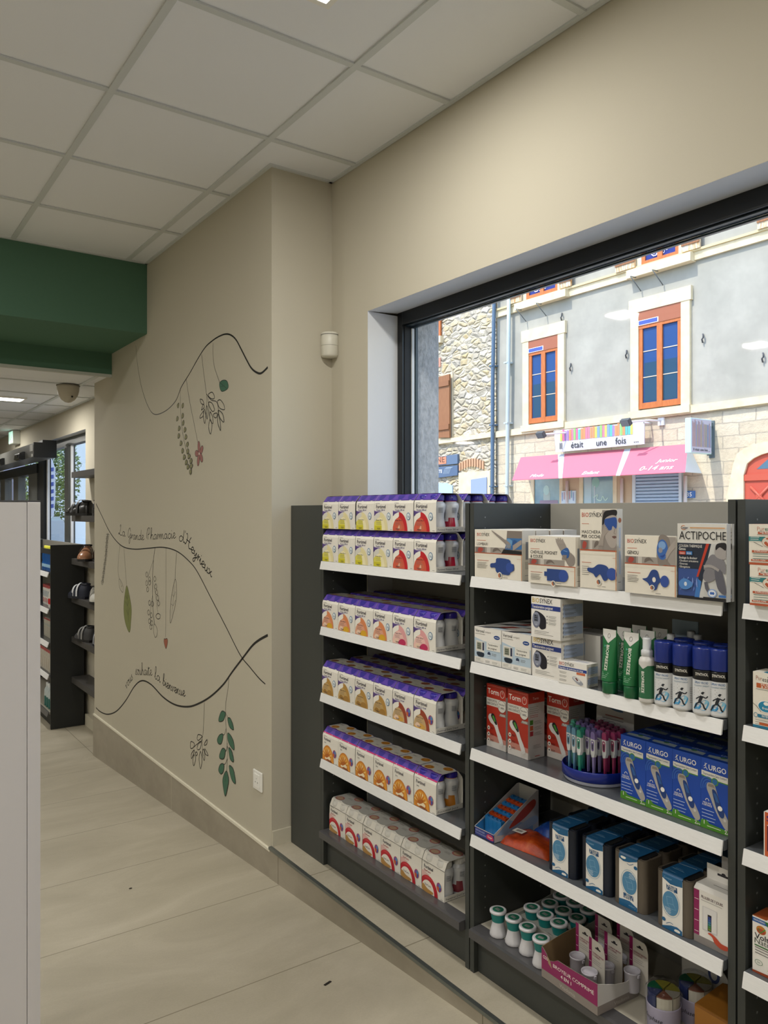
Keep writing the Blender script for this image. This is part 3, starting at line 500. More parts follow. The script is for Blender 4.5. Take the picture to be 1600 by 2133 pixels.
# ------------------------------------------------------------------ nutrition drink multipacks
CARD = M('#e8e4da', .45); PUR = I('#5e44a6', .35); PURD = I('#3c3191', .3); TXT = I('#2b2238', .4); GRY = I('#77746f', .4); WH = I('#efece4', .35)
PW, PD = .1150, .1115
BOT = M('#e0e1e3', .25, 0, .02); CAPM = M('#3a2f9c', .25)
def bottle(parent, x, y, cap=CAPM, neck='#b7303a', lab=None):
    mb = MB(); mb.lathe([(.0, .001), (.024, .001), (.0265, .006), (.0265, .022), (.024, .034), (.0215, .047), (.0225, .060), (.026, .074), (.0272, .084), (.026, .092), (.020, .097), (.019, .100)], (0, 0), BOT, 20, close=False)
    mb.lathe([(.0195, .0975), (.0195, .1005)], (0, 0), I(neck), 20, close=False)
    a0 = -2.4 if y < .05 else -1.6; L = [(.0269, .012), (.0269, .022), (.0245, .034), (.0219, .046)]; n = 8
    def pt_(r, z, a): return (r*math.cos(a), r*math.sin(a), z)
    if lab: mb.add([pt_(r+.0001, z, a0+1.5*q/n) for r, z in L for q in range(n+1)], [(j*(n+1)+q, j*(n+1)+q+1, (j+1)*(n+1)+q+1, (j+1)*(n+1)+q) for j in range(3) for q in range(n) if not (j == 2 and q < 3)], I(lab, .3), True)
    for i in range(5): mb.add([pt_(.0276, .078-.0035*i-dz*.0012, -.55+.6*q/4) for dz in (0, 1) for q in range(5)], [(q, q+1, 6+q, 5+q) for q in range(4)], I('#6b6f78'), True)
    o = mb.build('bottle', parent); o.location = (x, y, 0)
    mb = MB(); mb.lathe([(.021, .101), (.0215, .103), (.021, .1185), (.018, .1205), (0, .1208)], (0, 0), cap, 20, close=False)
    for k in range(20): a = k*math.pi/10; mb.box(.0208*math.cos(a)-.0008, .0208*math.sin(a)-.0008, .103, .0208*math.cos(a)+.0008, .0208*math.sin(a)+.0008, .117, cap)
    c = mb.build('cap', o)
    return o
FL = {
 'vanilla': dict(outer='#e6dba8', inner='#efe6bd', low='#cfc62e', sub='Protein 200 ml', top='p', desc='pale yellow', badge='b'),
 'red': dict(outer='#c3202a', inner='#cf5a42', low='#b8352c', sub='Protein 200 ml', top='p', desc='red', badge='b'),
 'peach': dict(outer='#dd8a5a', inner='#dfa184', low='#d9a92a', sub='Protein 200 ml', top='p', desc='peach orange', badge='b'),
 'pink': dict(outer='#e3a3a3', inner='#ecc0b6', low='#bd2c5a', sub='Protein 200 ml', top='p', desc='pale pink', badge='b'),
 'mocha': dict(outer='#b98d42', inner='#c2a064', low='#a67c38', sub='Protein 200 ml', top='p', desc='caramel brown', badge='b'),
 'choc': dict(outer='#9c4228', inner='#c9a878', low='#d6a44a', sub='Extra 2 kcal', top='p', desc='chocolate red', badge='c'),
 'juice': dict(outer='#cf7d1e', inner='#e0a33c', low='#e9c878', sub='Jucy', top='k', desc='golden orange', badge='c'),
 'gluco': dict(outer='#bb1a2c', inner='#d8cfc0', low='#b98c4e', sub='DiaCare', top='w', desc='red ringed', badge='c')}
def pack(fl, full=False):
    f = FL[fl]; t = empty('drink_multipack'); W_ = PW; h = .103
    prof = [(0, 0), (-.0008, .05), (.0, .094), (.003, h), (.020, .1235), (.026, .1252), (PD-.026, .1252), (PD-.020, .1235), (PD-.003, h), (PD, .094), (PD+.0008, .05), (PD, 0)]
    if f['top'] == 'w': prof = [(0, 0), (-.0008, .05), (.001, .098), (.012, .122), (.020, .126), (PD-.020, .126), (PD-.012, .122), (PD-.001, .098), (PD+.0008, .05), (PD, 0)]
    mb = MB(); n = len(prof); th = .0007
    cy, cz = PD/2, .06; inn = [(y+(cy-y)*.012, z+(cz-z)*.012) for y, z in prof]
    vs = [(0, y, z) for y, z in prof]+[(W_, y, z) for y, z in prof]+[(0, y, z) for y, z in inn]+[(W_, y, z) for y, z in inn]
    for i in range(n):
        j = (i+1) % n; zz = (prof[i][1]+prof[j][1])/2; mat = CARD
        if f['top'] != 'w' and zz > h-.0005 and (prof[i][1] > .12 or prof[j][1] > .12) and zz < .1250: mat = PUR
        mb.add(vs, [(i, n+i, n+j, j)], mat, False)
        mb.add(vs, [(2*n+i, 2*n+j, 3*n+j, 3*n+i), (i, j, 2*n+j, 2*n+i), (n+i, 3*n+i, 3*n+j, n+j)], CARD)
    # end tray lips
    for x0, x1 in ((0, .0007), (W_-.0007, W_)): mb.box(x0, .001, .0, x1, PD-.001, .017, CARD)
    k = Ink(mb, (W_, .001, 0), (0, 1, 0)); k.text('Fortimel '+f['sub'], .006, .005, .0062, TXT, w=.085)
    # front print
    k = Ink(mb, (0, -.0009, 0))
    k.text('NUTRICIA', .010, .093, .0036, TXT, w=.024); k.text('Fortimel', .012, .0775, .0125 if f['top'] == 'p' else .0115, TXT, .015, w=.058 if f['top'] == 'p' else .047)
    oc, ic, lo = I(f['outer']), I(f['inner']), I(f['low'])
    if f['top'] == 'p':
        k.poly([(.0005, .050), (.020, .060), (.034, .064), (.046, .066), (.030, .0668), (.012, .0668), (.0005, .0700)], I('#6f5a9c')); k.poly([(.0005, .050), (.016, .0585), (.022, .0625), (.0005, .0665)], I('#54407f'))
        k.text(f['sub'], .015, .0685, .0060, I('#3c2e7c'), .011, w=.050)
    elif f['top'] == 'k': k.text(f['sub'], .014, .067, .006, TXT, w=.013)
    else: k.text(f['sub'], .012, .067, .0065, I('#b01c30'), .012, w=.034); k.poly([(0, .045), (.04, .06), (.012, .066), (0, .066)], I('#dcb4ae'))
    def dome(cx, a, b, z0, m, t0=0, t1=180, n=26): k.poly([(max(.0005, cx+a*math.cos(R(t0+(t1-t0)*i/n))), z0+b*math.sin(R(t0+(t1-t0)*i/n))) for i in range(n+1)], m)
    if fl == 'juice':
        dome(.040, .043, .060, .001, oc); dome(.040, .039, .055, .001, I('#e29a34')); dome(.036, .030, .046, .001, oc)
        for q in range(7): a = R(28+q*22); k.poly([(.036+.016*math.cos(a), .012+.020*math.sin(a)), (.036+.033*math.cos(a-.12), .012+.036*math.sin(a-.12)), (.036+.036*math.cos(a+.05), .012+.040*math.sin(a+.05))], I(['#f2cf7c', '#eeb650', '#f6dfa6'][q % 3]))
        k.blob([(.018, .008), (.05, .003), (.062, .015), (.044, .022), (.030, .016)], I('#f4e2c0')); k.blob([(.02, .02), (.045, .03), (.05, .022), (.03, .012)], I('#b5621a')); k.blob([(.03, .003), (.07, .001), (.066, .006), (.04, .009)], I('#8f4a1c'))
    elif fl == 'gluco':
        dome(.034, .049, .056, .001, oc); dome(.034, .046, .053, .001, I('#cf3a44'), 60, 120); dome(.032, .034, .040, .001, I('#ece6da')); k.blob([(.004, .002), (.05, .001), (.06, .010), (.03, .014), (.006, .024)], lo); k.text('DiaCare', .016, .022, .0065, TXT, .01, w=.032)
    else:
        dome(.036, .047, .063, .001, oc); dome(.036, .047, .063, .001, I('#ece8dc'), 90, 168); k.poly([(.036, .064), (.036, .050), (.010, .030), (.0005, .03), (.0005, .047), (.012, .058)], I('#f1ede2') if fl != 'vanilla' else I('#d9d7cc')); k.poly([(.036, .062), (.036, .053), (.060, .048)], oc)
        dome(.034, .034, .044, .001, ic)
        if fl == 'vanilla': k.rect(.001, .001, .046, .015, lo); k.poly([(.001, .016), (.047, .016), (.043, .034), (.012, .036), (.001, .028)], I('#dcd45c'))
        elif fl == 'red': k.blob([(.02, .006), (.04, .003), (.056, .012), (.042, .026), (.030, .018)], I('#cb6a4c')); k.blob([(.030, .010), (.040, .008), (.038, .020)], I('#e0b49a'))
        else: k.blob([(.034, .002), (.070, .001), (.074, .012), (.060, .020), (.042, .016)] if fl != 'choc' else [(.004, .002), (.05, .001), (.06, .012), (.03, .018)], lo); k.blob([(.008, .006), (.030, .004), (.034, .014), (.018, .018)], I('#eacbb4') if fl != 'mocha' else I('#9c7430'))
        k.text(f['sub'] if fl != 'choc' else 'Extra 2 kcal', .014, .034, .0048, TXT, .01, w=.038); k.lines(.014, .029, .034, 3, .004, .0009, GRY)
        k.rect(.018, .007, .022, .0014, TXT); k.rect(.021, .004, .016, .0012, TXT)
    if f['badge'] == 'b': k.ell(.089, .050, .0105, .0125, I('#2f6c9c')); k.ell(.089, .050, .0085, .0103, I('#dfe6e6')); k.text('20g', .089, .0465, .006, I('#2f5c8c'), .015, 'c')
    else:
        k.ell(.090, .040, .0125, .0150, I('#b9432c'));
        for q, cc in enumerate(('#3f8ec0', '#7a4c9c', '#d0622c', '#4a4fa0')): k.ell(.090, .040, .011, .0135, I(cc), 8, q*90+4, q*90+86)
    k.rect(.098, .004, .012, .0012, GRY)
    # shoulder print: half moon cut-outs with bottle caps behind
    if f['top'] != 'w':
        k = Ink(mb, (0, .0032, h+.0004), (1, 0, 0), (0, .017, .0205), .0001)
        for cx in (.030, .086): k.poly([(cx+.018*math.cos(R(180+a)), .024+.021*math.sin(R(180+a))) for a in range(0, 181, 12)], PURD)
        if f['top'] == 'k': k.rect(0, 0, W_, .0045, I('#c8286c')); k.rect(.01, .0015, .006, .0015, WH); k.rect(.06, .0015, .006, .0015, WH)
        else: k.rect(0, 0, W_, .0020, I('#3a2a78')); k.rect(.03, 0, .012, .0014, WH); k.rect(.088, 0, .012, .0014, WH)
        k = Ink(mb, (0, .022, .1253), (1, 0, 0), (0, 1, 0), .00005)
        dots, base = {'juice': ('#c98a34', '#d6d2c6'), 'mocha': ('#8a5a34', '#b9b6a8'), 'choc': ('#8a4a34', '#b9b6a8'), 'peach': ('#a5714a', '#a9a69a'), 'pink': ('#b08a7c', '#a9a69a')}.get(fl, ('#7a6a4a', '#a9a69a'))
        e = [(.002, .004)]+[(.03+.024*math.cos(R(a)), .006+.008*math.sin(R(a))) for a in range(200, 341, 20)]+[(.086+.024*math.cos(R(a)), .006+.008*math.sin(R(a))) for a in range(200, 341, 20)]+[(.113, .004), (.113, .064)]+[(.086+.024*math.cos(R(a)), .062+.008*math.sin(R(a))) for a in range(20, 161, 20)]+[(.03+.024*math.cos(R(a)), .062+.008*math.sin(R(a))) for a in range(20, 161, 20)]+[(.002, .064)]
        k.poly(e, I(base)); k.strip(e+[e[0]], .0014, PURD)
        for cx, cyy in ((.030, .018), (.086, .052)): k.ell(cx, cyy, .019, .015, I(dots)); k.ring(cx, cyy, .012, .009, .0022, I('#5c3a20' if fl != 'juice' else '#8f5418'))
        for cx, cyy in ((.086, .018), (.030, .052)): k.lines(cx-.012, cyy, .024, 2, .004, .0012, GRY)
        k.rect(0, -.001, W_, .0012, I('#c8286c' if f['top'] == 'k' else '#3a2a78'))
    else:
        k = Ink(mb, (0, .0205, .1262), (1, 0, 0), (0, 1, 0), .00005)
        e = [(.03+.027*math.cos(R(a)), .004+.010*math.sin(R(a))) for a in range(190, 351, 20)]+[(.086+.027*math.cos(R(a)), .004+.010*math.sin(R(a))) for a in range(190, 351, 20)]+[(.113, .07)]+[(.086+.024*math.cos(R(a)), .068+.008*math.sin(R(a))) for a in range(20, 161, 20)]+[(.03+.024*math.cos(R(a)), .068+.008*math.sin(R(a))) for a in range(20, 161, 20)]+[(.002, .07)]
        k.poly(e, I('#c9c7bf')); k.strip(e+[e[0]], .0012, I('#8c8a84'))
        for cx, cyy in ((.030, .010), (.086, .060)): k.ell(cx, cyy, .021, .017, I('#a8202c')); k.ell(cx, cyy, .016, .0125, I('#c8a88a')); k.ring(cx, cyy, .0185, .0150, .001, I('#e2c8c0'))
        k.lines(.05, .04, .03, 3, .004, .001, GRY); k.text('Fortimel', .012, .05, .006, GRY, w=.026)
        k = Ink(mb, (0, .0005, .098), (1, 0, 0), (0, .011, .024), .0001); k.rect(0, -.001, W_, .0013, I('#3c3a3a'))
    o = mb.build('sleeve', t)
    if f['top'] == 'w':
        mb = MB()
        for cx in (.030, .086): mb.lathe([(.0215, .0), (.0235, .004), (.021, .013), (.018, .020)], (cx, .0225), M('#e0ded8', .25), 20, z0=.101, close=False)
        mb.build('shrink_neck', t)
    if full:
        for bx in (.030, .0862):
            for by in (.028, .0842): bottle(t, bx, by, CAPM if f['top'] != 'w' else M('#dcdad4', .3), {'red': '#b52a34', 'choc': '#8a4a2c', 'juice': '#d08a2c', 'gluco': '#c9c7c2'}.get(fl, '#b9b7b2'), {'red': '#a51c34', 'juice': '#c8802a', 'gluco': '#8a3a44'}.get(fl))
    return t
PROTO = {}
def put_pack(fl, x, yl, z, label, full=False, dz=0, rot=0):
    k = (fl, full); g = 'multipacks of drink bottles in cardboard sleeves'
    if k not in PROTO: o = PROTO[k] = pack(fl, full); at(o, (x, yl, z), -90+rot); tag(o, label, 'drink pack', g)
    else: dup(PROTO[k], (x, yl, z), -90+rot, label, g)
Y0 = 2.6385; ST = .1175
def rows(z, fls, x0, shelf, depth, jig, full_last=True, tier=''):
    for d in range(depth):
        for c in range(6):
            fl = fls[c]; y = Y0-c*ST+random.uniform(-.0006, .0006)
            if jig and not d: y += jig[c]
            place = ['first', 'second', 'third', 'fourth', 'fifth', 'nearest'][c]
            pos = {0: 'front row', 1: 'second row back', 2: 'rearmost row'}[d]
            lab = f"{FL[fl]['desc']} printed drink multipack, {shelf}, {pos}, {place} from the left" if c < 5 else f"{FL[fl]['desc']} printed drink multipack, {shelf}, {pos}, rightmost with open bottle end"
            put_pack(fl, x0+d*(PD+.001)+random.uniform(0, .0005), y, z, lab, full_last and c == 5 and (d == 0 or shelf.startswith('upper')))
A = ['vanilla']*4+['red']*2
rows(SZ[0]+.0005, A, 1.567, 'lower top shelf tier', 1, None)
rows(SZ[0]+.1275, A, 1.568, 'upper top shelf tier', 1, [.002, .002, -.004, -.003, .001, 0])
for d in (1, 2):
    put_pack('red', 1.568+d*.1122, Y0-5*ST, SZ[0]+.1275, f'drink multipack with purple caps above the shelf top, {ORD[d]} behind the open end', True)
    put_pack('red', 1.568+d*.1122, Y0-5*ST, SZ[0]+.0005, f'hidden red drink multipack on the top shelf, lower tier, {ORD[d]} behind the front row', True)
rows(SZ[1]+.0005, ['peach']*4+['pink']*2, 1.566, 'second shelf down', 3, None)
rows(SZ[2]+.0005, ['mocha']*4+['choc']*2, 1.566, 'third shelf down', 3, None)
rows(SZ[3]+.0005, ['juice']*6, 1.567, 'fourth shelf down', 1, None)
Y0 = 2.625
rows(-1.2425, ['gluco']*6, 1.590, 'bottom shelf', 1, None)
# ------------------------------------------------------------------ the street outside
FX = 12
sb('ground_street', (2.135, -25, -1.95, 10.2, 60, -1.9), mottled('pale_street', [(.3, '#a5a39c'), (.7, '#b9b6ae')], 30, .95, .5, .01))  # street and pavements coloured extra pale to bounce sunlight into the room
sb('ground_pavement', (10.2, -25, -1.95, 12, 60, -1.78), mottled('pavement', [(.3, '#c4c0b6'), (.7, '#d4d0c6')], 8, .9, .2, .01))
sb('ground_pavement', (2.135, -25, -1.9, 3.4, 60, -1.75), mottled('pavement2', [(.3, '#c4c0b6'), (.7, '#d4d0c6')], 8, .9, .2, .01))
STONE = stone('rubble_stone', [(0, '#d8c9a2'), (.3, '#b9b2a2'), (.5, '#e2d8c0'), (.75, '#cdb98a'), (1, '#d9d4c8')], '#cdc5b2', 4.3, 8.2, .03, .09)
ASH = stone('cut_stone', [(0, '#d6c9aa'), (1, '#c6b694')], '#aea288', 1.1, 1.25, .012, .03, True)
REND = mottled('grey_render', [(.3, '#96958a'), (.5, '#a2a095'), (.7, '#b0aea2')], 1.1, .95, .25, .02)
CREAM = mottled('cream_stone', [(.3, '#cdbf9c'), (.6, '#dccfae'), (.8, '#e4dac0')], 5, .85, .3, .01)
WOOD = mottled('orange_wood', [(.3, '#a85a26'), (.7, '#c47236')], 14, .55, .1, .002, (3, 3, .5)); WOODD = mottled('brown_wood', [(.3, '#7d5233'), (.6, '#94643f'), (.8, '#a8794e')], 14, .7, .3, .004, (5, 3, .4))
PEEL = mottled('peeling_paint', [(.35, '#a8793f'), (.5, '#c9b493'), (.62, '#cfccc0')], 9, .8, .5, .004, (4, 1, .6))
PANE = M('#2c4c80', .25, 0, 0, 'sky_tinted_pane', .12); PANED = M('#2b4a62', .25, 0, 0, 'dim_pane', .12)  # blue of the reflected sky is painted into the pane colour
def onf(name, label, cat, group=None):
    return tag(empty(name, (FX, 0, 0), -90), label, cat, group)
def slab(mb, pts, y0, y1, m): mb.prism(pts, 'y', y0, y1, m)
def off(p, dy):                     # keeps a facade outline, nothing else
    return p
gb = onf('apartment_building', 'grey rendered old house with cream stone window surrounds across the street', 'building')
mb = MB(); slab(mb, [(-12.68, 1.75), (8, 1.75), (8, 7), (-12.68, 7)], 0, 3, REND); mb.build('wall', gb)
mb = MB(); slab(mb, [(-12.68, -1.8), (-8.02, -1.8), (-8.02, 1.75), (-12.68, 1.75)], 0, 3, ASH); slab(mb, [(-8.02, -1.8), (-6.95, -1.8), (-6.95, 1.75), (-8.02, 1.75)], 0, 3, ASH); slab(mb, [(-6.95, -1.8), (8, -1.8), (8, 1.75), (-6.95, 1.75)], 0, 3, ASH); mb.build('stone_ground_storey', gb)
mb = MB(); slab(mb, [(-12.68, 1.64), (-9.4, 1.66), (-6, 1.71), (8, 1.73), (8, 1.85), (-6, 1.83), (-9.4, 1.80), (-12.68, 1.77)], -.07, .05, CREAM); mb.build('string_course', gb)
mb = MB(); slab(mb, [(-12.68, 4.28), (8, 4.24), (8, 4.38), (-12.68, 4.42)], -.05, .05, CREAM); slab(mb, [(-12.68, 4.42), (8, 4.38), (8, 4.42), (-12.68, 4.46)], -.08, .05, M('#c9b98e')); mb.build('string_course', gb)
def casement(u0, u1, z0, z1, parent, wood=WOOD, box=True, bars=2, sur=.17, lab=None):
    """tall wooden casement in a stone surround"""
    mb = MB()
    slab(mb, [(u0-sur, z0-.05), (u0, z0-.05), (u0, z1), (u0-sur, z1)], -.06, .03, CREAM); slab(mb, [(u1, z0-.05), (u1+sur, z0-.05), (u1+sur, z1), (u1, z1)], -.06, .03, CREAM)
    slab(mb, [(u0-sur-.03, z1), (u1+sur+.03, z1), (u1+sur+.03, z1+.24), (u0-sur-.03, z1+.24)], -.07, .03, CREAM)
    slab(mb, [(u0-sur-.02, z0-.16), (u1+sur+.02, z0-.16), (u1+sur+.02, z0-.03), (u0-sur-.02, z0-.03)], -.10, .03, CREAM)
    s = mb.build('window_surround', parent)
    if lab: s['label'] = lab
    zt = z1
    if box:
        mb = MB(); slab(mb, [(u0, z1-.26), (u1, z1-.26), (u1, z1), (u0, z1)], -.055, .02, M('#9c5b3c', .5)); slab(mb, [(u0, z1-.25), (u0+.42, z1-.25), (u0+.42, z1-.16), (u0, z1-.16)], -.058, -.05, I('#e8e8f0')); slab(mb, [(u0+.01, z1-.24), (u0+.40, z1-.24), (u0+.40, z1-.17), (u0+.01, z1-.17)], -.060, -.05, I('#3a4fa0')); mb.build('shutter_box', s); zt = z1-.26
    mb = MB(); f = .075; um = (u0+u1)/2
    for q, a in enumerate(((u0, z0, u0+f, zt), (u1-f, z0, u1, zt), (u0, z0, u1, z0+f*1.4), (u0, zt-f*.7, u1, zt), (um-.055, z0, um+.055, zt))): mb.box(a[0], -.04-.002*q, a[1], a[2], .0, a[3], wood)
    for k in range(1, bars+1): z = z0+.1+(zt-z0-.1)*k/(bars+1); mb.box(u0+f, -.022, z-.008, u1-f, .0, z+.008, M('#c8b8a0'))
    mb.build('frame', s)
    mb = MB(); mb.box(u0+.02, -.014, z0+.02, u1-.02, -.004, zt-.02, PANE); mb.box(u0+.1, -.016, z0+.12, u1-.1, -.013, z0+(zt-z0)*.55, PANED)
    mb.build('pane', s)
casement(-8.94, -8.07, 1.86, 3.62, gb, lab='stone surround with a striped roller shutter box over a wooden window')
casement(-11.68, -10.87, 1.85, 3.58, gb)
casement(-5.6, -4.75, 1.90, 3.62, gb)
def upper(u0, u1, zs, zt, s0, s1, parent):
    mb = MB(); slab(mb, [(u0-.25, zs-.17), (u1+.3, zs-.17), (u1+.3, zs-.02), (u0-.25, zs-.02)], -.16, .05, CREAM); slab(mb, [(u0-.12, zs), (u0, zs), (u0, zt), (u0-.12, zt)], -.05, .03, CREAM); slab(mb, [(u1, zs), (u1+.12, zs), (u1+.12, zt), (u1, zt)], -.05, .03, CREAM); slab(mb, [(u0-.12, zt), (u1+.12, zt), (u1+.12, zt+.2), (u0-.12, zt+.2)], -.05, .03, CREAM); s = mb.build('window_surround', parent)
    mb = MB(); um = (u0+u1)/2
    for q, a in enumerate(((u0, zs, u0+.07, zt), (u1-.07, zs, u1, zt), (u0, zs-.02, u1, zs+.10), (um-.05, zs, um+.05, zt))): mb.box(a[0], -.04-.002*q, a[1], a[2], .0, a[3], WOOD)
    mb.build('frame', s); mb = MB(); mb.box(u0+.02, -.014, zs+.02, u1-.02, -.004, zt-.02, M('#323c80', .3, 0, 0, None, .1)); mb.build('pane', s)
    mb = MB(); k = Ink(mb, (0, -.018, 0), e=.0005)
    for q in range(9):
        cx = u0+.08+(u1-u0-.16)*(q+.5)/9; dz = .30-.14*abs(q-4)/4+.1; k.ring(cx, zs+.62-dz, .045, .05, .014, I('#c9c2c6'), n=10); k.ring(cx, zs+.62-dz-.08, .02, .03, .010, I('#c9c2c6'), n=8); k.strip([(cx, zs+.66-dz), (cx, zt-.04)], .05, I('#ddd6d8'))
    k.ring(u0+.27, zs+.26, .09, .12, .02, I('#c8bfd6'), n=10); mb.build('lace_curtain', s)
    for a, b in ((u0-.12-s0, u0-.10), (u1+.10, u1+.12+s1)):
        mb = MB(); mb.box(a, -.11, zs+.02, b, -.07, zt+.1, PEEL); mb.box(a, -.125, zs+.12, b, -.11, zs+.20, WOODD); mb.box(a, -.125, zt-.15, b, -.11, zt-.07, WOODD); mb.build('shutter', s)
    mb = MB()
    for a in (u0-.05, u1-.35): mb.tube([(a, -.14, zs-.19), (a, -.30, zs-.19), (a+.02, -.02, zs-.42)], .009, M('#5c6468'), 6)
    mb.build('sill_bracket', s)
upper(-8.88, -8.12, 4.42, 5.8, .41, .32, gb); upper(-11.75, -10.88, 4.44, 5.8, .30, .28, gb)
upper(-6.2, -5.4, 4.42, 5.8, .36, .4, gb)
# wall hooks
mb = MB()
for (u, z) in [(-10.8,3.924), (-10.57,2.875), (-9.233,2.913), (-7.683,2.925), (-6.643,2.433)]: mb.tube([(u, -.01, z+.07), (u+.03, -.05, z+.05), (u+.03, -.05, z), (u, -.04, z-.02), (u+.01, -.03, z-.08)], .014, M('#45484c'), 6)
mb.build('wall_hook_row', gb)['kind'] = 'stuff'
# shop front openings under the awning
def opening(name, u0, u1, z0, z1, m, lab=None):
    mb = MB(); mb.box(u0-.09, -.03, z0, u0, .03, z1, CREAM); mb.box(u1, -.03, z0, u1+.09, .03, z1, CREAM); s = mb.build(name, gb)
    if lab: s['label'] = lab
    mb = MB(); mb.box(u0, -.008, z0, u1, .02, z1, m); mb.build('pane', s); return s
SHOPG = mottled('shop_glass', [(.3, '#4f7484'), (.55, '#6d94a2'), (.75, '#8eb2bb')], .9, .12, 0, 0)
s = opening('shop_window', -11.55, -10.85, -1.6, .95, SHOPG); mb = MB(); k = Ink(mb, (0, -.009, 0), e=.0008); k.blob([(-11.3, .25), (-11.15, .1), (-11.12, .4), (-11.25, .5)], I('#a8b8b0')); k.ell(-11.22, .45, .08, .1, I('#a9c9c0')); k.rect(-11.4, .1, .5, .14, I('#8d7c8c')); k.blob([(-11.3, 0), (-11.0, 0), (-11.05, .15), (-11.25, .12)], I('#a5506a')); mb.build('window_display', s)
s = opening('shop_window', -10.25, -9.53, -1.6, .95, SHOPG); mb = MB(); k = Ink(mb, (0, -.009, 0), e=.0008); k.ell(-9.95, .57, .09, .10, I('#86b8ac')); k.rect(-10.23, .05, .18, .8, I('#a9c2c6')); k.rect(-9.99, 0, .03, .5, I('#b4c4c8')); k.strip(smooth_pts([(-10.0, .28), (-9.9, .33), (-9.92, .25), (-9.82, .22), (-9.78, .30), (-9.72, .22), (-9.66, .27)], 4), .02, I('#b6d4c4')); mb.build('window_display', s)
mb = MB(); mb.box(-9.08, -.05, -1.6, -9.02, .02, .95, M('#c9d4d8')); mb.box(-8.12, -.05, -1.6, -8.06, .02, .95, M('#c9d4d8')); rs = mb.build('roller_shutter', gb)
mb = MB()
for q in range(28): z = -1.0+q*.06; mb.prism([(-.0, z), (-.03, z+.012), (-.03, z+.046), (0, z+.058)], 'x', -9.02, -8.12, M('#9fb6cc', .4)); 
mb.build('slats', rs)
for a in ((-10.85, -10.35), (-9.5, -9.1)):
    mb = MB(); mb.box(a[0], -.02, -1.6, a[1], .02, .95, M('#bfa98a', .7)); k = Ink(mb, (0, -.0205, 0), e=.0008); mb.build('pilaster', gb)
mb = MB(); mb.box(-10.78, -.05, .02, -10.42, -.02, .42, M('#c9d8de')); k = Ink(mb, (0, -.0505, 0), e=.0008)
for q in range(7): k.rect(-10.76+q*.048, .22+.03*(q % 3), .02, .17-.02*(q % 2), I(['#7c8cb8', '#b87c7c', '#6c9cb0'][q % 3]))
k.text('Il était une fois', -10.60, .07, .05, I('#51606c'), 0, 'c', w=.28); mb.build('shop_plaque', gb)
for u in (-10.62, -9.30, -7.98): mb = MB(); mb.tube([(u, -.06, -1.78), (u, -.06, .62)], .03, M('#eae6da', .4), 8); mb.build('awning_post', gb)
mb = MB(); mb.box(-8.02, -.03, .24, -7.83, .0, .36, M('#3568a8', .4)); k = Ink(mb, (0, -.0305, 0), e=.0008); k.text('35', -7.925, .265, .075, WH, .02, 'c'); o = mb.build('house_number', gb); o['label'] = 'blue plate reading 35'
# arched red door with stone surround
dr = []
A0 = [(-6.937,0.1813), (-6.937,0.5903), (-6.88,0.7726), (-6.777,0.8514), (-6.643,0.9044), (-6.535,0.928)]
UC = A0[-1][0]+.35; arch = A0+[(2*UC-u, z) for u, z in reversed(A0)]
big = [(UC+(u-UC)*1.0+(-.3 if u < UC else .3), z+.0) if i in (0, len(arch)-1) else (UC+(u-UC)*1.24, z+.17) for i, (u, z) in enumerate(arch)]
low = [(arch[0][0], -1.7)]; 
mb = MB()
o1 = [(big[0][0], -1.7)]+big+[(big[-1][0], -1.7)]; i1 = [(arch[0][0], -1.7)]+arch+[(arch[-1][0], -1.7)]
vs = [(u, -.06, z) for u, z in o1]+[(u, -.06, z) for u, z in i1]+[(u, .02, z) for u, z in o1]+[(u, .02, z) for u, z in i1]; n_ = len(o1)
mb.add(vs, [(i, i+1, n_+i+1, n_+i) for i in range(n_-1)]+[(i, 2*n_+i, 2*n_+i+1, i+1) for i in range(n_-1)]+[(n_+i, n_+i+1, 3*n_+i+1, 3*n_+i) for i in range(n_-1)], CREAM); ds = mb.build('door_surround', gb)
RED = M('#b5503c', .5, 0, .06); mb = MB(); slab(mb, i1, -.02, .02, RED); zd = .72; mb.box(arch[0][0], -.045, .50, arch[-1][0], -.02, .60, RED)
for q in range(3): u = arch[0][0]+.08+q*.46; mb.box(u, -.035, -.6, u+.36, -.02, .45, M('#b24b3a', .5)); mb.tube([(u+.03, -.045, .40), (u+.33, -.045, .1)], .022, RED, 6); mb.tube([(u+.33, -.045, .40), (u+.03, -.045, .1)], .022, RED, 6); mb.box(u+.13, -.06, .2, u+.22, -.03, .3, RED)
k = Ink(mb, (0, -.021, 0), e=.001); k.poly([(arch[0][0]+.2, .68), (arch[0][0]+.5, .68), (arch[0][0]+.6, .88), (arch[0][0]+.4, .84)], I('#4c6c80')); k.poly([(arch[0][0]+.6, .68), (arch[0][0]+1.0, .68), (arch[0][0]+.95, .92), (arch[0][0]+.68, .9)], I('#4c6c80')); mb.build('red_door', ds)
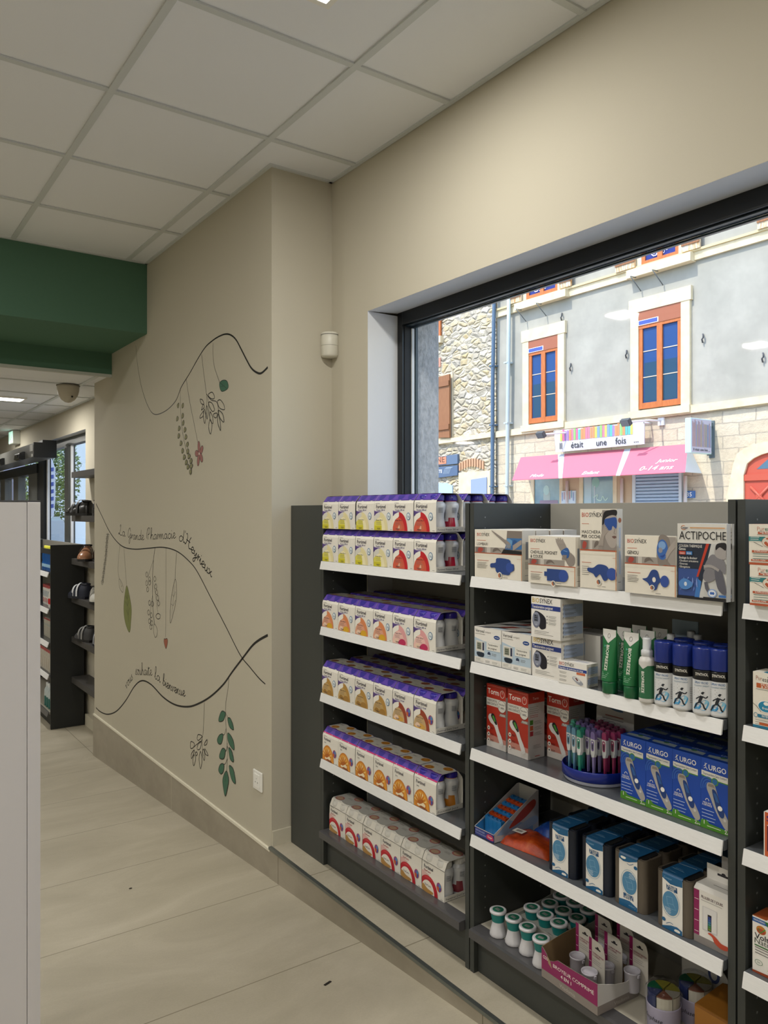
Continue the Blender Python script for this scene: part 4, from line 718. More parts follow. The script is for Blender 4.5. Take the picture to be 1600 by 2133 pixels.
# banner
t = onf('shop_banner', 'white fabric shop banner with coloured stripes reading Il était une fois above the pink awning', 'banner')
B4 = [(-10.83,1.626), (-8.709,1.609), (-8.709,1.208), (-10.79,1.192)]
mb = MB(); slab(mb, B4, -.2, -.18, M('#d6d9df', .6)); (bu, bz) = B4[3]; bw = B4[2][0]-bu; ang = math.degrees(math.atan2(B4[2][1]-bz, bw))
k = Ink(mb, (0, -.2005, 0), e=.0015); rnd = random.Random(3); cols = ['#8ab86a', '#d8b84a', '#c8788c', '#7898c8', '#58b0a8', '#b8c85a', '#d88a5a', '#9a7ab0', '#e0cf60', '#c86a90']
for q in range(30):
    u = bu+.12+q*(bw-.35)/30; k.k = 3; h0 = .19+.04*rnd.random(); k.rect(u, bz+.21, .045+.012*rnd.random(), h0, I(rnd.choice(cols)))
for w_, u_ in (('Il', .11), ('était', .40), ('une', 1.02), ('fois', 1.46), ('...', 1.87)): k.text(w_, bu+u_, bz+.055, .125 if w_ != 'une' else .125, I('#27292c'), .012)
mb.build('cloth', t)
mb = MB()
for (u, z) in (B4[0], B4[1]): mb.tube([(u, 0, z-.02), (u, -.2, z-.02)], .018, M('#e2e6e8'), 6)
mb.build('bracket', t)
# spot lamps on arms
for lab, (u, z) in (('small grey spotlight on an arm above the right end of the banner', [(-8.782,1.58)][0]), ('small spotlight on an arm left of the banner', [(-10.8,1.524)][0])):
    t = tag(empty('spotlight', (11.4, -u, z), -90), lab, 'spotlight', 'spotlights over the shop awning')
    mb = MB(); mb.T = Matrix.Rotation(R(35), 4, 'X'); mb.box(-.09, -.05, -.06, .09, .03, .06, M('#4a5054', .4)); mb.box(-.08, -.056, -.05, .08, -.05, .05, M('#6c7478', .2)); mb.build('head', t)
    mb = MB(); mb.tube([(0, .03, 0), (.25, .30, .03), (.30, .60, .03)], .018, M('#dfe4e6', .4), 6); mb.box(.24, .56, -.05, .36, .60, .09, M('#dfe4e6')); mb.build('arm', t)
# pink awning
t = onf('shop_awning', 'pink shop awning in three panels with white lettering over the shop windows', 'awning')
PINK = M('#c4687a', .75, 0, .02); GREYC = M('#c3ccd4', .7)
def panel(u0, u1, v0, v1, texts, name='canopy_panel'):
    mb = MB(); a, b, c, d = (u0, -.06, 1.16), (u1, -.06, 1.16), (v1, -.80, .645), (v0, -.80, .645)
    e = [(x, y, z-.012) for x, y, z in (a, b, c, d)]; mb.add([a, b, c, d]+e, [(0, 3, 2, 1), (4, 5, 6, 7), (0, 1, 5, 4), (1, 2, 6, 5), (2, 3, 7, 6), (3, 0, 4, 7)], PINK if name == 'canopy_panel' else GREYC)
    if texts:
        k = Ink(mb, d, (1, 0, 0), (0, .74, .515), e=.002)
        for s_, du, dv, hh in texts: k.text(s_, du, dv, hh, I('#f3e6ea'), .03, 'c')
    mb.build(name, t)
P_ = [(-11.90, -10.86, -11.403, -10.17), (-10.69, -9.24, -10.08, -8.85), (-9.10, -7.93, -8.76, -7.49)]
panel(*P_[0], [('Mode', .60, .07, .11)]); panel(*P_[1], [('Enfant', .60, .07, .11)]); panel(*P_[2], [('Junior', .72, .34, .11), ('0-14 ans', .64, .10, .14)])
panel(P_[0][1], P_[1][0], P_[0][3], P_[1][2], None, 'canopy_gusset'); panel(P_[1][1], P_[2][0], P_[1][3], P_[2][2], None, 'canopy_gusset')
mb = MB(); mb.add([(-7.93, -.06, 1.16), (-7.49, -.80, .645), (-7.70, -.02, .66), (-7.93, -.05, 1.14), (-7.50, -.79, .64), (-7.71, -.01, .65)], [(0, 1, 2), (3, 5, 4), (0, 3, 4, 1), (1, 4, 5, 2), (2, 5, 3, 0)], GREYC); mb.build('canopy_side', t)
# projecting sign
t = tag(empty('projecting_sign', (11.62, 7.52, 1.24), 0), 'projecting light box sign with coloured vertical stripes beside the awning', 'sign')
mb = MB(); mb.box(-.30, -.055, -.285, .28, .055, .285, M('#b7d6da', .4)); mb.build('box', t, .01)
mb = MB(); mb.box(-.285, -.058, -.27, .265, -.054, .27, M('#b9b9cc', .5)); k = Ink(mb, (-.285, -.058, -.27), e=.0008); rnd = random.Random(5)
for q in range(17): k.k = 3; hh = .36+.08*rnd.random(); k.rect(.02+q*.031, .09, .017, hh, I(rnd.choice(['#5d7896', '#9a7c86', '#8a9078', '#a5906c', '#7c88a8', '#b08a84'])))
k.text('Il était une fois ...', .275, .025, .045, I('#30343a'), .01, 'c', w=.46); mb.build('face', t)
mb = MB(); mb.box(.28, -.03, .18, .40, .03, .24, M('#5c6a6e')); mb.box(.28, -.03, -.30, .40, .03, -.24, M('#5c6a6e')); mb.box(.36, -.05, -.34, .385, .05, .28, M('#5c6a6e')); mb.build('bracket', t)
# rubble stone house
s2 = onf('stone_house', 'rubble stone house with wooden shutters, left of the grey house across the street', 'building')
mb = MB(); slab(mb, [(-30, -1.8), (-12.72, -1.8), (-12.72, 7), (-30, 7)], .0, 3, STONE); mb.build('wall', s2)
mb = MB(); slab(mb, [(-16, 1.62), (-12.72, 1.66), (-12.72, 1.76), (-16, 1.72)], -.08, .02, CREAM); mb.build('ledge', s2)
wl = MB(); 
def rect_px(nm, q, y0, y1, m, parent): mb = MB(); slab(mb, q, y0, y1, m); return mb.build(nm, parent)
w_ = rect_px('window_surround', [(-15.36,3.181), (-14.18,3.308), (-14.17,3.214), (-14.17,1.604), (-15.36,1.653)], -.03, .01, CREAM, s2)
rect_px('frame', [(-15.28,3.1), (-14.61,3.197), (-14.61,1.786), (-15.28,1.791)], -.05, -.02, WOOD, w_); rect_px('pane', [(-14.87,3.115), (-14.65,3.144), (-14.65,1.87), (-14.87,1.865)], -.055, -.045, PANED, w_)
mb = MB(); q = [(-14.63,3.234), (-14.18,3.251), (-14.18,1.753), (-14.63,1.788)]; slab(mb, q, -.12, -.08, WOODD)
for z in (q[0][1]-.25, q[2][1]+.2): mb.box(q[0][0], -.15, z, q[1][0], -.11, z+.12, M('#8a5c3a', .7))
mb.build('shutter', w_)
w_ = rect_px('window_surround', [(-15.36,4.315), (-14.54,4.224), (-14.54,4.063), (-15.36,4.112)], -.1, .01, CREAM, s2); rect_px('shutter', [(-15.28,4.777), (-14.59,4.754), (-14.59,4.211), (-15.28,4.266)], -.06, -.02, WOOD, w_)
rect_px('brick_patch', [(-15.27,3.739), (-14.63,3.72), (-14.63,3.5), (-15.27,3.537)], -.02, .01, M('#b98672', .9), s2)
sg = rect_px('shop_sign', [(-15.36,1.295), (-13.96,1.354), (-13.96,1.129), (-15.36,1.104)], -.06, .0, M('#5b6f88', .5), s2); mb = MB(); q = [(-15.36,1.319), (-14.36,1.321), (-14.36,1.149), (-15.36,1.128)]; slab(mb, q, -.07, -.06, M('#cf8564', .6)); k = Ink(mb, (0, -.0705, 0), e=.001); a = q[1]; k.text('IGNE', a[0]-.05, a[1]-.135, .15, I('#5c3c30'), .0, 'r', w=.53); mb.build('orange_panel', sg)
sg = rect_px('shop_sign', [(-15.36,1.08), (-13.96,1.095), (-13.96,0.8594), (-15.36,0.7938)], -.06, .0, M('#4f6480', .5), s2); mb = MB(); k = Ink(mb, (0, -.0605, 0), e=.001); a = [(-14.52,0.9386)][0]; k.text('SAGISTE', a[0], a[1], .08, WH, .015, 'r', w=.40)
for q in range(5): k.strip([(a[0]+.05+q*.05, a[1]-.03), (a[0]+.12+q*.05, a[1]+.10), (a[0]+.2+q*.05, a[1]+.12)], .008, I('#b8c8d0'))
mb.build('lettering', sg)
rect_px('gate', [(-15.36,0.7341), (-14.43,0.694), (-14.18,0.6184), (-14.18,0.2326), (-15.36,0.197)], -.03, .0, M('#a9c4dc', .5), s2)
d_ = rect_px('door_surround', [(-13.94,0.9149), (-12.87,0.9244), (-12.87,0.2191), (-13.94,0.2301)], -.04, .0, CREAM, s2); rect_px('shutter_door', [(-13.49,0.7424), (-12.96,0.7782), (-12.96,0.22), (-13.49,0.2255)], -.06, -.03, M('#8c9cb8', .5), d_)
mb = MB(); 
for q in range(10): a = [(-13.91,1.026), (-13.12,1.043)]; u = a[0][0]+(a[1][0]-a[0][0])*q/9; mb.box(u-.03, -.03, a[0][1]-.06+.08*math.sin(q/9*3.14), u+.02, 0, a[0][1]+.12+.08*math.sin(q/9*3.14), M('#c39a78', .9))
mb.build('brick_arch', s2)
for nm, lab, pa, m in (('downpipe', 'dark blue grey downpipe running down the corner of the stone house', [(-12.64,5.336), (-12.65,4.655), (-12.7,2.816), (-12.71,0.2168)], M('#4f6880', .5)), ('downpipe', 'pale grey downpipe on the grey house, right of the dark one', [(-12.19,5.429), (-12.2,3.782), (-12.23,2.134), (-12.25,0.212)], M('#b4c4c6', .5))):
    t = onf(nm, lab, 'downpipe', 'downpipes between the two houses'); mb = MB(); mb.tube([(u, -.12, z) for u, z in pa]+[(pa[-1][0], -.12, -1.78)], .042, m, 12); mb.build('pipe', t)
    mb = MB()
    for z in (3.2, 1.9, .55): mb.box(pa[-1][0]-.055, -.17, z, pa[-1][0]+.055, 0, z+.03, m)
    mb.build('clamp', t)['kind'] = 'stuff'
# end of the street seen through the far entrance window
t = tag(empty('pale_building', (7, 42, -1.9)), 'bright pale building far down the street, seen through the entrance window', 'building')
sbox('wall', (-6, 0, 0, 9, 6, 6.5), M('#eef4f2', .8), t); sbox('roof', (-6.2, -.4, 6.5, 9.2, 6, 6.8), M('#9fb2bc', .8), t)
t = tag(empty('grey_outbuilding', (2.9, 22, -1.9)), 'lilac grey rendered wall seen through the glass entrance doors', 'building')
sbox('wall', (-.9, 0, 0, 1.2, 3, 5.5), M('#a9a8b4', .9), t)
# tree: trunk and a crown of many leaf cards
t = tag(empty('street_tree', (5.35, 26.5, -1.9)), 'green leafy tree down the street, seen through the entrance window', 'tree')
mb = MB(); mb.tube([(0, 0, 0), (.05, 0, 1.6), (0, .1, 3)], [.16, .12, .07], M('#6a5a44', .9), 8); mb.build('trunk', t)
rnd = random.Random(11); mb = MB(); LM = [M(c, .7) for c in ('#5f7f3c', '#7f9c4c', '#48682f', '#9ab060')]
for q in range(7000):
    a, b, r = rnd.uniform(0, 6.28), rnd.uniform(-1, 1), rnd.uniform(.3, 1)**.5; s_ = math.sqrt(1-b*b); c0 = Vector((1.25*r*s_*math.cos(a), 1.25*r*s_*math.sin(a), 3.1+1.9*r*b)); e = Vector((rnd.gauss(0, 1), rnd.gauss(0, 1), rnd.gauss(0, .6))).normalized()*.06; f = e.orthogonal().normalized()*.03
    mb.add([c0-e, c0+f, c0+e, c0-f], [(0, 1, 2, 3)], rnd.choice(LM))
mb.build('crown', t)
t = tag(empty('feather_flag', (4.05, 19.3, -1.9)), 'blue and white striped feather flag outside the entrance', 'flag')
mb = MB(); mb.tube([(-.12, 0, 0), (-.12, 0, 2.6), (-.05, 0, 3.0), (.10, 0, 3.2)], .012, M('#4a5a70'), 6); mb.build('pole', t)
mb = MB(); mb.prism([(-.10, 1.35), (.12, 1.35), (.20, 2.2), (.20, 2.9), (.10, 3.2), (-.05, 3.0), (-.10, 2.5)], 'y', -.004, .004, M('#dfe6f0', .7)); k = Ink(mb, (0, -.005, 0), e=.001)
for q in range(6): k.poly([(-.09, 1.95+q*.17), (.16, 2.0+q*.17), (.16, 2.09+q*.17), (-.09, 2.04+q*.17)], I('#3a56a8'))
k.blob([(-.03, 1.5), (.06, 1.5), (.08, 1.75), (-.01, 1.8)], I('#4a66b0')); mb.build('cloth', t)
t = tag(empty('planter_box', (3.95, 18.0, -1.9)), 'pale box planter under the feather flag outside the entrance', 'planter'); sbox('tub', (-.16, -.15, 0, .16, .15, 1.72), M('#c4d2da', .6), t); 
mb = MB(); mb.prism([(-.12, 1.72), (.12, 1.72), (.08, 1.80), (-.08, 1.80)], 'y', -.1, .1, M('#b5c6c8')); mb.build('lid', t)
sb('ground_far', (1.99, 13, -1.95, 30, 90, -1.9), M('#b3b5b4', .9))
# ------------------------------------------------------------------ products in the middle bay
def U(n, loc, rz=0): return at(n, loc, -90+rz)
def carton(name, w, d, h, front, side=None, top=None, body=WHITE, inside=None):
    mb = MB(); mb.box(0, 0, 0, w, d, h, body)
    front(Ink(mb, (0, 0, 0)), w, h)
    if side: side(Ink(mb, (w, 0, 0), (0, 1, 0)), d, h)
    if top: top(Ink(mb, (0, 0, h), (1, 0, 0), (0, 1, 0)), w, d)
    return mb.build(name)
OR, NV, BLU, G5, SK, DK = I('#c05a34'), I('#1c3470', .3), I('#2a4aa0', .3), I('#7b7874'), I('#8d857f'), I('#1d1c20')
CRM = M('#e6e0d3', .42); LB = I('#c8d4e4')
def logo(k, u, v, h, yel=False):
    a = I('#c4a63c') if yel else I('#b4442c'); k.text('BIO', u, v, h, a, .03, w=h*2.0); k.text('SYNEX', u+h*2.15, v, h, DK, .01, w=h*3.6); k.k -= 1; k.ell(u+h*3.45, v+h*1.22, h*.08, h*.08, DK, 8); k.ell(u+h*3.72, v+h*1.22, h*.08, h*.08, DK, 8)
def belt(k, u, v, s, kind='belt'):
    if kind == 'belt': k.blob([(u-.5*s, v+.06*s), (u-.28*s, v+.10*s), (u-.22*s, v+.24*s), (u+.3*s, v+.22*s), (u+.38*s, v+.1*s), (u+.5*s, v+.08*s), (u+.5*s, v-.1*s), (u+.36*s, v-.14*s), (u+.28*s, v-.25*s), (u-.22*s, v-.2*s), (u-.3*s, v-.06*s), (u-.5*s, v-.06*s)], I('#2b4684'), 3); k.ell(u+.32*s, v-.02*s, .15*s, .15*s, I('#34509c'))
    elif kind == 'band': k.poly([(u-.5*s, v+.1*s), (u-.38*s, v+.1*s), (u-.38*s, v+.2*s), (u+.3*s, v+.2*s), (u+.3*s, v-.2*s), (u-.38*s, v-.2*s), (u-.38*s, v-.05*s), (u-.5*s, v-.05*s)], I('#2b4684')); k.ell(u+.34*s, v, .2*s, .2*s, I('#34509c'))
    elif kind == 'mask': k.blob([(u-.5*s, v+.12*s), (u-.3*s, v+.13*s), (u-.1*s, v+.24*s), (u+.2*s, v+.20*s), (u+.3*s, v), (u+.2*s, v-.2*s), (u+.08*s, v-.22*s), (u-.05*s, v-.05*s), (u-.2*s, v-.15*s), (u-.3*s, v-.05*s), (u-.5*s, v+.02*s)], I('#2b4684'), 4); k.ell(u+.38*s, v-.02*s, .18*s, .18*s, I('#34509c'))
    else: k.blob([(u-.5*s, v), (u-.3*s, v+.06*s), (u-.12*s, v+.32*s), (u+.1*s, v+.32*s), (u+.2*s, v+.08*s), (u+.3*s, v), (u+.16*s, v-.12*s), (u+.06*s, v-.34*s), (u-.12*s, v-.32*s), (u-.28*s, v-.12*s)], I('#2b4684'), 4); k.ell(u-.02*s, v, .07*s, .09*s, CRM); k.ell(u+.40*s, v-.03*s, .17*s, .2*s, I('#34509c'))
    k.ell(u-.1*s, v-.28*s, .1*s, .1*s, I('#e9e4da')); k.ell(u-.1*s, v-.28*s, .07*s, .07*s, I('#b5714e')); k.ell(u-.1*s, v-.28*s, .07*s, .07*s, I('#54606c'), t0=-60, t1=100)
def heat(title, kind, photo):
    def f(k, w, h):
        th = .012*(1 if h > .15 else .85); logo(k, w*.05, h*(.865 if h < .17 else .90), th*.92); b = h*(.49 if h > .15 else (.40 if len(title) > 1 else .52)); bh = .115*h; k.rect(w*.05, b+bh+h*(.205 if len(title) > 1 else .135), w*.20, .0014, I('#c9826a'))
        y = b+bh+h*(.11 if len(title) > 1 and h < .15 else (.085 if len(title) > 1 else .035))
        for i, s_ in enumerate(title): k.text(s_, w*.05, y-i*.0115, .0085, DK, .011, w=w*{'LOMBARI': .24, 'CHEVILLE, POIGNET': .58, '& COUDE': .27, 'MASCHERA': .52, 'PER OCCHI': .50, 'GENOU': .23}[s_])
        k.rect(0, b-.018*h, w, .018*h, I('#b25a3c')); k.rect(0, b, w*.78, bh, I('#9c958e')); k.rect(w*.03, b, w*.2, bh, I('#7a6f6b')); k.blob([(w*.07, b+.02*h), (w*.15, b+.01*h), (w*.19, b+.08*h), (w*.1, b+.10*h)], I('#a8463c')); k.rect(w*.27, b, w*.08, bh, I('#c4beb6')); k.blob([(w*.4, b+.02*h), (w*.5, b+.06*h), (w*.58, b+.03*h), (w*.5, b+.11*h), (w*.42, b+.09*h)], I('#6f655f'))
        photo(k, w, h, b)
        k.rect(0, b-.05*h, w, .008*h, CRM); k.rect(w*.9, b-.10*h, w*.08, .006*h, I('#cf9c88')); k.lines(w*.06, b-.22*h, w*.24, 5, .013*h*2, .0011, G5); k.rect(w*.06, b-.17*h, w*.26, .0013, I('#b4664e')); belt(k, w*.60, b*(.50 if h < .15 else .42), w*(.48 if kind != 'mask' else .74), kind)
        k.rect(w*.62, h*.03, w*.1, .001, G5); k.rect(w-.0022, 0, .0022, b, I('#c58a5c'))
    return f
def ph_back(k, w, h, b):
    k.blob([(w*.38, h*.985), (w*.66, h*.80), (w*.80, h*.66), (w*.84, h*.60), (w*.70, h*.62), (w*.66, h*.72), (w*.45, h*.90)], SK, 4); k.poly([(w*.70, h*.985), (w*.995, h*.985), (w*.995, b), (w*.60, b), (w*.68, h*.70)], I('#80766f')); k.poly([(w*.70, h*.84), (w*.995, h*.84), (w*.995, h*.62), (w*.66, h*.60)], I('#3c6fa8')); k.blob([(w*.70, h*.82), (w*.8, h*.79), (w*.78, h*.68), (w*.69, h*.66)], I('#6a9ac4')); k.blob([(w*.83, h*.80), (w*.90, h*.78), (w*.88, h*.70), (w*.81, h*.70)], I('#2b568e'))
    k.poly([(w*.58, b), (w*.63, h*.61), (w*.995, h*.585), (w*.995, b)], DK)
    for q in range(4): k.strip(smooth_pts([(w*.99, h*(.80-.02*q)), (w*.90, h*(.74-.025*q)), (w*.82, h*(.68-.025*q))], 3), .0042, I('#a1978f'))
    for q in range(3): k.strip(smooth_pts([(w*.66, h*.80), (w*(.70+.03*q), h*.72), (w*(.69+.035*q), h*.63)], 3), .0040, I('#978d86'))
def ph_wrist(k, w, h, b):
    k.blob([(w*.97, b+.005), (w*.86, b+.02*h), (w*.76, h*.62), (w*.72, h*.72), (w*.76, h*.72), (w*.86, h*.70), (w*.93, h*.66), (w*.99, h*.58)], SK, 4); k.blob([(w*.60, h*.92), (w*.66, h*.78), (w*.72, h*.70), (w*.82, h*.74), (w*.80, h*.84), (w*.74, h*.92), (w*.66, h*.95)], I('#9a928b'), 4)
    for q in range(4): k.strip([(w*(.66+.035*q), h*.86), (w*(.60+.045*q), h*(.955+.02*(q in (1, 2))))], .0038, I('#a59c94'))
    k.blob([(w*.71, h*.70), (w*.83, h*.78), (w*.88, h*.70), (w*.86, h*.58), (w*.78, h*.58), (w*.73, h*.62)], I('#2f5c9c'), 4); k.strip([(w*.76, h*.72), (w*.84, h*.70)], .002, I('#6d92c4'))
    for q in range(3): k.strip([(w*(.74+.03*q), h*.53), (w*(.76+.03*q), h*.63)], .0045, I('#8a817a'))
def ph_mask(k, w, h, b):
    k.poly([(w*.62, h*.985), (w*.995, h*.985), (w*.995, b), (w*.50, b), (w*.60, h*.66)], I('#8f8781')); k.blob([(w*.62, h*.80), (w*.66, h*.95), (w*.82, h*.985), (w*.995, h*.985), (w*.995, h*.92), (w*.8, h*.90), (w*.70, h*.84)], DK, 4); k.blob([(w*.70, h*.88), (w*.995, h*.90), (w*.995, h*.58), (w*.88, h*.52), (w*.76, h*.58), (w*.69, h*.70)], I('#aaa19a'), 5); k.blob([(w*.68, h*.86), (w*.80, h*.885), (w*.995, h*.89), (w*.995, h*.76), (w*.90, h*.79), (w*.86, h*.74), (w*.72, h*.75)], I('#2a4f98'), 4); k.blob([(w*.88, h*.66), (w*.97, h*.67), (w*.995, h*.65), (w*.94, h*.635)], I('#6b4f4a'), 3); k.strip([(w*.96, h*.76), (w*.93, h*.70), (w*.98, h*.69)], .0012, I('#6f6762'))
    for q in range(4): k.strip(smooth_pts([(w*.52+w*.04*q, b+.01), (w*(.60+.02*q), h*.66), (w*(.70+.03*q), h*(.80-.02*q))], 3), .0040, I('#a0978f'))
def ph_knee(k, w, h, b):
    k.poly([(w*.72, h*.985), (w*.995, h*.985), (w*.995, b), (w*.72, b), (w*.63, h*.65), (w*.64, h*.80)], I('#9b948e')); k.blob([(w*.66, b+.02*h), (w*.68, h*.985), (w*.85, h*.985), (w*.90, h*.80), (w*.84, h*.62), (w*.9, b), (w*.8, b)], I('#857c75'), 4); k.ell(w*.745, h*.77, w*.105, h*.17, I('#3c68b0')); k.ell(w*.74, h*.84, w*.07, h*.07, I('#7ea4d4')); k.ell(w*.71, h*.76, w*.04, h*.045, I('#8f8f98')); k.blob([(w*.70, h*.66), (w*.76, h*.64), (w*.80, h*.70), (w*.76, h*.68)], I('#2a4a94')); 
    for q in range(3): k.strip(smooth_pts([(w*.99, h*(.92-.04*q)), (w*.88, h*(.80-.04*q)), (w*.82, h*(.68-.03*q))], 3), .0045, I('#a79e97'))
def sd_heat(k, w, h):
    k.rect(w*.2, h*.1, w*.5, .0012, G5)
    if h > .15: k.ell(w*.5, h*.86, w*.28, w*.28, I('#b5714e')); k.rect(w*.35, h*.2, w*.3, h*.28, LB); k.rect(w*.35, h*.52, w*.3, h*.25, LB)
    else: k.rect(w*.25, h*.42, w*.3, h*.35, I('#8a8f96')); k.lines(w*.2, h*.36, w*.5, 6, .0035, .0009, G5)
def place(o, X, Y, Z, rz, label, cat, group=None): at(o, (X, Y, Z), -90+rz); return tag(o, label, cat, group)
z1, z2, z3, z4, z5 = [z+.0006 for z in SZ]+[-1.2424]
HG = 'boxes of gel heat packs on the top shelf'
p = place(carton('heat_pack_box', .196, .052, .140, heat(['LOMBARI'], 'belt', ph_back), sd_heat, body=CRM), 1.563, 1.748, z1, 0, 'wide cream box with a blue back belt, LOMBARI, leftmost on the middle bay top shelf', 'box', HG)
for i in range(3): dup(p, (1.563+.053*(i+1), 1.748-.004*i-.002, z1), -90, f'white topped back belt box, {ORD[i]} behind the leftmost LOMBARI box', HG)
p = place(carton('heat_pack_box', .166, .026, .127, heat(['CHEVILLE, POIGNET', '& COUDE'], 'band', ph_wrist), sd_heat, body=CRM), 1.553, 1.519, z1, 0, 'cream box with a blue wrist band picture, reading CHEVILLE, POIGNET & COUDE', 'box', HG)
for i in range(4): dup(p, (1.58+.027*i, 1.517, z1), -90, f'wrist band box, {ORD[i]} behind the front CHEVILLE, POIGNET box', HG)
place(carton('heat_pack_box', .114, .022, .199, heat(['MASCHERA', 'PER OCCHI'], 'mask', ph_mask), sd_heat, body=CRM), 1.560, 1.344, z1, 0, 'tall cream box with a woman wearing a blue eye mask, reading MASCHERA', 'box', HG)
place(carton('heat_pack_box', .139, .010, .137, heat(['GENOU'], 'knee', ph_knee), sd_heat, body=CRM), 1.547, 1.196, z1, 0, 'cream box with a blue knee pad picture, reading GENOU', 'box', HG)
def f_acti(k, w, h):
    k.rect(0, 0, w, h, I('#d8d6d0')); k.rect(0, h*.02, w, h*.72, I('#20293a')); k.rect(w*.02, h*.04, w*.42, h*.36, I('#36508e')); k.poly([(w*.44, 0), (w*.56, h*.35), (w*.70, h*.74), (w, h*.74), (w, 0)], I('#c9c9c6')); k.poly([(w*.60, h*.74), (w*.66, h*.74), (w*.44, h*.30), (w*.40, h*.30)], I('#bd3c26')); k.poly([(w*.36, h*.03), (w*.46, h*.03), (w*.50, h*.24), (w*.42, h*.28)], I('#4078bc'))
    for q in range(12): k.blob([(w*(.06+.03*q), h*(.1+.02*(q*7 % 9))), (w*(.1+.03*q), h*(.14+.02*(q*5 % 9))), (w*(.08+.03*q), h*(.17+.02*(q*3 % 9)))], I(['#5a74b8', '#28407c', '#7a90cc'][q % 3]), 2)
    k.ring(w*.05+.010, h*.945, .006, .0045, .0012, I('#cf7c3c'), 60, 330); k.text('Cooper', w*.08, h*.928, .006, I('#2b3350'), .02, w=w*.15); k.rect(w*.27, h*.938, w*.7, .0022, I('#d09a62')); k.text('ACTIPOCHE', w*.045, h*.79, .0185, DK, .0, w=w*.95)
    k.text('COUSSIN THERMIQUE', w*.04, h*.685, .0060, WH, 0, w=w*.48); k.text('Genou', w*.04, h*.645, .006, WH, .01, w=w*.14); k.rect(w*.04, h*.585, w*.14, .0075, I('#b8402c')); k.rect(w*.19, h*.585, w*.13, .0075, I('#3d78b8')); k.text('CHAUD', w*.06, h*.592, .004, WH, w=w*.1); k.text('FROID', w*.21, h*.592, .004, WH, w=w*.09)
    for i, s_ in enumerate(('Soulage la douleur', '/ Douleurs articulaires', '/ Entorses', '/ Elongations')): k.text(s_, w*.045, h*(.53-.04*i), .0052 if i == 0 else .0045, WH, .006*(i == 0), w=w*(.38, .40, .18, .23)[i])
    S2, S3 = I('#7d7b80'), I('#5c5c66')
    k.blob([(w*.62, h*.52), (w*.72, h*.60), (w*.86, h*.58), (w*.98, h*.50), (w*.98, h*.36), (w*.88, h*.40), (w*.72, h*.42), (w*.56, h*.40)], S2, 4); k.blob([(w*.78, h*.60), (w*.80, h*.72), (w*.92, h*.74), (w*.99, h*.70), (w*.99, h*.56), (w*.88, h*.55)], I('#a39e9c'), 4); k.blob([(w*.80, h*.66), (w*.82, h*.74), (w*.99, h*.755), (w*.99, h*.66), (w*.88, h*.70)], DK, 4); k.blob([(w*.55, h*.34), (w*.62, h*.42), (w*.78, h*.40), (w*.80, h*.30), (w*.66, h*.24), (w*.56, h*.27)], S2, 4); k.blob([(w*.78, h*.42), (w*.90, h*.40), (w*.99, h*.2), (w*.99, h*.09), (w*.86, h*.14), (w*.80, h*.26)], S3, 4); k.strip(smooth_pts([(w*.56, h*.44), (w*.70, h*.45), (w*.86, h*.40)], 4), .006, I('#a09b99')); k.strip([(w*.60, h*.24), (w*.62, h*.16), (w*.66, h*.12)], .008, S3)
    k.blob([(w*.04, h*.20), (w*.12, h*.26), (w*.22, h*.26), (w*.34, h*.20), (w*.24, h*.13), (w*.10, h*.13)], I('#4f84c4'), 4); k.ell(w*.185, h*.195, w*.03, h*.028, I('#cfd8e4')); k.rect(0, 0, w, h*.03, DK); k.rect(w*.55, h*.02, w*.45, h*.025, DK); k.ell(w*.73, h*.10, w*.09, h*.055, I('#8aa4d0')); k.ell(w*.73, h*.10, w*.07, h*.042, I('#dfe4ec')); k.ell(w*.71, h*.10, w*.025, h*.018, I('#3c66b0')); k.ell(w*.75, h*.10, w*.025, h*.018, I('#3c66b0')); k.rect(w*.86, h*.055, w*.14, h*.03, I('#3c70b4'))
for i in range(4):
    if i == 0: p = place(carton('cold_pack_pouch', .118, .016, .166, f_acti, body=M('#d4d6d8', .25)), 1.548, 1.0545, z1, 0, 'white and navy ACTIPOCHE pouch with an athlete holding her knee, front one', 'pouch', 'hot and cold pouches')
    else: dup(p, (1.548+.019*i, 1.0545-.001*i, z1), -90, f'hot and cold pouch, {ORD[i-1]} behind the front ACTIPOCHE pouch', 'hot and cold pouches')
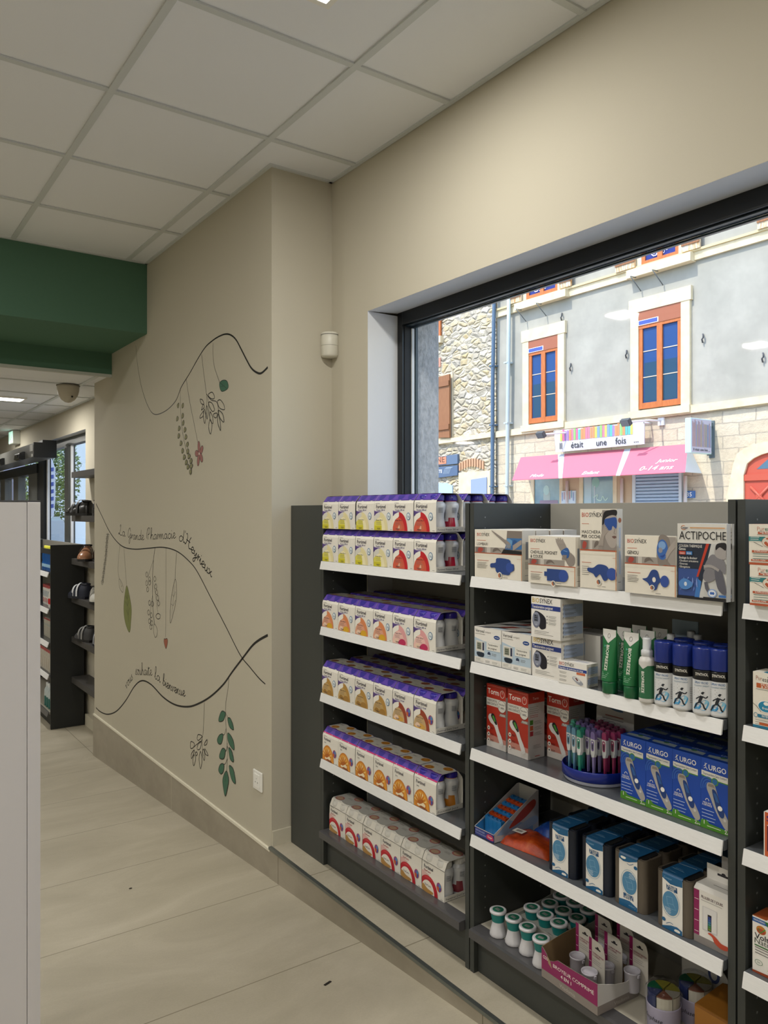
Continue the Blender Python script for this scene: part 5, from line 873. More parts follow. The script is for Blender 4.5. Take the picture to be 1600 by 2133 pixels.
# second shelf
def f_ver(k, w, h):
    k.poly([(0, h*.16), (w, h*.16), (w, h*.62), (w*.35, h*.62), (0, h*.70)], I('#b4c8d8')); k.poly([(w*.5, h), (w, h), (w, h*.62)], I('#e6e4de')); k.text('Veroval', w*.04, h*.85, .0095, DK, .012, w=w*.33); k.text('compact', w*.40, h*.86, .006, G5, 0, w=w*.22); k.rect(w*.04, h*.80, w*.36, .0012, G5)
    k.ell(w*.84, h*.78, w*.11, h*.055, I('#2b4c8c')); k.rect(w*.77, h*.773, w*.14, .0012, WH); k.poly([(w*.06, h*.32), (w*.38, h*.30), (w*.38, h*.60), (w*.06, h*.62)], I('#dcdad2')); k.rect(w*.10, h*.37, w*.17, h*.20, I('#9a9c8c')); k.rect(w*.31, h*.36, w*.06, h*.22, I('#27304c')); k.blob([(w*.10, h*.29), (w*.36, h*.29), (w*.34, h*.18), (w*.14, h*.18)], I('#1f2c3c'), 3)
    for q in range(3): k.rect(w*.12, h*(.39+.055*q), w*.13, .004, I('#5d6456'))
    k.rect(w*.47, h*.40, w*.5, h*.22, I('#e4e2da')); k.text('Tensiomètre', w*.52, h*.53, .0055, DK, .01, w=w*.36); k.text('de poignet', w*.52, h*.44, .0055, DK, .01, w=w*.32); k.ell(w*.56, h*.30, w*.055, h*.055, I('#30405c')); k.ell(w*.56, h*.275, w*.055, h*.035, LB, t0=180, t1=359); k.lines(w*.66, h*.31, w*.2, 2, .004, .0012, G5); k.rect(w*.05, h*.05, w*.28, h*.09, I('#e4e2da')); k.lines(w*.06, h*.11, w*.22, 2, .0035, .001, G5); k.lines(w*.42, h*.09, w*.2, 2, .0035, .001, G5); k.rect(w*.66, h*.03, w*.28, h*.08, I('#e4e2da')); k.lines(w*.68, h*.09, w*.22, 2, .0035, .001, G5); k.strip([(.0006, 0), (.0006, h)], .0008, I('#9a9c9c'))
def t_ver(k, w, d): k.poly([(0, 0), (w*.4, 0), (w*.9, d*.5), (w*.5, d*.5)], I('#3c3c44')); k.poly([(w*.5, d*.5), (w*.75, d*.5), (w, d), (w*.7, d)], I('#a7453a')); k.poly([(w*.5, d*.1), (w, d*.1), (w, d*.4), (w*.7, d*.4)], I('#b9c8d6')); k.strip([(0, .0008), (w, .0008)], .001, G5)
def s_ver(k, w, h): k.text('Veroval', w*.30, h*.10, .010, DK, .012, rot=90, w=h*.5); k.rect(w*.45, h*.1, w*.4, h*.7, LB)
vp = place(carton('blood_pressure_box', .1145, .083, .106, f_ver, s_ver, t_ver), 1.570, 1.757, z2, 0, 'white and pale blue wrist monitor box, front row, leftmost on the second shelf', 'box', 'pale blue wrist monitor boxes')
for x, y, lab in ((0, 1, 'front row, right of the leftmost one'), (1, 0, 'back row, behind the leftmost one'), (1, 1, 'back row, right one'), (2, 0, 'rearmost row, left one'), (2, 1, 'rearmost row, right one')): dup(vp, (1.570+.085*x, 1.757-.1165*y, z2), -90, 'white and pale blue wrist monitor box, '+lab, 'pale blue wrist monitor boxes')
def f_bio(k, w, h):
    logo(k, w*.04, h*.86, .0125, True); k.rect(0, h*.70, w, h*.115, I('#243a84')); k.text('Tensiomètre poignet', w*.03, h*.725, .0075, WH, .02, w=w*.72)
    k.blob([(w*.12, h*.62), (w*.32, h*.62), (w*.50, h*.50), (w*.52, h*.32), (w*.48, h*.24), (w*.30, h*.24)], I('#1b1b26'), 4); k.ell(w*.18, h*.43, w*.14, h*.20, I('#6d7286')); k.ell(w*.18, h*.45, w*.125, h*.17, I('#8a90a2')); k.rect(w*.10, h*.39, w*.15, h*.17, I('#5a6070')); k.rect(w*.12, h*.41, w*.10, .003, I('#262b34')); k.rect(w*.12, h*.47, w*.10, .003, I('#262b34')); k.rect(w*.12, h*.52, w*.06, .003, I('#262b34')); k.ell(w*.18, h*.31, w*.03, h*.02, I('#a9aebb'))
    for q in range(3): k.ell(w*.56, h*(.55-.08*q), .0016, .0016, DK, 10); k.lines(w*.61, h*(.555-.08*q), w*.3, 2, .0035, .0010, G5)
    k.lines(w*.12, h*.16, w*.7, 3, .0040, .0009, G5, .5)
def s_bio(k, w, h):
    k.rect(w*.12, h*.12, w*.86, h*.30, I('#b4c4e0')); k.rect(w*.12, h*.56, w*.86, h*.30, I('#b4c4e0'))
    for q in range(8): v = h*(.86-.105*q-(.03 if q > 3 else 0)); k.ring(w*.12, v, .0022, .0022, .0009, [I('#c08a4c'), I('#2b3a6c'), I('#2b3a6c'), I('#44546c')][q % 4], n=12); k.lines(w*.18, v, w*.7, 2, .003, .0008, G5, .5)
p = place(carton('blood_pressure_box', .104, .088, .1085, f_bio, s_bio), 1.565, 1.516, z2, 0, 'white navy banded box with yellow BIO lettering, lower of the stack of two', 'box', 'navy banded wrist monitor boxes')
dup(p, (1.552, 1.507, z2+.1095), -90, 'white navy banded box with yellow BIO lettering, topmost of the stack of two', 'navy banded wrist monitor boxes')
def f_plain(k, w, h): k.rect(w*.1, h*.5, w*.4, h*.3, LB)
def s_gray(k, w, h):
    k.rect(0, 0, w, h, I('#a5a8b0')); [k.lines(w*(.15+.16*q), h*.8, w*.05, 14, .005, .0025, G5) for q in range(4)]
place(carton('blood_pressure_box', .104, .10, .116, f_plain, s_gray), 1.668, 1.472, z2, 0, 'taller pale box with grey printed side, behind the stack of navy banded boxes', 'box')
def f_oxy(k, w, h):
    logo(k, w*.03, h*.80, .0085); k.rect(0, h*.62, w, h*.13, I('#26408c')); k.text('Oxymètre de pouls bout de doigt', w*.02, h*.65, .0045, WH, .012, w=w*.86); k.rect(w*.65, h*.50, w*.3, h*.10, I('#c86a44')); [k.lines(w*.04, h*(.50-.17*q), w*.3, 2, .003, .0008, G5) for q in range(3)]
    k.blob([(w*.50, h*.32), (w*.60, h*.40), (w*.82, h*.24), (w*.88, h*.12), (w*.78, h*.05), (w*.58, h*.20)], I('#9a9ea8'), 4); k.blob([(w*.53, h*.33), (w*.60, h*.38), (w*.78, h*.26), (w*.74, h*.18), (w*.60, h*.24)], I('#d4d4d6'), 4); k.poly([(w*.60, h*.34), (w*.65, h*.35), (w*.72, h*.25), (w*.67, h*.22)], I('#6a3a36'))
place(carton('oximeter_box', .0915, .045, .0585, f_oxy, s_bio, lambda k, w, d: k.lines(w*.4, d*.7, w*.5, 3, .006, .002, I('#6478a8'))), 1.560, 1.417, z2, 2, 'small white box with a grey finger oximeter, in front of the navy banded boxes', 'box')
# green gel tubes and sprays
GRN = M('#1d6a3c', .35); WT = M('#d2d0cc', .35)
def tube(lab, X, Y, rz, first=None):
    g = 'green gel tubes'
    if first: return dup(first, (X, Y, z2), -90+rz, lab, g)
    t = empty('gel_tube'); mb = MB(); L = []; n = 24
    for i in range(13):
        f_ = i/12; z = .030+.112*f_; a = .0185+.0035*f_; b = .0185*(1-f_)**.8+.0009; L.append((a, b, z))
    L.append((.0222, .0009, .156)); vs = []; 
    for a, b, z in L:
        for q in range(n): w = 2*math.pi*q/n; c_, s_ = math.cos(w), math.sin(w); vs.append((a*math.copysign(abs(c_)**.75, c_), b*math.copysign(abs(s_)**.75, s_), z))
    mb.add(vs, [(i*n+q, i*n+(q+1) % n, (i+1)*n+(q+1) % n, (i+1)*n+q) for i in range(len(L)-1) for q in range(n)], GRN, True); mb.add(vs[-n:], [tuple(range(n))], WT)
    tb = mb.build('body', t)
    # printing that follows the wedge shaped front of the tube
    mb = MB()
    def wr(pts, m, lay):
        out = []
        for u, v in pts:
            f_ = (v-.030)/.112; f_ = min(max(f_, 0), 1); b = .0185*(1-f_)**.8+.0009; a = .0185+.0035*f_; x = min(abs(u)/a, .98); yy = b*(1-x**(2/.75))**(.375) if x < 1 else 0; out.append((u, -yy-.0004-.0002*lay, v))
        return out
    def grid(top, bot, u0, u1, v0f, v1f, m, lay, nu=8, nv=6):
        vs = []; 
        for i in range(nv+1):
            for j in range(nu+1): u = u0+(u1-u0)*j/nu; vs += wr([(u, v0f(u)+(v1f(u)-v0f(u))*i/nv)], m, lay)
        mb.add(vs, [(i*(nu+1)+j, i*(nu+1)+j+1, (i+1)*(nu+1)+j+1, (i+1)*(nu+1)+j) for i in range(nv) for j in range(nu)], m, True)
    grid(0, 0, -.0205, .0205, lambda u: .122+abs(u)*.9, lambda u: .1558, WT, 1)
    def wtext(s_, u, v, h, m, w, bold=.02):
        vs, fs, tw = text_geo(s_, bold, 0); kx = w/tw; ky = h/.72; mb.add(wr([(u+y*ky, v-x*kx) for x, y in vs], m, 2), fs, m)
    wtext('BIOFREEZE', -.0035, .118, .0088, WH, .062); wtext('ACTION PAR LE FROID', -.0105, .108, .0035, I('#5a9a8a'), .046, 0)
    mb.add(wr([(-.010+.005*(q % 2), .118-.003*q) for q in range(3)], WH, 2), [(0, 1, 2)], I('#57a79a'))
    for q in range(4): mb.add(wr([(-.010, .051-.004*q), (.010-.002*q, .051-.004*q), (.010-.002*q, .0500-.004*q), (-.010, .0500-.004*q)], WH, 2), [(0, 1, 2, 3)], I('#9cc0a8'))
    cr = [(.0045*math.cos(R(a)), .140+.006*math.sin(R(a))) for a in range(0, 360, 30)]; ci = [(.0034*math.cos(R(a)), .140+.0048*math.sin(R(a))) for a in range(0, 360, 30)]
    mb.add(wr(cr+ci, WH, 3), [(i, (i+1) % 12, 12+(i+1) % 12, 12+i) for i in range(12)], G5)
    o = mb.build('print', t)
    mb = MB(); mb.lathe([(.0178, 0), (.0188, .001), (.0188, .024), (.0183, .0295), (.010, .030)], (0, 0), M('#15603a', .3), 28, close=False); mb.build('cap', t)
    return U(tag(t, lab, 'tube', g), (X, Y, z2), rz)
tb0 = tube('green and white gel tube, leftmost of the front pair beside the small oximeter box', 1.574, 1.262, -3)
tube('green and white gel tube, right one of the front pair, next to the spray bottle', 1.576, 1.199, 3, tb0)
for i, (x, y) in enumerate(((1.63, 1.262), (1.69, 1.262), (1.635, 1.197), (1.69, 1.200))): tube(f"green and white gel tube, {['directly', 'two places', 'directly', 'two places'][i]} behind the {['left', 'left', 'right', 'right'][i]} front tube", x, y, 2, tb0)
def spray(lab, X, Y, first=None):
    if first: return dup(first, (X, Y, z2), -90+8, lab, 'green spray bottles')
    t = empty('spray_bottle'); mb = MB(); mb.lathe([(0, .0006), (.0168, .0006), (.0185, .004), (.0185, .011)], (0, 0), WT, 28, close=False); mb.lathe([(.0186, .011), (.0186, .088)], (0, 0), M('#2d6a48', .35), 28, close=False); mb.lathe([(.0185, .088), (.0185, .097), (.016, .104), (.0125, .107), (.0125, .1085)], (0, 0), WT, 28, close=False)
    def wr(pts, lay): return [((.0187+.0001*lay)*math.sin(u/.0187), -(.0187+.0001*lay)*math.cos(u/.0187), v) for u, v in pts]
    n = 8; g = [( -.014+.028*j/n) for j in range(n+1)]; vs = wr([(u, .080+abs(u)*.75) for u in g]+[(u, .0965) for u in g], 1); mb.add(vs, [(j, j+1, n+2+j, n+1+j) for j in range(n)], WT, True)
    for s_, u, v, h, w in (('BIOFREEZE', -.004, .074, .0070, .050), ('SPRAY', -.011, .035, .0030, .012)): a, fs, tw = text_geo(s_, .02, 0); mb.add(wr([(u+y*h/.72, v-x*w/tw) for x, y in a], 2), fs, WH)
    mb.build('body', t)
    mb = MB(); mb.lathe([(.0125, .1085), (.0135, .110), (.0135, .121), (.0105, .1235), (.0098, .1245), (.0098, .148), (.0085, .151), (0, .1515)], (0, 0), M('#c4c6c8', .3), 24, close=False); mb.build('cap', t); return U(tag(t, lab, 'spray bottle', 'green spray bottles'), (X, Y, z2), 8)
sp0 = spray('small green and white spray bottle with a clear cap, between tubes and blue capped cans', 1.566, 1.148)
for i, (x, y) in enumerate(((1.665, 1.152), (1.70, 1.103), (1.745, 1.150))): spray(f"green spray bottle with grey cap, {['nearest', 'second', 'rearmost'][i]} of those standing behind the front spray", x, y, sp0)
t = place(carton('price_card', .075, .002, .168, lambda k, w, h: None, body=M('#aabfd2', .4)), 1.79, 1.235, z2, 0, 'pale blue card standing behind the gel tubes', 'card')
# cold spray cans
def can(lab, X, Y, rz=0, first=None):
    if first: return dup(first, (X, Y, z2), -90+rz, lab, 'cold spray cans with blue caps')
    t = empty('spray_can'); r = .0235; mb = MB(); mb.lathe([(0, .001), (.021, .001), (.0228, .003), (r, .006)], (0, 0), M('#c9cacb', .3), 32, close=False); mb.lathe([(r, .006), (r, .078)], (0, 0), M('#d5d7d9', .3), 32, close=False); mb.lathe([(r+.0001, .078), (r+.0001, .098)], (0, 0), M('#141518', .3), 32, close=False); mb.lathe([(r, .098), (.021, .101)], (0, 0), M('#141518', .3), 32, close=False)
    def wr(pts, lay): return [((r+.0001+.00012*lay)*math.sin(u/r), -(r+.0001+.00012*lay)*math.cos(u/r), v) for u, v in pts]
    def tx(s_, u, v, h, w, m, lay=2, b=.02): a, fs, tw = text_geo(s_, b, 0); mb.add(wr([(u+x*w/tw, v+y*h/.72) for x, y in a], lay), fs, m)
    tx('SYNTHOL', -.014, .088, .0062, .028, WH); mb.add(wr([(-.013, .0865), (.014, .0865), (.014, .0855), (-.013, .0855)], 2), [(0, 1, 2, 3)], I('#c9b96a')); tx('SPRAY FROID', -.016, .070, .0050, .030, I('#3c6a9a')); tx('SOULAGEMENT IMMEDIAT', -.018, .064, .0034, .034, I('#7a94a8'), b=0)
    for q in range(5): mb.add(wr([(-.019, .060-.004*q), (-.006+.003*(q % 2), .060-.004*q), (-.006+.003*(q % 2), .0591-.004*q), (-.019, .0591-.004*q)], 2), [(0, 1, 2, 3)], G5)
    for sp, m in ((((-.018, .012), (-.008, .016), (.004, .012), (.012, .018), (.016, .030), (.008, .036), (-.002, .030), (-.014, .026)), '#4a9cc8'), (((-.016, .016), (-.010, .024), (0, .022), (-.006, .014)), '#2b78b0'), (((.006, .026), (.014, .030), (.010, .036)), '#8cc4dc')): mb.add(wr(smooth_pts(sp, 4, True), 2 if m == '#4a9cc8' else 3), [tuple(range(len(sp)*4))], I(m))
    def st(pts, w):
        ps = smooth_pts(pts, 3); vs = []
        for i, p in enumerate(ps): a, b = ps[max(i-1, 0)], ps[min(i+1, len(ps)-1)]; dx, dy = b[0]-a[0], b[1]-a[1]; l = math.hypot(dx, dy) or 1; vs += wr([(p[0]-dy/l*w/2, p[1]+dx/l*w/2), (p[0]+dy/l*w/2, p[1]-dx/l*w/2)], 5)
        mb.add(vs, [(2*i, 2*i+1, 2*i+3, 2*i+2) for i in range(len(ps)-1)], I('#1c222c'))
    st([(.001, .044), (-.002, .036), (-.004, .030)], .0065); st([(-.004, .031), (.003, .026), (.006, .018), (.010, .015)], .0032); st([(-.004, .030), (-.010, .026), (-.015, .018), (-.018, .014)], .0030); st([(.002, .043), (.009, .040), (.013, .044)], .0024); st([(-.002, .043), (-.008, .039), (-.012, .036)], .0024); st([(.001, .048), (.003, .051), (.005, .050)], .005)
    for q in range(9): mb.add(wr([(.020, .020+.004*q), (.028, .020+.004*q), (.028, .0212+.004*q), (.020, .0212+.004*q)], 2), [(0, 1, 2, 3)], G5)
    mb.build('body', t); mb = MB(); mb.lathe([(.0236, .101), (.0238, .103), (.0238, .1455), (.0225, .1485), (.006, .149), (.0055, .1475), (0, .1475)], (0, 0), M('#1b2d78', .22), 32, close=False); mb.build('cap', t); return U(tag(t, lab, 'spray can', 'cold spray cans with blue caps'), (X, Y, z2), rz)
cn = can('white spray can with a blue cap, leftmost of the front row', 1.576, 1.1065, 18)
can('white spray can with a blue cap, second of the front row', 1.5765, 1.0585, 19, cn); can('white spray can with a blue cap, third of the front row', 1.577, 1.0080, 20, cn)
can('white spray can with a blue cap, front row, half hidden by the shelf upright', 1.588, .9755, 22, cn)
for i, y in enumerate((1.096, 1.045, .9945)): can(f"white spray can with a blue cap, {['leftmost', 'middle', 'rightmost'][i]} of the row behind", 1.6415, y+.004, 18, cn)
# third shelf: boxed thermometers, thermometer stand, blue boxes
TR, TG = I('#b3301f'), I('#4f9a38')
def f_torm(k, w, h):
    k.rect(0, 0, w, h, TR); k.rect(0, 0, w, h*.10, I('#d8d2cc')); k.poly([(0, h*.10), (w, h*.10), (w, h*.17), (0, h*.21)], I('#c9887a')); k.strip([(w*.05, h*.965), (w*.2, h*.975), (w*.95, h*.975)], .0008, I('#d88c7c'))
    k.text('Torm', w*.06, h*.845, .0165, WH, .015, w=w*.58); k.ring(w*.82, h*.878, .0085, .0105, .0012, WH, 110, 430); k.strip([(w*.82, h*.88), (w*.82, h*.945)], .0012, WH)
    k.rect(0, h*.655, w, h*.125, I('#dedad2')); k.text('THERMOMÈTRE', w*.03, h*.725, .0068, DK, .02, w=w*.52); k.text('SANS CONTACT', w*.03, h*.675, .0068, DK, .02, w=w*.55); k.ell(w*.80, h*.685, w*.21, h*.098, DK); k.ell(w*.80, h*.685, w*.20, h*.092, I('#e4e1da')); k.text('Résultat', w*.80, h*.705, .0048, DK, .01, 'c', w=w*.28); k.text('1 sec.', w*.80, h*.650, .0080, DK, .02, 'c', w=w*.30); k.poly([(w*.66, h*.53), (w*.72, h*.575), (w, h*.575), (w, h*.53)], I('#8d8a88')); k.text('FLASH', w*.74, h*.54, .0055, WH, .01, w=w*.22)
    k.blob([(w*.10, h*.46), (w*.16, h*.52), (w*.30, h*.53), (w*.46, h*.50), (w*.55, h*.42), (w*.66, h*.30), (w*.80, h*.20), (w*.88, h*.10), (w*.80, h*.07), (w*.70, h*.09), (w*.56, h*.22), (w*.40, h*.35), (w*.22, h*.39)], I('#dedcda'), 5); k.blob([(w*.24, h*.50), (w*.34, h*.545), (w*.46, h*.50), (w*.56, h*.40), (w*.50, h*.375), (w*.38, h*.42)], DK, 4); k.poly([(w*.30, h*.50), (w*.38, h*.515), (w*.49, h*.43), (w*.42, h*.415)], TG)
    for q in range(3): k.ell(w*.12, h*(.30-.095*q), .0055, .0062, I('#e9e4dc')); k.ell(w*.12, h*(.30-.095*q), .0022, .0025, DK); k.lines(w*.22, h*(.31-.095*q), w*.2, 2, .0035, .0009, DK)
    for q in range(4): k.ring(w*.9, h*.02, .006+.004*q, .006+.004*q, .0006, I('#b9aFA8'.lower()), 0, 180, 14)
def s_torm(k, w, h):
    k.rect(0, 0, w, h, I('#bdbbb9')); k.rect(0, h*.84, w, h*.16, TR); k.text('Torm', w*.28, h*.89, .0075, I('#e0b8b0'), .01, w=w*.36); k.lines(w*.1, h*.78, w*.6, 4, .0055, .001, G5); k.rect(w*.1, h*.655, w*.5, .001, TR); k.rect(w*.1, h*.63, w*.5, .001, TR)
    for q, c in enumerate(('#3f7a2c', '#b0522c', '#a02430')): k.rect(w*.1, h*(.52-.085*q), w*.2, w*.2, I(c)); k.lines(w*.36, h*(.56-.085*q), w*.5, 3, .0035, .0009, G5)
    k.lines(w*.3, h*.2, w*.5, 3, .004, .001, G5); k.rect(w*.4, h*.03, w*.3, .002, TR)
def t_torm(k, w, d): k.rect(0, 0, w, d, I('#77716c')); k.rect(w*.1, d*.3, w*.8, d*.2, I('#3d3a3a')); k.rect(0, 0, w, d*.08, TR)
tp = place(carton('thermometer_box', .082, .066, .189, f_torm, s_torm, t_torm), 1.618, 1.7555, z3, 0, 'red and white thermometer box reading Torm, leftmost of the three', 'box', 'red thermometer boxes')
dup(tp, (1.6165, 1.664, z3), -90, 'red and white thermometer box reading Torm, middle one, its grey side showing', 'red thermometer boxes')
dup(tp, (1.690, 1.5785, z3), -90, 'red and white thermometer box reading Torm, set back behind the thermometer stand', 'red thermometer boxes')
for i, y in enumerate((1.7555, 1.664)): dup(tp, (1.753, y, z3), -90, f"red thermometer box, {['left', 'right'][i]} one of the row at the back", 'red thermometer boxes')
# round counter stand of thermometers
BLP = M('#16287e', .25); t = tag(empty('display_stand', (1.664, 1.377, z3)), 'round blue plastic counter stand holding the thermometers in clear tubes', 'display stand')
mb = MB(); mb.lathe([(0, 0), (.084, 0), (.086, .002), (.087, .012)], (0, 0), M('#b9bccb', .15), 48, close=False); mb.lathe([(.088, .010), (.0905, .012), (.091, .036), (.0892, .038), (.088, .036), (.088, .022), (0, .022)], (0, 0), BLP, 48, close=False); mb.build('tray', t)
mb = MB(); mb.T = Matrix.Rotation(0, 4, 'Z'); mb.prism([(-.062, .022), (.062, .022), (.062, .165), (.050, .180), (.02, .188), (-.03, .184), (-.062, .170)], 'x', .0, .0015, M('#b5b3ae', .5)); o = mb.build('header_card', t); o.location = (.078-.004, .0, 0); 
mb = MB(); k = Ink(mb, (-.001, .06, -.002), (0, -1, 0), (0, 0, 1)); k.blob([(.02, .182), (.05, .187), (.09, .170), (.06, .168)], I('#3a5a78'), 4); k.rect(.03, .150, .06, .003, I('#8a4a44')); k.rect(.02, .142, .07, .0014, DK); o = mb.build('print', t); o.location = (.073, 0, 0)
def thermo(col, tip):
    t = empty('thermometer'); mb = MB(); c = M(col, .3); mb.T = Matrix.Diagonal((1.32, 1.2, .815, 1))
    prof = [(-.0058, .132), (-.0045, .141), (.0045, .141), (.0058, .132), (.0058, .112), (-.0058, .112)]
    mb.prism([(-.0062, .118), (-.0055, .136), (-.0035, .141), (.0035, .141), (.0055, .136), (.0062, .118)], 'y', -.0035, .0035, c)
    w = M('#d9dad8', .3); mb.prism([(-.0062, .118), (.0062, .118), (.0060, .075), (.0035, .062), (-.0028, .060), (-.0052, .075)], 'y', -.0036, .0036, w); mb.prism([(-.0028, .060), (.0035, .062), (.0024, .035), (.0012, .008), (-.0012, .008), (-.0020, .035)], 'y', -.0026, .0026, M(tip, .3))
    k = Ink(mb, (0, -.0036, 0), e=.0001); k.blob([(-.0036, .112), (.0036, .112), (.0040, .095), (.0028, .082), (-.0028, .082), (-.0040, .095)], I(col), 3); k.rect(-.0016, .086, .0032, .016, I('#2a3038')); k.ell(0, .108, .0020, .0024, WH, 10); mb.build('body', t)
    mb = MB(); mb.lathe([(.0096, .0), (.0104, .003), (.0104, .117), (.0090, .1205), (0, .1215)], (0, 0), PLASTIC, 12, close=False); mb.build('clear_tube', t)
    return t
VAR = [('#5e8fa8', '#5a8ca8', 'blue'), ('#2f9478', '#2c9078', 'green'), ('#7d6ba0', '#8377a8', 'violet'), ('#9c3a62', '#9c2f58', 'pink')]
PT = {}; cnt = {}
cells = []
for r in range(7):
    for c in range(7):
        x, y = (c-3)*.0228+(.006 if r % 2 else 0)-.003, (r-3)*.0225
        if x*x+y*y < .0775**2 and y < .062: cells.append((r, c, x, y))
for r, c, x, y in cells:
    # local frame of the stand: x to the right (towards -Y), y deeper
    ang = R(-90+32); lx, ly = x*math.cos(R(-14))-y*math.sin(R(-14)), x*math.sin(R(-14))+y*math.cos(R(-14))
    sx = (lx*.576+ly*.817)+(.0 if r else 0); u_ = lx*.817*-1; q_ = ly*.817+lx*.576; v = 0 if q_ < -.058 else 1 if q_ < -.040 else 2 if q_ < -.004 else 3; nm = VAR[v][2]
    loc = (1.664+ly, 1.377-lx, z3+.0225); lab = f"{nm} thermometer in a clear tube, {ORD[r]} row of the blue stand, {ORD[c]} from left"
    if nm not in PT: PT[nm] = o = thermo(VAR[v][0], VAR[v][1]); at(o, loc, -98); tag(o, lab, 'thermometer', 'thermometers on the blue stand')
    else: dup(PT[nm], loc, -98, lab, 'thermometers on the blue stand')
# blue boxes
UB = M('#14409c', .35); UG = I('#4f8c2a')
def f_urgo(k, w, h):
    k.rect(0, 0, w, h, I('#1546a6')); k.text('URGO', w*.26, h*.845, .0120, WH, .035, w=w*.58)
    for a in ((.10, .88, .20, .93), (.10, .85, .18, .87), (.14, .93, .17, .86), (.17, .87, .22, .84)): k.strip([(w*a[0], h*a[1]), (w*a[2], h*a[3])], .0012, WH); k.k -= 1
    k.poly([(w*.02, h*.82), (w*.90, h*.80), (w*.90, h*.70), (w*.60, h*.705), (w*.47, h*.69), (w*.34, h*.715), (w*.02, h*.74)], UG); k.poly([(w*.02, h*.82), (w*.90, h*.80), (w*.90, h*.715), (w*.60, h*.72), (w*.47, h*.70), (w*.34, h*.73), (w*.02, h*.755)], I('#dedcd4')); k.text('Thermomètre Sans Contact', w*.06, h*.762, .0052, I('#31406c'), .01, w=w*.80); k.ell(w*.47, h*.695, .0085, .0088, UG); k.ell(w*.47, h*.695, .0062, .0066, I('#2c6ca8'))
    for q in range(3): k.ring(w*.25, h*.60, .008+.005*q, .010+.006*q, .0018, I('#3a6cc0'), 60, 200, 14)
    k.blob([(w*.20, h*.58), (w*.24, h*.66), (w*.44, h*.66), (w*.54, h*.56), (w*.66, h*.40), (w*.82, h*.28), (w*.97, h*.15), (w*.96, h*.09), (w*.84, h*.07), (w*.70, h*.14), (w*.48, h*.30), (w*.32, h*.46)], I('#a9a5a0'), 5); k.poly([(w*.24, h*.61), (w*.26, h*.65), (w*.43, h*.65), (w*.47, h*.61)], I('#8a8078')); k.blob([(w*.38, h*.57), (w*.52, h*.56), (w*.66, h*.40), (w*.78, h*.31), (w*.76, h*.23), (w*.64, h*.23), (w*.50, h*.36)], I('#1d3c78'), 4); k.poly([(w*.42, h*.54), (w*.52, h*.53), (w*.62, h*.42), (w*.52, h*.42)], I('#2c5c9c')); k.ell(w*.645, h*.345, .0055, .0055, WH); k.ell(w*.80, h*.20, .0030, .0032, I('#c9c7c4'))
    k.ring(w*.22, h*.40, .004, .005, .0012, WH, 0, 180, 8); k.text('MESURE', w*.08, h*.355, .0040, WH, .01, w=w*.27); k.text('À DISTANCE', w*.05, h*.325, .0040, WH, .01, w=w*.33); k.lines(w*.04, h*.26, w*.48, 4, .0075, .0013, I('#b9c8e4'))
    k.poly([(0, 0), (w, 0), (w, h*.065), (w*.3, h*.085), (w*.19, h*.125), (w*.08, h*.125), (0, h*.10)], UG); k.text('1', w*.11, h*.06, .0085, WH, .02); k.rect(w*.22, h*.04, w*.45, .0016, I('#d5e4b8')); k.text('2', w*.80, h*.018, .0085, WH, .02); k.text('ans', w*.88, h*.018, .0045, WH, .01)
def t_urgo(k, w, d): k.rect(0, 0, w, d, I('#173f96')); k.poly([(w*.10, d*.18), (w*.96, d*.18), (w*.90, d*.46), (w*.62, d*.48), (w*.5, d*.53), (w*.4, d*.46), (w*.05, d*.40)], I('#8c9aa0')); k.text('URGO', w*.30, d*.60, .011, I('#8fa4c8'), .03, w=w*.5); k.ell(w*.5, d*.44, .007, .006, I('#3f6c48')); k.strip([(0, .0006), (w, .0006)], .0008, I('#0c2a6c'))
g = 'blue thermometer boxes'; up = place(carton('thermometer_box', .0722, .068, .1565, f_urgo, lambda k, w, h: k.rect(0, 0, w, h*.08, UG), t_urgo, body=UB), 1.594, 1.2445, z3, 0, 'blue and green thermometer box reading URGO, front row, leftmost', 'box', g)
for r in range(4):
    for c in range(4):
        if r+c == 0 or (c == 3 and r > 3): continue
        y = 1.2445-.0728*c
        x = 1.594+.0695*r+random.uniform(0, .0006)
        dup(up, (x, y, z3), -90, f"blue and green thermometer box reading URGO, {['front row', 'second row', 'third row', 'rearmost row'][r]}, {ORD[c]} from the left" , g)
for r in range(4): pass
# fourth shelf: slanted tray of pill organisers, bags, pill wallets
t = tag(empty('display_tray', (1.571, 1.757, z4), -90), 'slanted white and blue cardboard display tray holding pill organisers', 'display tray'); BLC = M('#2f6fae', .35)
mb = MB(); w_, d_, h_ = .083, .185, .118; ci = M('#b7b5ae', .6)
mb.box(0, 0, 0, w_, d_, .001, ci); mb.box(0, 0, 0, w_, .001, .026, M('#27337c', .4)); mb.box(0, d_-.001, 0, w_, d_, h_, ci)
for x0, x1 in ((0, .001), (w_-.001, w_)): mb.prism([(.0, .0), (d_, .0), (d_, h_), (d_-.01, h_), (.0, .026)], 'x', x0, x1, M('#b9b9bc', .4))
k = Ink(mb, (0, 0, 0)); k.text('SEMAINIER', .004, .014, .0055, I('#a9b4e0'), .01, w=.040); k.text('MULTICOMPARTIMENTS', .004, .007, .004, I('#a9b4e0'), 0, w=.045); k.blob([(.052, .006), (.056, .019), (.076, .019), (.080, .006)], I('#b8305a'), 3); k.text('Cooper', .066, .010, .0055, WH, .01, 'c', w=.018); k.rect(0, .024, w_, .0018, I('#c9c7c0'))
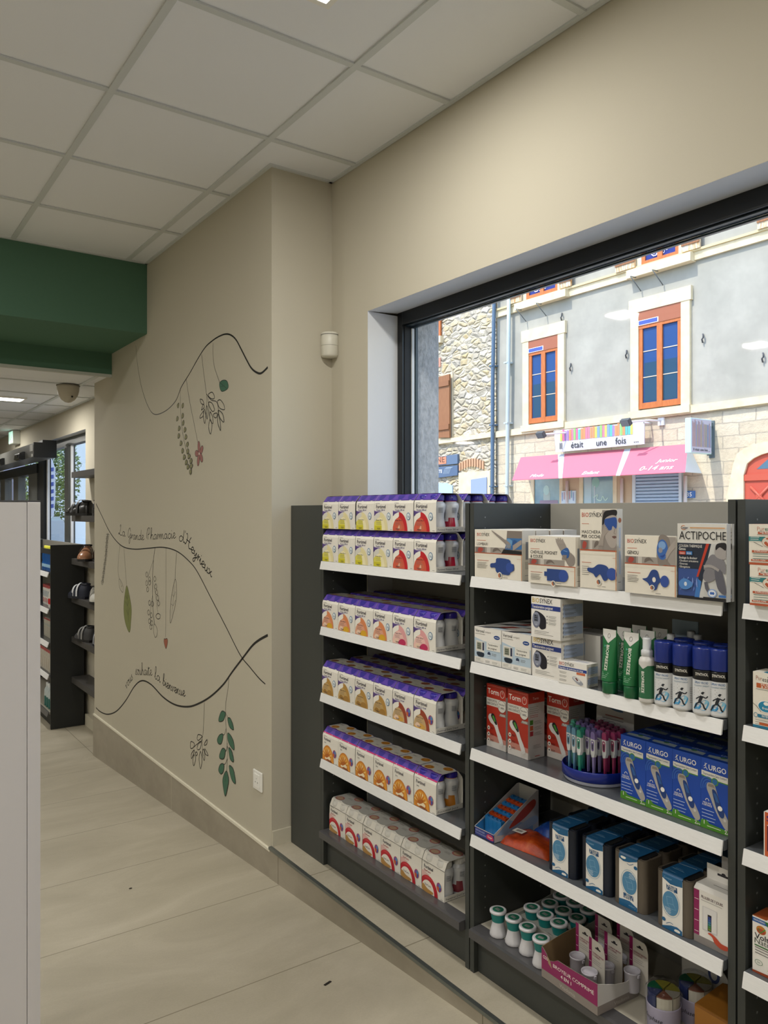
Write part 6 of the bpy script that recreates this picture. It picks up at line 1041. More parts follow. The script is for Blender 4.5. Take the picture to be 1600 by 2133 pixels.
k = Ink(mb, (w_, 0, 0), (0, 1, 0)); k.poly([(.01, .02), (.06, .055), (.16, .02), (.16, .0)], I('#7f9fc4')); k.blob([(.06, .030), (.10, .065), (.16, .095), (.17, .075), (.12, .045)], I('#a9463a')); k.blob([(.03, .006), (.10, .030), (.17, .045), (.17, .02)], I('#a4b4cc'))
k = Ink(mb, (.0012, d_, 0), (0, -1, 0)); 
k = Ink(mb, (.0011, 0, 0), (0, 1, 0)); k.poly([(.002, .004), (.002, .026), (.06, .05), (.05, .004)], I('#2f78b4')); k.blob([(.05, .03), (.08, .05), (.12, .06), (.10, .03)], I('#b56a5a'))
mb.build('tray', t)
PO = None
for i in range(7):
    lab = f"{['blue', 'orange'][i % 2]} translucent pill organiser, {ORD[i]} in the slanted tray"
    o = None; c = [M('#2878b8', .15, 0, .08), M('#b0451c', .15, 0, .08)][i % 2]
    if i < 2:
        q = empty('pill_organiser'); mb = MB(); 
        for j in range(4): mb.box(.0175*j, 0, 0, .0175*j+.0168, .014, .050, c); mb.box(.0175*j+.003, .002, .05, .0175*j+.010, .010, .053, c)
        mb.build('compartment_strip', q); mb = MB(); mb.box(-.0005, -.001, .046, .0695, .015, .0485, c); mb.build('lid', q); PO = (PO or [])+[q]; tag(q, lab, 'pill organiser', 'pill organisers in the slanted tray'); q.location = (1.571+.036+.0175*i, 1.757-.006, z4+.0015+.006*i)
        q.rotation_euler = (0, 0, R(-90))
    else: dup(PO[i % 2], (1.571+.036+.0175*i, 1.757-.006, z4+.0015+.006*i), -90, lab, 'pill organisers in the slanted tray')
# folded plastic bags with pill organisers
def bag(name, lab, loc, w, d, h, col, rz, seed):
    t = tag(empty(name, loc, -90+rz), lab, 'bag', 'bagged pill organisers'); rnd = random.Random(seed); mb = MB(); n, m_ = 14, 10; vs = []
    cm = mottled(name+'_film', [(.35, col[0]), (.6, col[1]), (.8, col[2])], 18, .12, .9, .006)
    for j in range(m_+1):
        for i in range(n+1):
            u, v = i/n, j/m_; e = (4*u*(1-u))**.16*(4*v*(1-v))**.18; vs.append((u*w+rnd.uniform(-.001, .001), v*d+rnd.uniform(-.001, .001), .0008+h*e*(.78+.16*math.sin(9*u+4*v+seed)+.08*rnd.random())))
    k = len(vs); vs += [(x, y, .0004) for x, y, z in vs]; f = [(j*(n+1)+i, j*(n+1)+i+1, (j+1)*(n+1)+i+1, (j+1)*(n+1)+i) for j in range(m_) for i in range(n)]
    mb.add(vs, f, cm, True); mb.add(vs, [tuple(q+k for q in reversed(a)) for a in f], cm, True); rim = [i for i in range(n+1)]+[j*(n+1)+n for j in range(1, m_+1)]+[m_*(n+1)+i for i in range(n-1, -1, -1)]+[j*(n+1) for j in range(m_-1, 0, -1)]
    mb.add(vs, [(rim[i], rim[i]+k, rim[(i+1) % len(rim)]+k, rim[(i+1) % len(rim)]) for i in range(len(rim))], cm); mb.build('film', t); return t
bag('plastic_bag', 'clear bag with a dark blue pill organiser, behind the orange bag', (1.700, 1.655, z4), .145, .09, .040, ('#16337c', '#1d4fa4', '#5a8cc8'), 6, 3)
t = bag('plastic_bag', 'crinkled clear bag with orange pill organisers and a barcode sticker, in front', (1.590, 1.668, z4), .165, .105, .032, ('#8a2f12', '#c04a1a', '#dd7a3c'), 8, 8)
mb = MB(); mb.box(.020, .030, .0345, .055, .055, .0349, WH); k = Ink(mb, (.020, .030, .0349), (1, 0, 0), (0, 1, 0))
for q in range(7): k.rect(.008+.003*q, .006, .0012+.0006*(q % 2), .012, DK); k.k -= 1
mb.build('barcode_sticker', t)
# pill wallets in printed sleeves
NAV = M('#101828', .5, 0, .1); BRN = M('#5c5348', .55, 0, .08); SB = I('#1f5f8c', .3); SL = I('#4f86ac', .3)
def wallet(case, lab, X, Y, flip=False, first=None, rz=0):
    g = 'pill wallets in blue and white sleeves'
    if first: return dup(first, (X, Y, z4), -90+rz, lab, g)
    t = empty('pill_wallet'); W_, D_, H_ = .096, .074, .131
    # rounded case seen from above, spine rounded at both ends
    mb = MB(); P = []
    for cx, cy, a0 in ((.014, .015, 180), (W_-.014, .015, 270), (W_-.014, D_-.015, 0), (.014, D_-.015, 90)):
        for a in range(0, 91, 15): P.append((cx+.013*math.cos(R(a0+a)), cy+.014*math.sin(R(a0+a))))
    mb.prism(P, 'z', .0, H_-.004, case); mb.prism([((x-W_/2)*.86+W_/2, (y-D_/2)*.86+D_/2) for x, y in P], 'z', H_-.0039, H_-.002, M('#0b0c10', .7)); 
    for q in (.0205, .0755): mb.ring = None
    mb.tube([(.0115+.010*math.cos(R(a)), .017+.012*math.sin(R(a)), H_-.0035) for a in range(0, 361, 30)], .0012, case, 5); mb.tube([(W_-.0115+.010*math.cos(R(a)), .017+.012*math.sin(R(a)), H_-.0035) for a in range(0, 361, 30)], .0012, case, 5); mb.build('case', t)
    mb = MB(); s0, s1 = .021, .074; mb.box(s0, -.0012, .001, s1, .0, H_-.006, WHITE); mb.box(s0, 0, H_-.0005, s1, D_, H_+.0005, M('#1f5a88', .35)); mb.prism([(-.0012, H_-.008), (-.0012, H_-.006), (.004, H_+.0005), (.006, H_-.0005), (.0, H_-.008)], 'x', s0, s1, M('#1f5a88', .35))
    k = Ink(mb, (s0, -.0012, 0)); w, h = s1-s0, H_-.006
    def S(u, v): return (w-u, h-v) if flip else (u, v)
    def T(s_, u, v, hh, m, b=0, wd=None):
        if flip: k.text(s_, w-u, h-v, hh, m, b, 'l', wd, 180)
        else: k.text(s_, u, v, hh, m, b, 'l', wd)
    k.poly([S(0, h), S(w, h), S(w, h*.88), S(w*.7, h*.86), S(w*.4, h*.85), S(0, h*.92)], SB); T('Cooper', w*.08, h*.925, .0050, I('#8ab4d0'), 0, w*.4)
    k.poly([S(w*.20, h*.83), S(w*.74, h*.83), S(w*.76, h*.73), S(w*.22, h*.735)], I('#1b4c78')); k.k += 2; T('7', w*.24, h*.745, .0110, WH, .02, w*.09); T('PILULIER', w*.36, h*.785, .0052, WH, .01, w*.34); T('CASES', w*.36, h*.745, .0045, WH, .01, w*.24)
    c_ = [S(w*.42+w*.40*math.cos(R(a)), h*.50+h*.22*math.sin(R(a))) for a in range(0, 360, 14)]; k.poly(c_, SL); c2 = [S(w*.42+w*.46*math.cos(R(a)), h*.50+h*.25*math.sin(R(a))) for a in range(-150, 100, 10)]; k.strip(c2, .0010, I('#9cb4c4'))
    k.strip([S(w*.22, h*.60), S(w*.50, h*.62), S(w*.56, h*.50), S(w*.26, h*.48), S(w*.22, h*.60)], .0010, I('#86b0cc')); k.strip([S(w*.26, h*.48), S(w*.40, h*.40), S(w*.70, h*.42), S(w*.56, h*.50)], .0010, I('#86b0cc'))
    for q in range(5): p0, p1 = S(w*.12+.001*q, h*(.40-.022*q)), S(w*(.42+.03*(q % 2)), h*(.40-.022*q)); k.strip([p0, p1], .0011, I('#b9d0e0')); k.k -= 1
    k.poly([S(0, 0), S(w, 0), S(w, h*.085), S(w*.75, h*.12), S(w*.45, h*.10), S(0, h*.03)], SB); k.blob([S(w*.62, h*.03), S(w*.66, h*.07), S(w*.86, h*.07), S(w*.88, h*.03)], WH, 3); k.ell(*S(w*.08, h*.16), w*.10, h*.035, SB); k.strip(smooth_pts([S(w*.2, h*.10), S(w*.4, h*.145), S(w*.55, h*.135)], 4), .0012, SB)
    kt = Ink(mb, (s0, 0, H_+.0005), (1, 0, 0), (0, 1, 0)); kt.text('Cooper', .005, .010, .005, I('#7fa8c4'), 0, w=.022); kt.rect(.006, .028, .03, .002, I('#7fa8c4')); kt.rect(.010, .034, .02, .0015, I('#7fa8c4')); kt.strip([(.002, .06), (.045, .066)], .0015, I('#b8ccd8'))
    mb.build('sleeve', t); return at(tag(t, lab, 'pill wallet', g), (X, Y, z4), -90+rz)
wn = wallet(NAV, 'navy pill wallet in a blue and white sleeve, leftmost front one', 1.581, 1.478, rz=2)
wallet(NAV, 'navy pill wallet in a blue and white sleeve, second front one from the left', 1.583, 1.365, first=wn, rz=1)
wf = wallet(BRN, 'brown pill wallet in an upside down blue and white sleeve, third front one', 1.584, 1.262, True, rz=0)
wb = wallet(BRN, 'brown pill wallet in an upright sleeve, beside the white and magenta pill box carton', 1.580, 1.136, rz=-1)
for i in range(3):
    dup(wn, (1.581+.078*(i+1), 1.480-.002*i, z4), -88, f'navy pill wallet, {ORD[i]} behind the leftmost front wallet', 'pill wallets in blue and white sleeves'); dup(wn, (1.584+.077*(i+1), 1.366, z4), -89, f'navy pill wallet, {ORD[i]} behind the second front wallet', 'pill wallets in blue and white sleeves')
    dup(wb, (1.586+.078*(i+1), 1.260, z4), -90, f'brown pill wallet, {ORD[i]} behind the upside down front wallet', 'pill wallets in blue and white sleeves'); dup(wb, (1.582+.078*(i+1), 1.137-.001*i, z4), -91, f'brown pill wallet, {ORD[i]} behind the wallet beside the white box', 'pill wallets in blue and white sleeves')
def f_p7(k, w, h):
    MG = I('#8c1f58'); k.rect(0, h*.14, w*.16, h*.84, MG); k.rect(0, 0, w, h*.14, I('#8d8682')); [k.rect(w*.02, h*(.80-.2*q), w*.12, .001, WH) for q in range(4)]; k.text('PILULIER DE 7 JOURS', w*.22, h*.86, .0062, I('#4a2030'), .015, w=w*.62); k.rect(w*.22, h*.82, w*.6, .0008, G5); k.rect(w*.26, h*.28, w*.42, h*.44, I('#c9c7c8')); k.rect(w*.28, h*.30, w*.38, h*.41, I('#dedcda')); k.rect(w*.41, h*.30, w*.11, h*.30, DK)
    for q, c in enumerate(('#7a8c3a', '#4a8a4c', '#3c8484', '#3a74a0', '#34549a', '#2f3f84')): k.rect(w*.425, h*(.315+.043*q), w*.08, h*.037, I(c))
    k.blob([(w*.42, h*.25), (w*.50, h*.28), (w*.66, h*.24), (w*.80, h*.18), (w*.99, h*.17), (w*.97, h*.10), (w*.80, h*.08), (w*.62, h*.13), (w*.54, h*.22)], I('#c04a30'), 4)
t = empty('pill_box_carton', (1.586, 1.0385, z4), -90); tag(t, 'white and magenta pill box carton with hang tab, reading PILULIER DE 7 JOURS', 'box'); 
mb = MB(); w_, d_, h_ = .0835, .052, .128; mb.box(0, 0, 0, w_, d_, h_-.008, WHITE); mb.prism([(0, h_-.008), (.010, h_), (d_, h_), (d_, h_-.008)], 'x', 0, w_, WHITE); f_p7(Ink(mb), w_, h_-.008); k = Ink(mb, (0, .010, h_), (1, 0, 0), (0, 1, 0)); k.rect(.03, .018, .04, .002, G5); mb.build('body', t)
mb = MB(); mb.box(0, d_-.001, h_, w_, d_, h_+.034, WHITE); k = Ink(mb, (0, d_-.001, h_)); k.rect(.026, .014, .030, .005, I('#26242a')); k.ell(.041, .020, .005, .003, I('#26242a')); mb.build('hang_tab', t)
dup(t, (1.645, 1.0385, z4), -90, 'white pill box carton with hang tab, behind the front PILULIER DE 7 JOURS carton')
# bottom shelf: teal and white pill crushers
TEAL = M('#117a78', .35); WPL = M('#cfced2', .35)
def crusher(lab, X, Y, z, rz, first=None):
    g = 'teal and white tablet crushers'
    if first: return dup(first, (X, Y, z), -90+rz, lab, g)
    t = empty('tablet_crusher'); mb = MB(); n = 40; L = [(.0235, 0), (.0250, .003), (.0245, .010), (.0205, .024), (.0180, .036), (.0175, .043)]; vs = []
    for j, (r, z_) in enumerate(L):
        for q in range(n): a = 2*math.pi*q/n; rr = r*(1-(.035 if q % 4 == 0 else 0)*(1-j/6)); vs.append((rr*math.cos(a), rr*math.sin(a), z_))
    mb.add(vs, [(j*n+q, j*n+(q+1) % n, (j+1)*n+(q+1) % n, (j+1)*n+q) for j in range(len(L)-1) for q in range(n)]+[tuple(range(n-1, -1, -1))], WPL, True); mb.build('body', t)
    mb = MB(); mb.lathe([(.0180, .0425), (.0185, .046), (.0205, .056), (.0218, .064), (.0222, .067)], (0, 0), TEAL, 32, close=False); mb.lathe([(.0222, .067), (.0248, .068), (.0252, .071), (.0245, .0745), (.0215, .076), (.0205, .0752), (0, .0752)], (0, 0), WPL, 32, close=False); k = Ink(mb, (0, 0, .0752), (1, 0, 0), (0, 1, 0), .0001); k.ell(0, 0, .0165, .0165, I('#1f6a52')); k.rect(-.008, -.006, .016, .010, I('#b9bdb8')); [k.rect(-.0065+.0026*q, -.005, .0012, .008, DK) for q in range(6)]; mb.build('cap', t); return U(tag(t, lab, 'tablet crusher', g), (X, Y, z), rz)
cr = crusher('teal and white tablet crusher, farthest left of the four along the shelf edge', 1.600, 1.687, z5, 0)
for i, (x, y) in enumerate(((1.606, 1.629), (1.604, 1.571), (1.591, 1.507))): crusher(f"teal and white tablet crusher, {['second', 'third', 'fourth'][i]} from the left along the shelf edge", x, y, z5, 10*i, cr)
t = tag(empty('crusher_carton', (1.640, 1.655, z5), -90), 'grey white display carton with round holes holding tablet crushers', 'carton'); mb = MB(); GC = M('#aaa9a2', .6); w_, d_ = .175, .215
TH = .056; mb.box(0, 0, TH-.0008, w_, d_, TH, GC); mb.prism([(0, 0), (d_, 0), (d_, TH+.03), (0.0, TH+.006)], 'x', -.0012, 0, GC); mb.prism([(0, 0), (d_, 0), (d_, TH+.03), (0.0, TH+.006)], 'x', w_, w_+.0012, GC); mb.box(-.001, -.0008, .0, w_+.001, 0, TH+.006, GC); mb.box(-.001, d_, .0, w_+.001, d_+.001, TH+.04, GC)
k = Ink(mb, (0, -.0008, 0)); k.text('CUT', .030, .022, .014, DK, .01, w=.035); k.rect(.072, .024, .05, .010, G5); mb.build('tray', t)
for j in range(3):
    for i in range(3):
        if (i, j) == (0, 9): continue
        u, v = .032+.052*i+(.0 if j % 2 == 0 else .012), .035+.062*j
        crusher(f"teal and white tablet crusher in the grey carton, {['front', 'middle', 'rear'][j]} row, {ORD[i]} from the left", 1.640+v, 1.655-u, z5+.0125, 0, cr)
        mb = MB(); mb.prism([(u-.022, v-.030), (u+.008, v-.032), (u+.002, v-.027), (u-.016, v-.025)], 'z', .0562, .0568, I('#5c5b58')); mb.build('cut_out_flap', t)
# magenta torn display carton
t = tag(empty('display_carton', (1.553, 1.470, z5), -90-3), 'magenta and grey torn display carton reading BROYEUR COMPRIMÉ 4 EN 1', 'carton'); MG = I('#8a1f5a'); GB = I('#8a817c'); w_, d_, h_ = .196, .150, .080; KR = M('#7d6648', .8)
mb = MB(); mb.box(0, 0, 0, w_, d_, .0015, KR); front = [(0, 0), (w_, 0), (w_, .078), (w_*.9, .076), (w_*.62, .072), (w_*.30, .070), (w_*.22, .060), (w_*.16, .056), (w_*.13, .046), (w_*.10, .066), (w_*.03, .078), (0, .080)]; mb.prism(front, 'y', 0, .0015, GB, KR)
mb.prism([(0, 0), (d_, 0), (d_, .098), (d_*.5, .092), (0, .080)], 'x', 0, .0015, KR); mb.prism([(0, 0), (d_, 0), (d_, .060), (d_*.7, .050), (d_*.45, .056), (d_*.2, .068), (0, .078)], 'x', w_-.0015, w_, WHITE, KR); mb.box(0, d_-.0015, 0, w_, d_, .06, KR)
k = Ink(mb); k.poly([(0, 0), (w_, 0), (w_, .022), (0, .022)], GB); k.poly([(0, .022), (w_, .022)]+[(u, v-.0005) for u, v in front[2:]], MG); k.poly([(w_*.16, .056), (w_*.10, .066), (w_*.13, .046), (w_*.20, .038)], I('#a08a68')); k.text('COU', w_*.03, .052, .0085, WH, .02, w=w_*.09); k.text('BROYEUR COMPRIMÉ', w_*.22, .045, .0095, WH, .025, w=w_*.72); k.text('4 EN 1', w_*.36, .030, .0090, WH, .025, w=w_*.19); k.text('Vitadomia', w_*.34, .006, .0095, I('#b9b2ac'), 0, w=w_*.28)
k = Ink(mb, (w_, 0, 0), (0, 1, 0)); k.rect(0, 0, d_, .022, GB); k.poly([(0, .022), (d_, .022), (d_, .060), (d_*.7, .050), (d_*.45, .056), (d_*.2, .068), (0, .078)], I('#c9c6c4')); k.text('Vitadomia', d_*.40, .006, .0095, I('#b9b2ac'), 0, w=.055); mb.build('box', t)
# cards with clear cups standing in it
def card(lab, X, Y, rz, first=None, z=z5+.002):
    g = 'carded clear plastic crushers'
    if first: return dup(first, (X, Y, z), -90+rz, lab, g)
    t = empty('blister_card'); mb = MB(); w_, h_ = .060, .135; P = [(0, 0), (w_, 0), (w_, h_-.022), (w_-.006, h_-.004), (w_-.012, h_), (0, h_)]; mb.prism(P, 'y', 0, .0012, M('#c4bfb6', .5)); k = Ink(mb); k.rect(0, 0, .011, h_, MG); k.rect(.024, h_-.020, .020, .0035, I('#26242a')); k.ell(.034, h_-.0155, .0045, .0035, I('#26242a'), 14); k.text('COUPEUR ET BROYEUR', .014, h_-.036, .0042, I('#8a2848'), .015, w=.042); k.text('DE COMPRIMES', .014, h_-.042, .0042, I('#8a2848'), .015, w=.028); k.lines(.014, h_-.050, .036, 3, .005, .0009, G5); [k.rect(.002, h_*(.35+.2*q), .007, .001, WH) for q in range(3)]; mb.build('card', t)
    mb = MB(); CUP = M('#b9b6bf', .2); mb.lathe([(0, .014), (.0185, .014), (.019, .016), (.020, .060), (.021, .061), (.021, .065), (.0195, .065), (.019, .060), (.018, .058), (0, .058)], (.028, -.022), CUP, 28, close=False); mb.prism([(.046, .054), (.051, .054), (.052, .062), (.046, .062)], 'y', -.025, -.019, CUP); mb.build('cup', t)
    return U(tag(t, lab, 'blister card', g), (X, Y, z), rz)
bc = card('carded clear cup nearest the front right corner of the magenta carton', 1.613, 1.360, -10)
bc2 = card('carded clear cup at the left inside the magenta carton', 1.640, 1.428, -4, bc)
for i, (x, y) in enumerate(((1.668, 1.355), (1.700, 1.300), (1.715, 1.425), (1.725, 1.36))): card(f"white and magenta carded crusher, {ORD[i]} of those standing behind the magenta carton's front cups", x, y, -4, bc, z5+.002 if x < 1.69 else z5+.004)
# tubs of coloured pill compartments in clear film
def tub(lab, X, Y):
    t = tag(empty('pill_tub', (X, Y, z5), -90), lab, 'tub', 'lilac tubs with coloured lids'); mb = MB(); mb.lathe([(0, .0006), (.036, .0006), (.038, .003), (.040, .060), (.0405, .062), (.0385, .0625)], (0, 0), M('#bcb5cc', .35), 40, close=False); vs, fs, tw = text_geo('Emphase', .0, .3); mb.add([((.0405)*math.sin((x*.05/tw-.028)/.04), -(.0405)*math.cos((x*.05/tw-.028)/.04), .030+y*.014) for x, y in vs], fs, DK); mb.build('cup', t)
    for q, c in enumerate(('#7d762c', '#1d5c3e', '#2a3562', '#744636', '#8f897c', '#7a7330')):
        mb = MB(); a0, a1 = 60*q+100, 60*q+158; P = [(.004*math.cos(R((a0+a1)/2)), .004*math.sin(R((a0+a1)/2)))]+[(.0375*math.cos(R(a)), .0375*math.sin(R(a))) for a in range(a0, a1+1, 14)]; mb.prism(P, 'z', .045, .088, M('#c9c4b4' if q > 2 else c, .2)); mb.prism(P, 'z', .0885, .0915, M(c, .15)); mb.build('compartment', t)
    mb = MB(); mb.lathe([(.0425, .001), (.0430, .09), (.030, .108), (.012, .112), (.005, .122)], (0, 0), PLASTIC, 20, close=False); mb.build('clear_wrap', t); return t
tub('lilac tub with yellow and green pill compartments in clear wrap, nearest the shelf edge', 1.640, 1.155)
tb = bpy.data.objects['pill_tub']; dup(tb, (1.728, 1.128, z5), -90, 'lilac tub with coloured pill compartments in clear wrap, farther back by the leaflet')
mb = MB(); mb.prism([(0, 0), (.13, 0), (.13, .09), (.10, .125), (.05, .138), (0, .10)], 'y', 0, .0015, M('#b5b3ad', .5)); k = Ink(mb); k.ell(.09, .09, .016, .022, I('#3c4a78')); k.ell(.09, .09, .009, .014, I('#c4c2bc')); o = mb.build('display_card'); place(o, 1.795, 1.21, z5, 0, 'pale grey torn display card standing behind the lilac tubs', 'card')
t = tag(empty('padded_wallet', (1.628, 1.064, z5), -90-1), 'mustard brown leather-like flap pouch in clear film on the bottom shelf', 'pouch'); MU = M('#94601f', .5, 0, .08); mb = MB(); mb.prism([(0, 0), (.16, 0), (.16, .095), (.11, .118), (0, .108)], 'x', 0, .102, MU); mb.build('body', t, .004); mb = MB(); mb.prism([(-.003, .05), (-.001, .046), (.0, .104), (-.003, .106)], 'x', .002, .100, M('#a06a24', .45)); mb.build('flap', t); mb = MB(); rnd = random.Random(2); vs = [(.05+.05*i/5+rnd.uniform(-.004, .004), -.006-.008*rnd.random(), .03+.02*j+rnd.uniform(-.004, .004)) for j in range(3) for i in range(6)]; mb.add(vs, [(j*6+i, j*6+i+1, j*6+i+7, j*6+i+6) for j in range(2) for i in range(5)], PLASTIC); mb.build('crumpled_film', t)
# right bay, cut by the photo's edge
def f_pur(k, w, h):
    O2 = I('#b45634'); T2 = I('#2f7a7c'); k.rect(0, 0, w, h*.055, O2); k.ell(w*.5, h*.935, .002, .002, G5); k.text('Pur', w*.20, h*.84, .0085, I('#c08a7a'), 0, w=w*.18); k.text('essentiel', w*.385, h*.84, .0085, I('#4c7464'), .01, w=w*.42); k.ring(w*.5, h*.86, w*.28, h*.05, .0008, I('#4c7464'), 210, 330); k.rect(w*.22, h*.755, w*.58, h*.06, O2); k.text('ARTICULATIONS', w*.26, h*.785, .0035, WH, 0, w=w*.5); k.text('& MUSCLES', w*.32, h*.762, .0035, WH, 0, w=w*.36); k.rect(w*.2, h*.735, w*.62, .0008, G5); k.rect(0, h*.58, w*.40, h*.115, T2); k.lines(w*.04, h*.67, w*.25, 3, .004, .001, WH)
    k.ell(w*.55, h*.57, w*.235, h*.145, I('#b07a5c')); k.ell(w*.55, h*.57, w*.225, h*.138, I('#dad2c2')); k.blob([(w*.37, h*.54), (w*.42, h*.58), (w*.48, h*.50), (w*.45, h*.46)], O2); k.blob([(w*.62, h*.54), (w*.72, h*.56), (w*.72, h*.50), (w*.62, h*.46)], O2); k.blob([(w*.42, h*.66), (w*.56, h*.69), (w*.56, h*.655), (w*.44, h*.63)], O2); k.strip(smooth_pts([(w*.12, h*.56), (w*.24, h*.50), (w*.34, h*.45)], 4), .0008, DK); k.strip(smooth_pts([(w*.80, h*.60), (w*.92, h*.56), (w, h*.58)], 4), .0012, I('#5a8c3a')); k.rect(w*.08, h*.30, w*.9, h*.055, O2); k.text('Diffusion chaleur', w*.14, h*.315, .0038, WH, 0, w=w*.6); k.lines(w*.1, h*.26, w*.8, 3, .0048, .001, I('#5c7c74')); k.rect(w*.06, h*.09, w*.42, h*.045, O2); k.text('ROLL-ON', w*.1, h*.098, .0035, WH, 0, w=w*.3); k.lines(w*.52, h*.12, w*.4, 2, .0045, .0009, G5)
pp = place(carton('oil_box', .088, .045, .083, f_pur, None, lambda k, w, d: k.rect(0, 0, w, d, I('#c98a78')), body=CRM), 1.547, .885, z1, 0, 'cream and orange box in the right bay, lower of the two stacked', 'box', 'cream and orange oil boxes'); dup(pp, (1.5475, .887, z1+.0835), -90, 'cream and orange box in the right bay, upper of the two stacked', 'cream and orange oil boxes')
def f_cold(k, w, h):
    T2, O2 = I('#1f7496'), I('#b85a2c'); k.rect(0, 0, w, h*.045, T2); k.ell(w*.30, h*.93, .002, .002, G5); k.text('Pur', w*.06, h*.855, .0095, I('#b08070'), 0, w=w*.12); k.text('essentiel', w*.185, h*.845, .0095, DK, 0, w=w*.32); k.rect(w*.07, h*.72, w*.5, h*.085, O2); k.text('MUSCLES', w*.16, h*.765, .004, WH, .01, w=w*.3); k.text('& JOINTS', w*.16, h*.728, .004, WH, .01, w=w*.3); k.rect(w*.06, h*.69, w*.5, .001, G5); k.ell(w*.46, h*.57, w*.13, h*.07, I('#8fb0b4')); k.ell(w*.46, h*.57, w*.115, h*.06, I('#dcd8cc')); k.ell(w*.25, h*.40, w*.155, h*.105, I('#eef0ee')); k.ell(w*.25, h*.40, w*.14, h*.095, I('#2382a8')); k.ell(w*.26, h*.455, w*.05, h*.032, WH); k.text('froid', w*.25, h*.35, .005, WH, .01, 'c', w=w*.13); k.ell(w*.42, h*.31, w*.08, h*.055, I('#3a90b0')); k.strip(smooth_pts([(0, h*.43), (w*.08, h*.38), (w*.16, h*.30)], 4), .0009, DK); k.rect(w*.10, h*.19, w*.9, h*.06, T2); k.text('INTENSE COLD', w*.18, h*.205, .0045, WH, .01, w=w*.34); k.ring(w*.06, h*.225, .004, .0045, .001, T2); k.lines(w*.05, h*.14, w*.6, 3, .0045, .0009, G5); k.rect(w*.13, h*.06, w*.4, h*.045, O2)
place(carton('cold_gel_box', .11, .05, .115, f_cold, None, lambda k, w, d: k.blob([(w*.2, d*.1), (w*.9, d*.1), (w*.95, d*.9), (w*.35, d*.8)], I('#1f7496')), body=CRM), 1.568, .890, z2, 0, 'cream and blue box with INTENSE COLD band in the right bay', 'box')
def f_or(k, w, h): k.rect(0, 0, w, h, I('#c4582c')); k.rect(.0, 0, .002, h, WH); k.text('S', w*.08, h*.80, .012, I('#3a1f6c'), .02, w=w*.14); k.rect(w*.10, h*.12, w*.7, h*.60, I('#4c1f3c')); k.rect(w*.10, h*.70, w*.7, .0015, WH); k.ell(w*.5, h*.4, w*.2, h*.15, I('#b8862c'))
place(carton('plaster_box', .07, .03, .090, f_or, lambda k, w, h: k.rect(0, 0, w, h, I('#c4582c'))), 1.566, .8655, z3, 0, 'orange and purple box at the right edge of the photo', 'box')
def f_vol(k, w, h):
    k.rect(0, h*.90, w*.34, h*.075, I('#1f5aa0')); k.text('NOUVEAU', w*.03, h*.925, .0038, WH, .01, w=w*.24); k.poly([(w*.26, h*.975), (w, h*.975), (w, h*.75), (w*.50, h*.70)], I('#2c6c30')); k.ell(w*.19, h*.79, w*.105, h*.075, I('#c07a2c')); k.ell(w*.19, h*.77, w*.09, h*.045, I('#a8432a')); k.strip([(w*.12, h*.81), (w*.18, h*.74), (w*.28, h*.83)], .0022, I('#3f8c34')); k.text('Volta', w*.05, h*.615, .0120, DK, .012, w=w*.38); k.text('Naturals', w*.05, h*.53, .0115, I('#3f4a40'), 0, w=w*.58); k.rect(w*.05, h*.485, w*.6, h*.022, I('#2c6c30')); k.lines(w*.06, h*.45, w*.4, 3, .0055, .0013, DK); k.ring(w*.14, h*.20, w*.08, h*.045, .001, I('#6c8c74')); k.text('bio', w*.14, h*.19, .004, I('#6c8c74'), 0, 'c', w=w*.06); k.poly([(0, 0), (w, 0), (w, h*.10), (w*.5, h*.06), (0, h*.035)], I('#9c4424')); 
    for q in range(6): k.strip([(w*.50, h*.10), (w*(.36+.05*q), h*(.24+.02*(q % 3)))], .0010, I('#8a4a3c'))
    for q in range(12): a = R(30*q); k.blob([(w*.48, h*.13), (w*.48+.011*math.cos(a-.15), h*.13+.011*math.sin(a-.15)), (w*.48+.015*math.cos(a), h*.13+.015*math.sin(a)), (w*.48+.011*math.cos(a+.15), h*.13+.011*math.sin(a+.15))], I('#dcbc2c'), 2)
    k.ell(w*.48, h*.13, .004, .004, I('#8a5a1c'))
place(carton('herbal_box', .10, .055, .117, f_vol, None, lambda k, w, d: (k.rect(0, 0, w*.3, d, I('#a8562c')), k.ell(w*.4, d*.5, .010, .007, I('#c07a2c')), k.text('Naturals', w*.55, d*.4, .007, DK, 0, w=w*.4))), 1.581, .8985, z4, 0, 'white herbal box with a green band and yellow flower in the right bay', 'box')
# ------------------------------------------------------------------ white cabinet end in the left foreground
t = tag(empty('white_cabinet', (.376, 1.85, -1.449)), 'tall off-white cabinet end panel filling the left edge of the photo', 'cabinet'); WC = M('#d8d4d4', .55, 0, .01)
H_ = 1.449+.0235; sbox('end_panel', (-.85, 0, 0, -.0275, .019, H_-.002), WC, t, .001); sbox('corner_post', (-.0265, -.0008, 0, 0, .03, H_-.002), WC, t, .0008); sbox('body', (-.85, .0195, 0, -.0005, .40, H_-.004), WC, t); sbox('top_edge', (-.85, .0, H_-.002, 0, .40, H_+.002), M('#4a4a4c', .5), t)
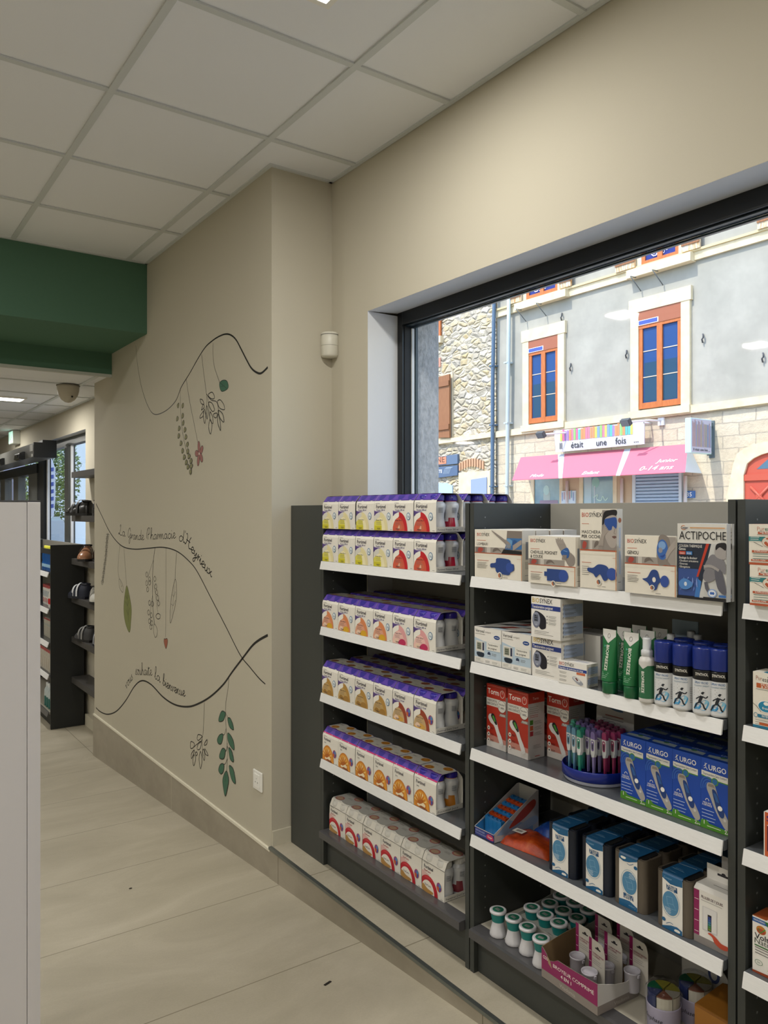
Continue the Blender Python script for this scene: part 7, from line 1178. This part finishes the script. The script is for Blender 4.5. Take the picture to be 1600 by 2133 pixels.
# ------------------------------------------------------------------ far wall: floating shelves with shoes
FS = [.312, -.028, -.364, -.662, -.974, -1.291]; SHC = M('#454341', .5, 0, .04)
for i, z in enumerate(FS):
    o = sbox('floating_shelf', (1.536, 5.61, z-.045, 1.669, 6.435, z), SHC); tag(o, f"dark grey floating wall shelf beyond the mural, {['topmost', 'second from the top', 'third from the top', 'fourth from the top', 'fifth from the top', 'lowest and empty'][i]}", 'shelf', 'floating shelves beyond the mural')
def shoe(kind, lab, Y, z, rz=0, X=1.60):
    cols = {'black': ('#121212', '#1c1c1c', '#2e2e2e'), 'beige': ('#a8785a', '#161414', '#2a221c'), 'navy': ('#10182c', '#0e1424', '#c9ccd0'), 'white': ('#c9c8c0', '#1a1a1a', '#d6d4cc'), 'grey': ('#3a3a3c', '#141416', '#8a8a88')}[kind]
    t = tag(empty('shoe', (X, Y, z), rz), lab, 'shoe', 'comfort shoes on the floating shelves'); L = .235
    up = M(cols[0], .22 if kind in ('black', 'beige') else .6, 0, .1); so = M(cols[1], .6); tr_ = M(cols[2], .5)
    # body swept along +y (heel at 0, toe at L)
    mb = MB(); prof = [(0, .030, .075, .030), (.03, .034, .085, .033), (.07, .034, .080, .033), (.11, .037, .070, .036), (.15, .042, .058, .041), (.19, .041, .046, .040), (.22, .030, .034, .030), (L, .012, .020, .012)]; n = 12; vs = []
    for y, w, h, b in prof:
        for q in range(n+1): a = math.pi*q/n; vs.append((w*1.2*math.cos(a), y, .016+(h*1.4-.016)*math.sin(a)**.7))
    f = [(j*(n+1)+q, j*(n+1)+q+1, (j+1)*(n+1)+q+1, (j+1)*(n+1)+q) for j in range(len(prof)-1) for q in range(n)]; mb.add(vs, f+[tuple(range(n, -1, -1)), tuple(range((len(prof)-1)*(n+1), len(prof)*(n+1)))], up, True); mb.build('upper', t)
    mb = MB(); P = [(w*1.25, y) for y, w, h, b in prof]+[(-w*1.25, y) for y, w, h, b in reversed(prof)]; mb.prism(P, 'z', .0, .018, so); mb.build('sole', t)
    mb = MB(); 
    for y0 in (.085, .135): mb.add([((.049)*math.cos(math.pi*q/n), y0+dy, .018+(.102 if y0 < .1 else .086)*math.sin(math.pi*q/n)**.7) for dy in (0, .020) for q in range(n+1)], [(q, q+1, n+2+q, n+1+q) for q in range(n)], tr_, True)
    mb.build('strap', t)
    mb = MB(); mb.tube([(.028*math.cos(R(a)), .042+.036*math.sin(R(a)), .112+.004*math.sin(R(a))) for a in range(0, 361, 30)], .006, so, 6); mb.build('collar', t); return t
shoe('black', 'shiny black slip-on shoe on the second shelf, nearer the mural', 5.93, FS[1]+.0006, 172); shoe('black', 'shiny black slip-on shoe on the second shelf, farther from the mural', 6.12, FS[1]+.0006, 30, 1.60)
shoe('beige', 'beige and black strapped shoe on the third floating shelf', 6.17, FS[2]+.0006, 155); shoe('black', 'black shoe beside the beige one, closest to the mural edge', 5.925, FS[2]+.0006, 185)
shoe('navy', 'dark navy shoe with white specks on the fourth floating shelf', 6.16, FS[3]+.0006, 20); shoe('white', 'white shoe with black trim beside the navy one', 5.985, FS[3]+.0006, 168)
shoe('grey', 'black and grey shoe on the fifth floating shelf', 6.03, FS[4]+.0006, 15); shoe('navy', 'navy shoe with white trim on the fifth floating shelf, at the mural edge', 5.935, FS[4]+.0006, 176)
# ------------------------------------------------------------------ far shelving unit with its goods
t = tag(empty('shelving_unit', (1.386, 6.45, -1.689)), 'far charcoal shelving unit beyond the mural, its dark end panel facing us', 'shelving unit'); DKC = M('#1d1f1e', .6, 0, .05)
sbox('end_panel', (0, 0, 0, .25, .02, 1.432), DKC, t, .001); sbox('back_panel', (.24, .02, .05, .25, 3.1, 1.432), BACKP, t); sbox('side_panel', (0, 1.45, 0, .24, 1.47, 1.432), DKC, t); sbox('end_panel', (0, 3.1, 0, .25, 3.12, 1.432), DKC, t); sbox('kick_board', (.03, .02, 0, .04, 3.1, .11), DKC, t)
sbox('top_rail', (-.002, .02, 1.36, .003, 3.1, 1.40), DKC, t)
for i, z in enumerate((-.470, -.755, -1.016, -1.266, -1.556)):
    zz = z+1.689; s = sbox('shelf', (-.002, .021, zz-.02, .239, 3.099, zz), CHARL if i < 4 else M('#b9b3a4', .4), t)
    mb = MB(); mb.prism([(-.012, zz), (-.006, zz), (-.018, zz-.036), (-.024, zz-.036)], 'y', .022, 3.098, RAIL if i < 4 else RAILB); mb.build('price_rail', s)
def mk(name, lab, cat, g, builder, first, loc, rz=0):
    if first is None: o = builder(); at(o, loc, -90+rz); return tag(o, lab, cat, g)
    dup(first, loc, -90+rz, lab, g); return first
def blue_bottle():
    t = empty('mouthwash_bottle'); mb = MB(); mb.lathe([(0, .001), (.026, .001), (.028, .004), (.028, .06), (.025, .08), (.028, .10), (.027, .14), (.014, .165), (.012, .172)], (0, 0), M('#145aa8', .15), 20, close=False); mb.lathe([(.0283, .03), (.0283, .055)], (0, 0), M('#9cc4e0', .4), 20, close=False); mb.build('body', t); mb = MB(); mb.lathe([(.0125, .172), (.013, .198), (0, .199)], (0, 0), M('#dcd83a', .4), 16, close=False); mb.build('cap', t); return t
f0 = None
for j in range(2):
    for i in range(5): f0 = mk('mouthwash_bottle', f"blue yellow-capped bottle on the far unit, {['front', 'rear'][j]} row, {ORD[i]} from the end panel", 'bottle', 'blue bottles on the far shelving unit', blue_bottle, f0, (1.420+.062*j, 6.52+.066*i, -.4694))
def red_box():
    def f(k, w, h): k.rect(0, h*.84, w, h*.16, I('#a8222c')); k.rect(w*.15, h*.4, w*.7, h*.3, I('#9fb0bc')); k.rect(w*.2, h*.1, w*.5, h*.22, I('#b8323c'))
    return carton('toothpaste_box', .05, .05, .16, f, None, lambda k, w, d: k.rect(0, 0, w, d, I('#8c1c28')))
f0 = None
for i in range(6): f0 = mk('', f"narrow red and white box on the far unit's second shelf, {ORD[i]} from the end panel", 'box', 'red and white boxes on the far unit', red_box, f0, (1.43, 6.66+.055*i, -.7544))
def rw_bottle():
    t = empty('lotion_bottle'); mb = MB(); mb.lathe([(0, .001), (.020, .001), (.021, .003), (.021, .03)], (0, 0), M('#d9d7d2', .3), 20, close=False); mb.lathe([(.0211, .03), (.0211, .075)], (0, 0), M('#c2222a', .3), 20, close=False); mb.lathe([(.021, .075), (.021, .11), (.012, .125)], (0, 0), M('#dedcd6', .3), 20, close=False); mb.build('body', t); mb = MB(); mb.lathe([(.013, .125), (.013, .15), (0, .151)], (0, 0), M('#e4e2dc', .3), 16, close=False); mb.build('cap', t); return t
f0 = None
for i in range(2): f0 = mk('', f"red and white lotion bottle on the far unit's second shelf, {['nearest', 'second from'][i]} the end panel", 'bottle', 'red and white lotion bottles', rw_bottle, f0, (1.412, 6.505+.05*i, -.7544))
def pale_box():
    def f(k, w, h): k.rect(0, h*.92, w, h*.08, I('#9c2430')); k.lines(w*.2, h*.5, w*.6, 5, .01, .003, G5); k.rect(w*.2, h*.6, w*.6, h*.12, I('#8f9c9c'))
    return carton('cream_box', .045, .05, .15, f, body=M('#b9b5a8', .6))
f0 = None
for i in range(7): f0 = mk('', f"pale grey red-edged box on the far unit, {ORD[i]} from the end panel", 'box', 'pale boxes on the far unit', pale_box, f0, (1.43, 6.60+.05*i, -1.0154))
def wobbler():
    mb = MB(); mb.box(0, 0, 0, .10, .0006, .03, M('#c4dc3a', .4)); mb.box(.09, 0, .0, .10, .012, .004, M('#c4dc3a', .4)); return mb.build('shelf_talker')
o = wobbler(); at(o, (1.350, 6.84, -1.012), -90); tag(o, 'small lime green price tag clipped to the far shelving unit', 'price tag')
def tall_box():
    def f(k, w, h): k.rect(0, h*.86, w, h*.14, I('#a8222c')); k.poly([(w*.3, h*.1), (w*.45, h*.1), (w*.6, h*.6), (w*.5, h*.6)], I('#7a4a34')); k.rect(w*.2, h*.66, w*.5, h*.1, I('#b9b0a8'))
    return carton('brush_box', .06, .05, .175, f, body=M('#c4bfb2', .5))
f0 = None
for i in range(6): f0 = mk('', f"white red-topped box on the far unit's fourth shelf, {ORD[i]} from the end panel", 'box', 'red topped boxes on the far unit', tall_box, f0, (1.40, 6.545+.068*i, -1.2654))
def teal_bottle():
    t = empty('rinse_bottle'); mb = MB(); mb.lathe([(0, .001), (.028, .001), (.029, .004), (.029, .08)], (0, 0), M('#11605c', .2), 20, close=False); mb.lathe([(.029, .08), (.028, .13), (.014, .155)], (0, 0), M('#b9c4c4', .2), 20, close=False); mb.build('body', t); mb = MB(); mb.lathe([(.015, .155), (.015, .185), (0, .186)], (0, 0), M('#d9dcd9', .3), 16, close=False); mb.build('cap', t); return t
f0 = None
for j in range(2):
    for i in range(4): f0 = mk('', f"teal and clear bottle on the far unit's bottom shelf, {['front', 'rear'][j]} row, {ORD[i]} from end", 'bottle', 'teal bottles on the far unit', teal_bottle, f0, (1.425+.065*j, 6.52+.068*i, -1.5554))
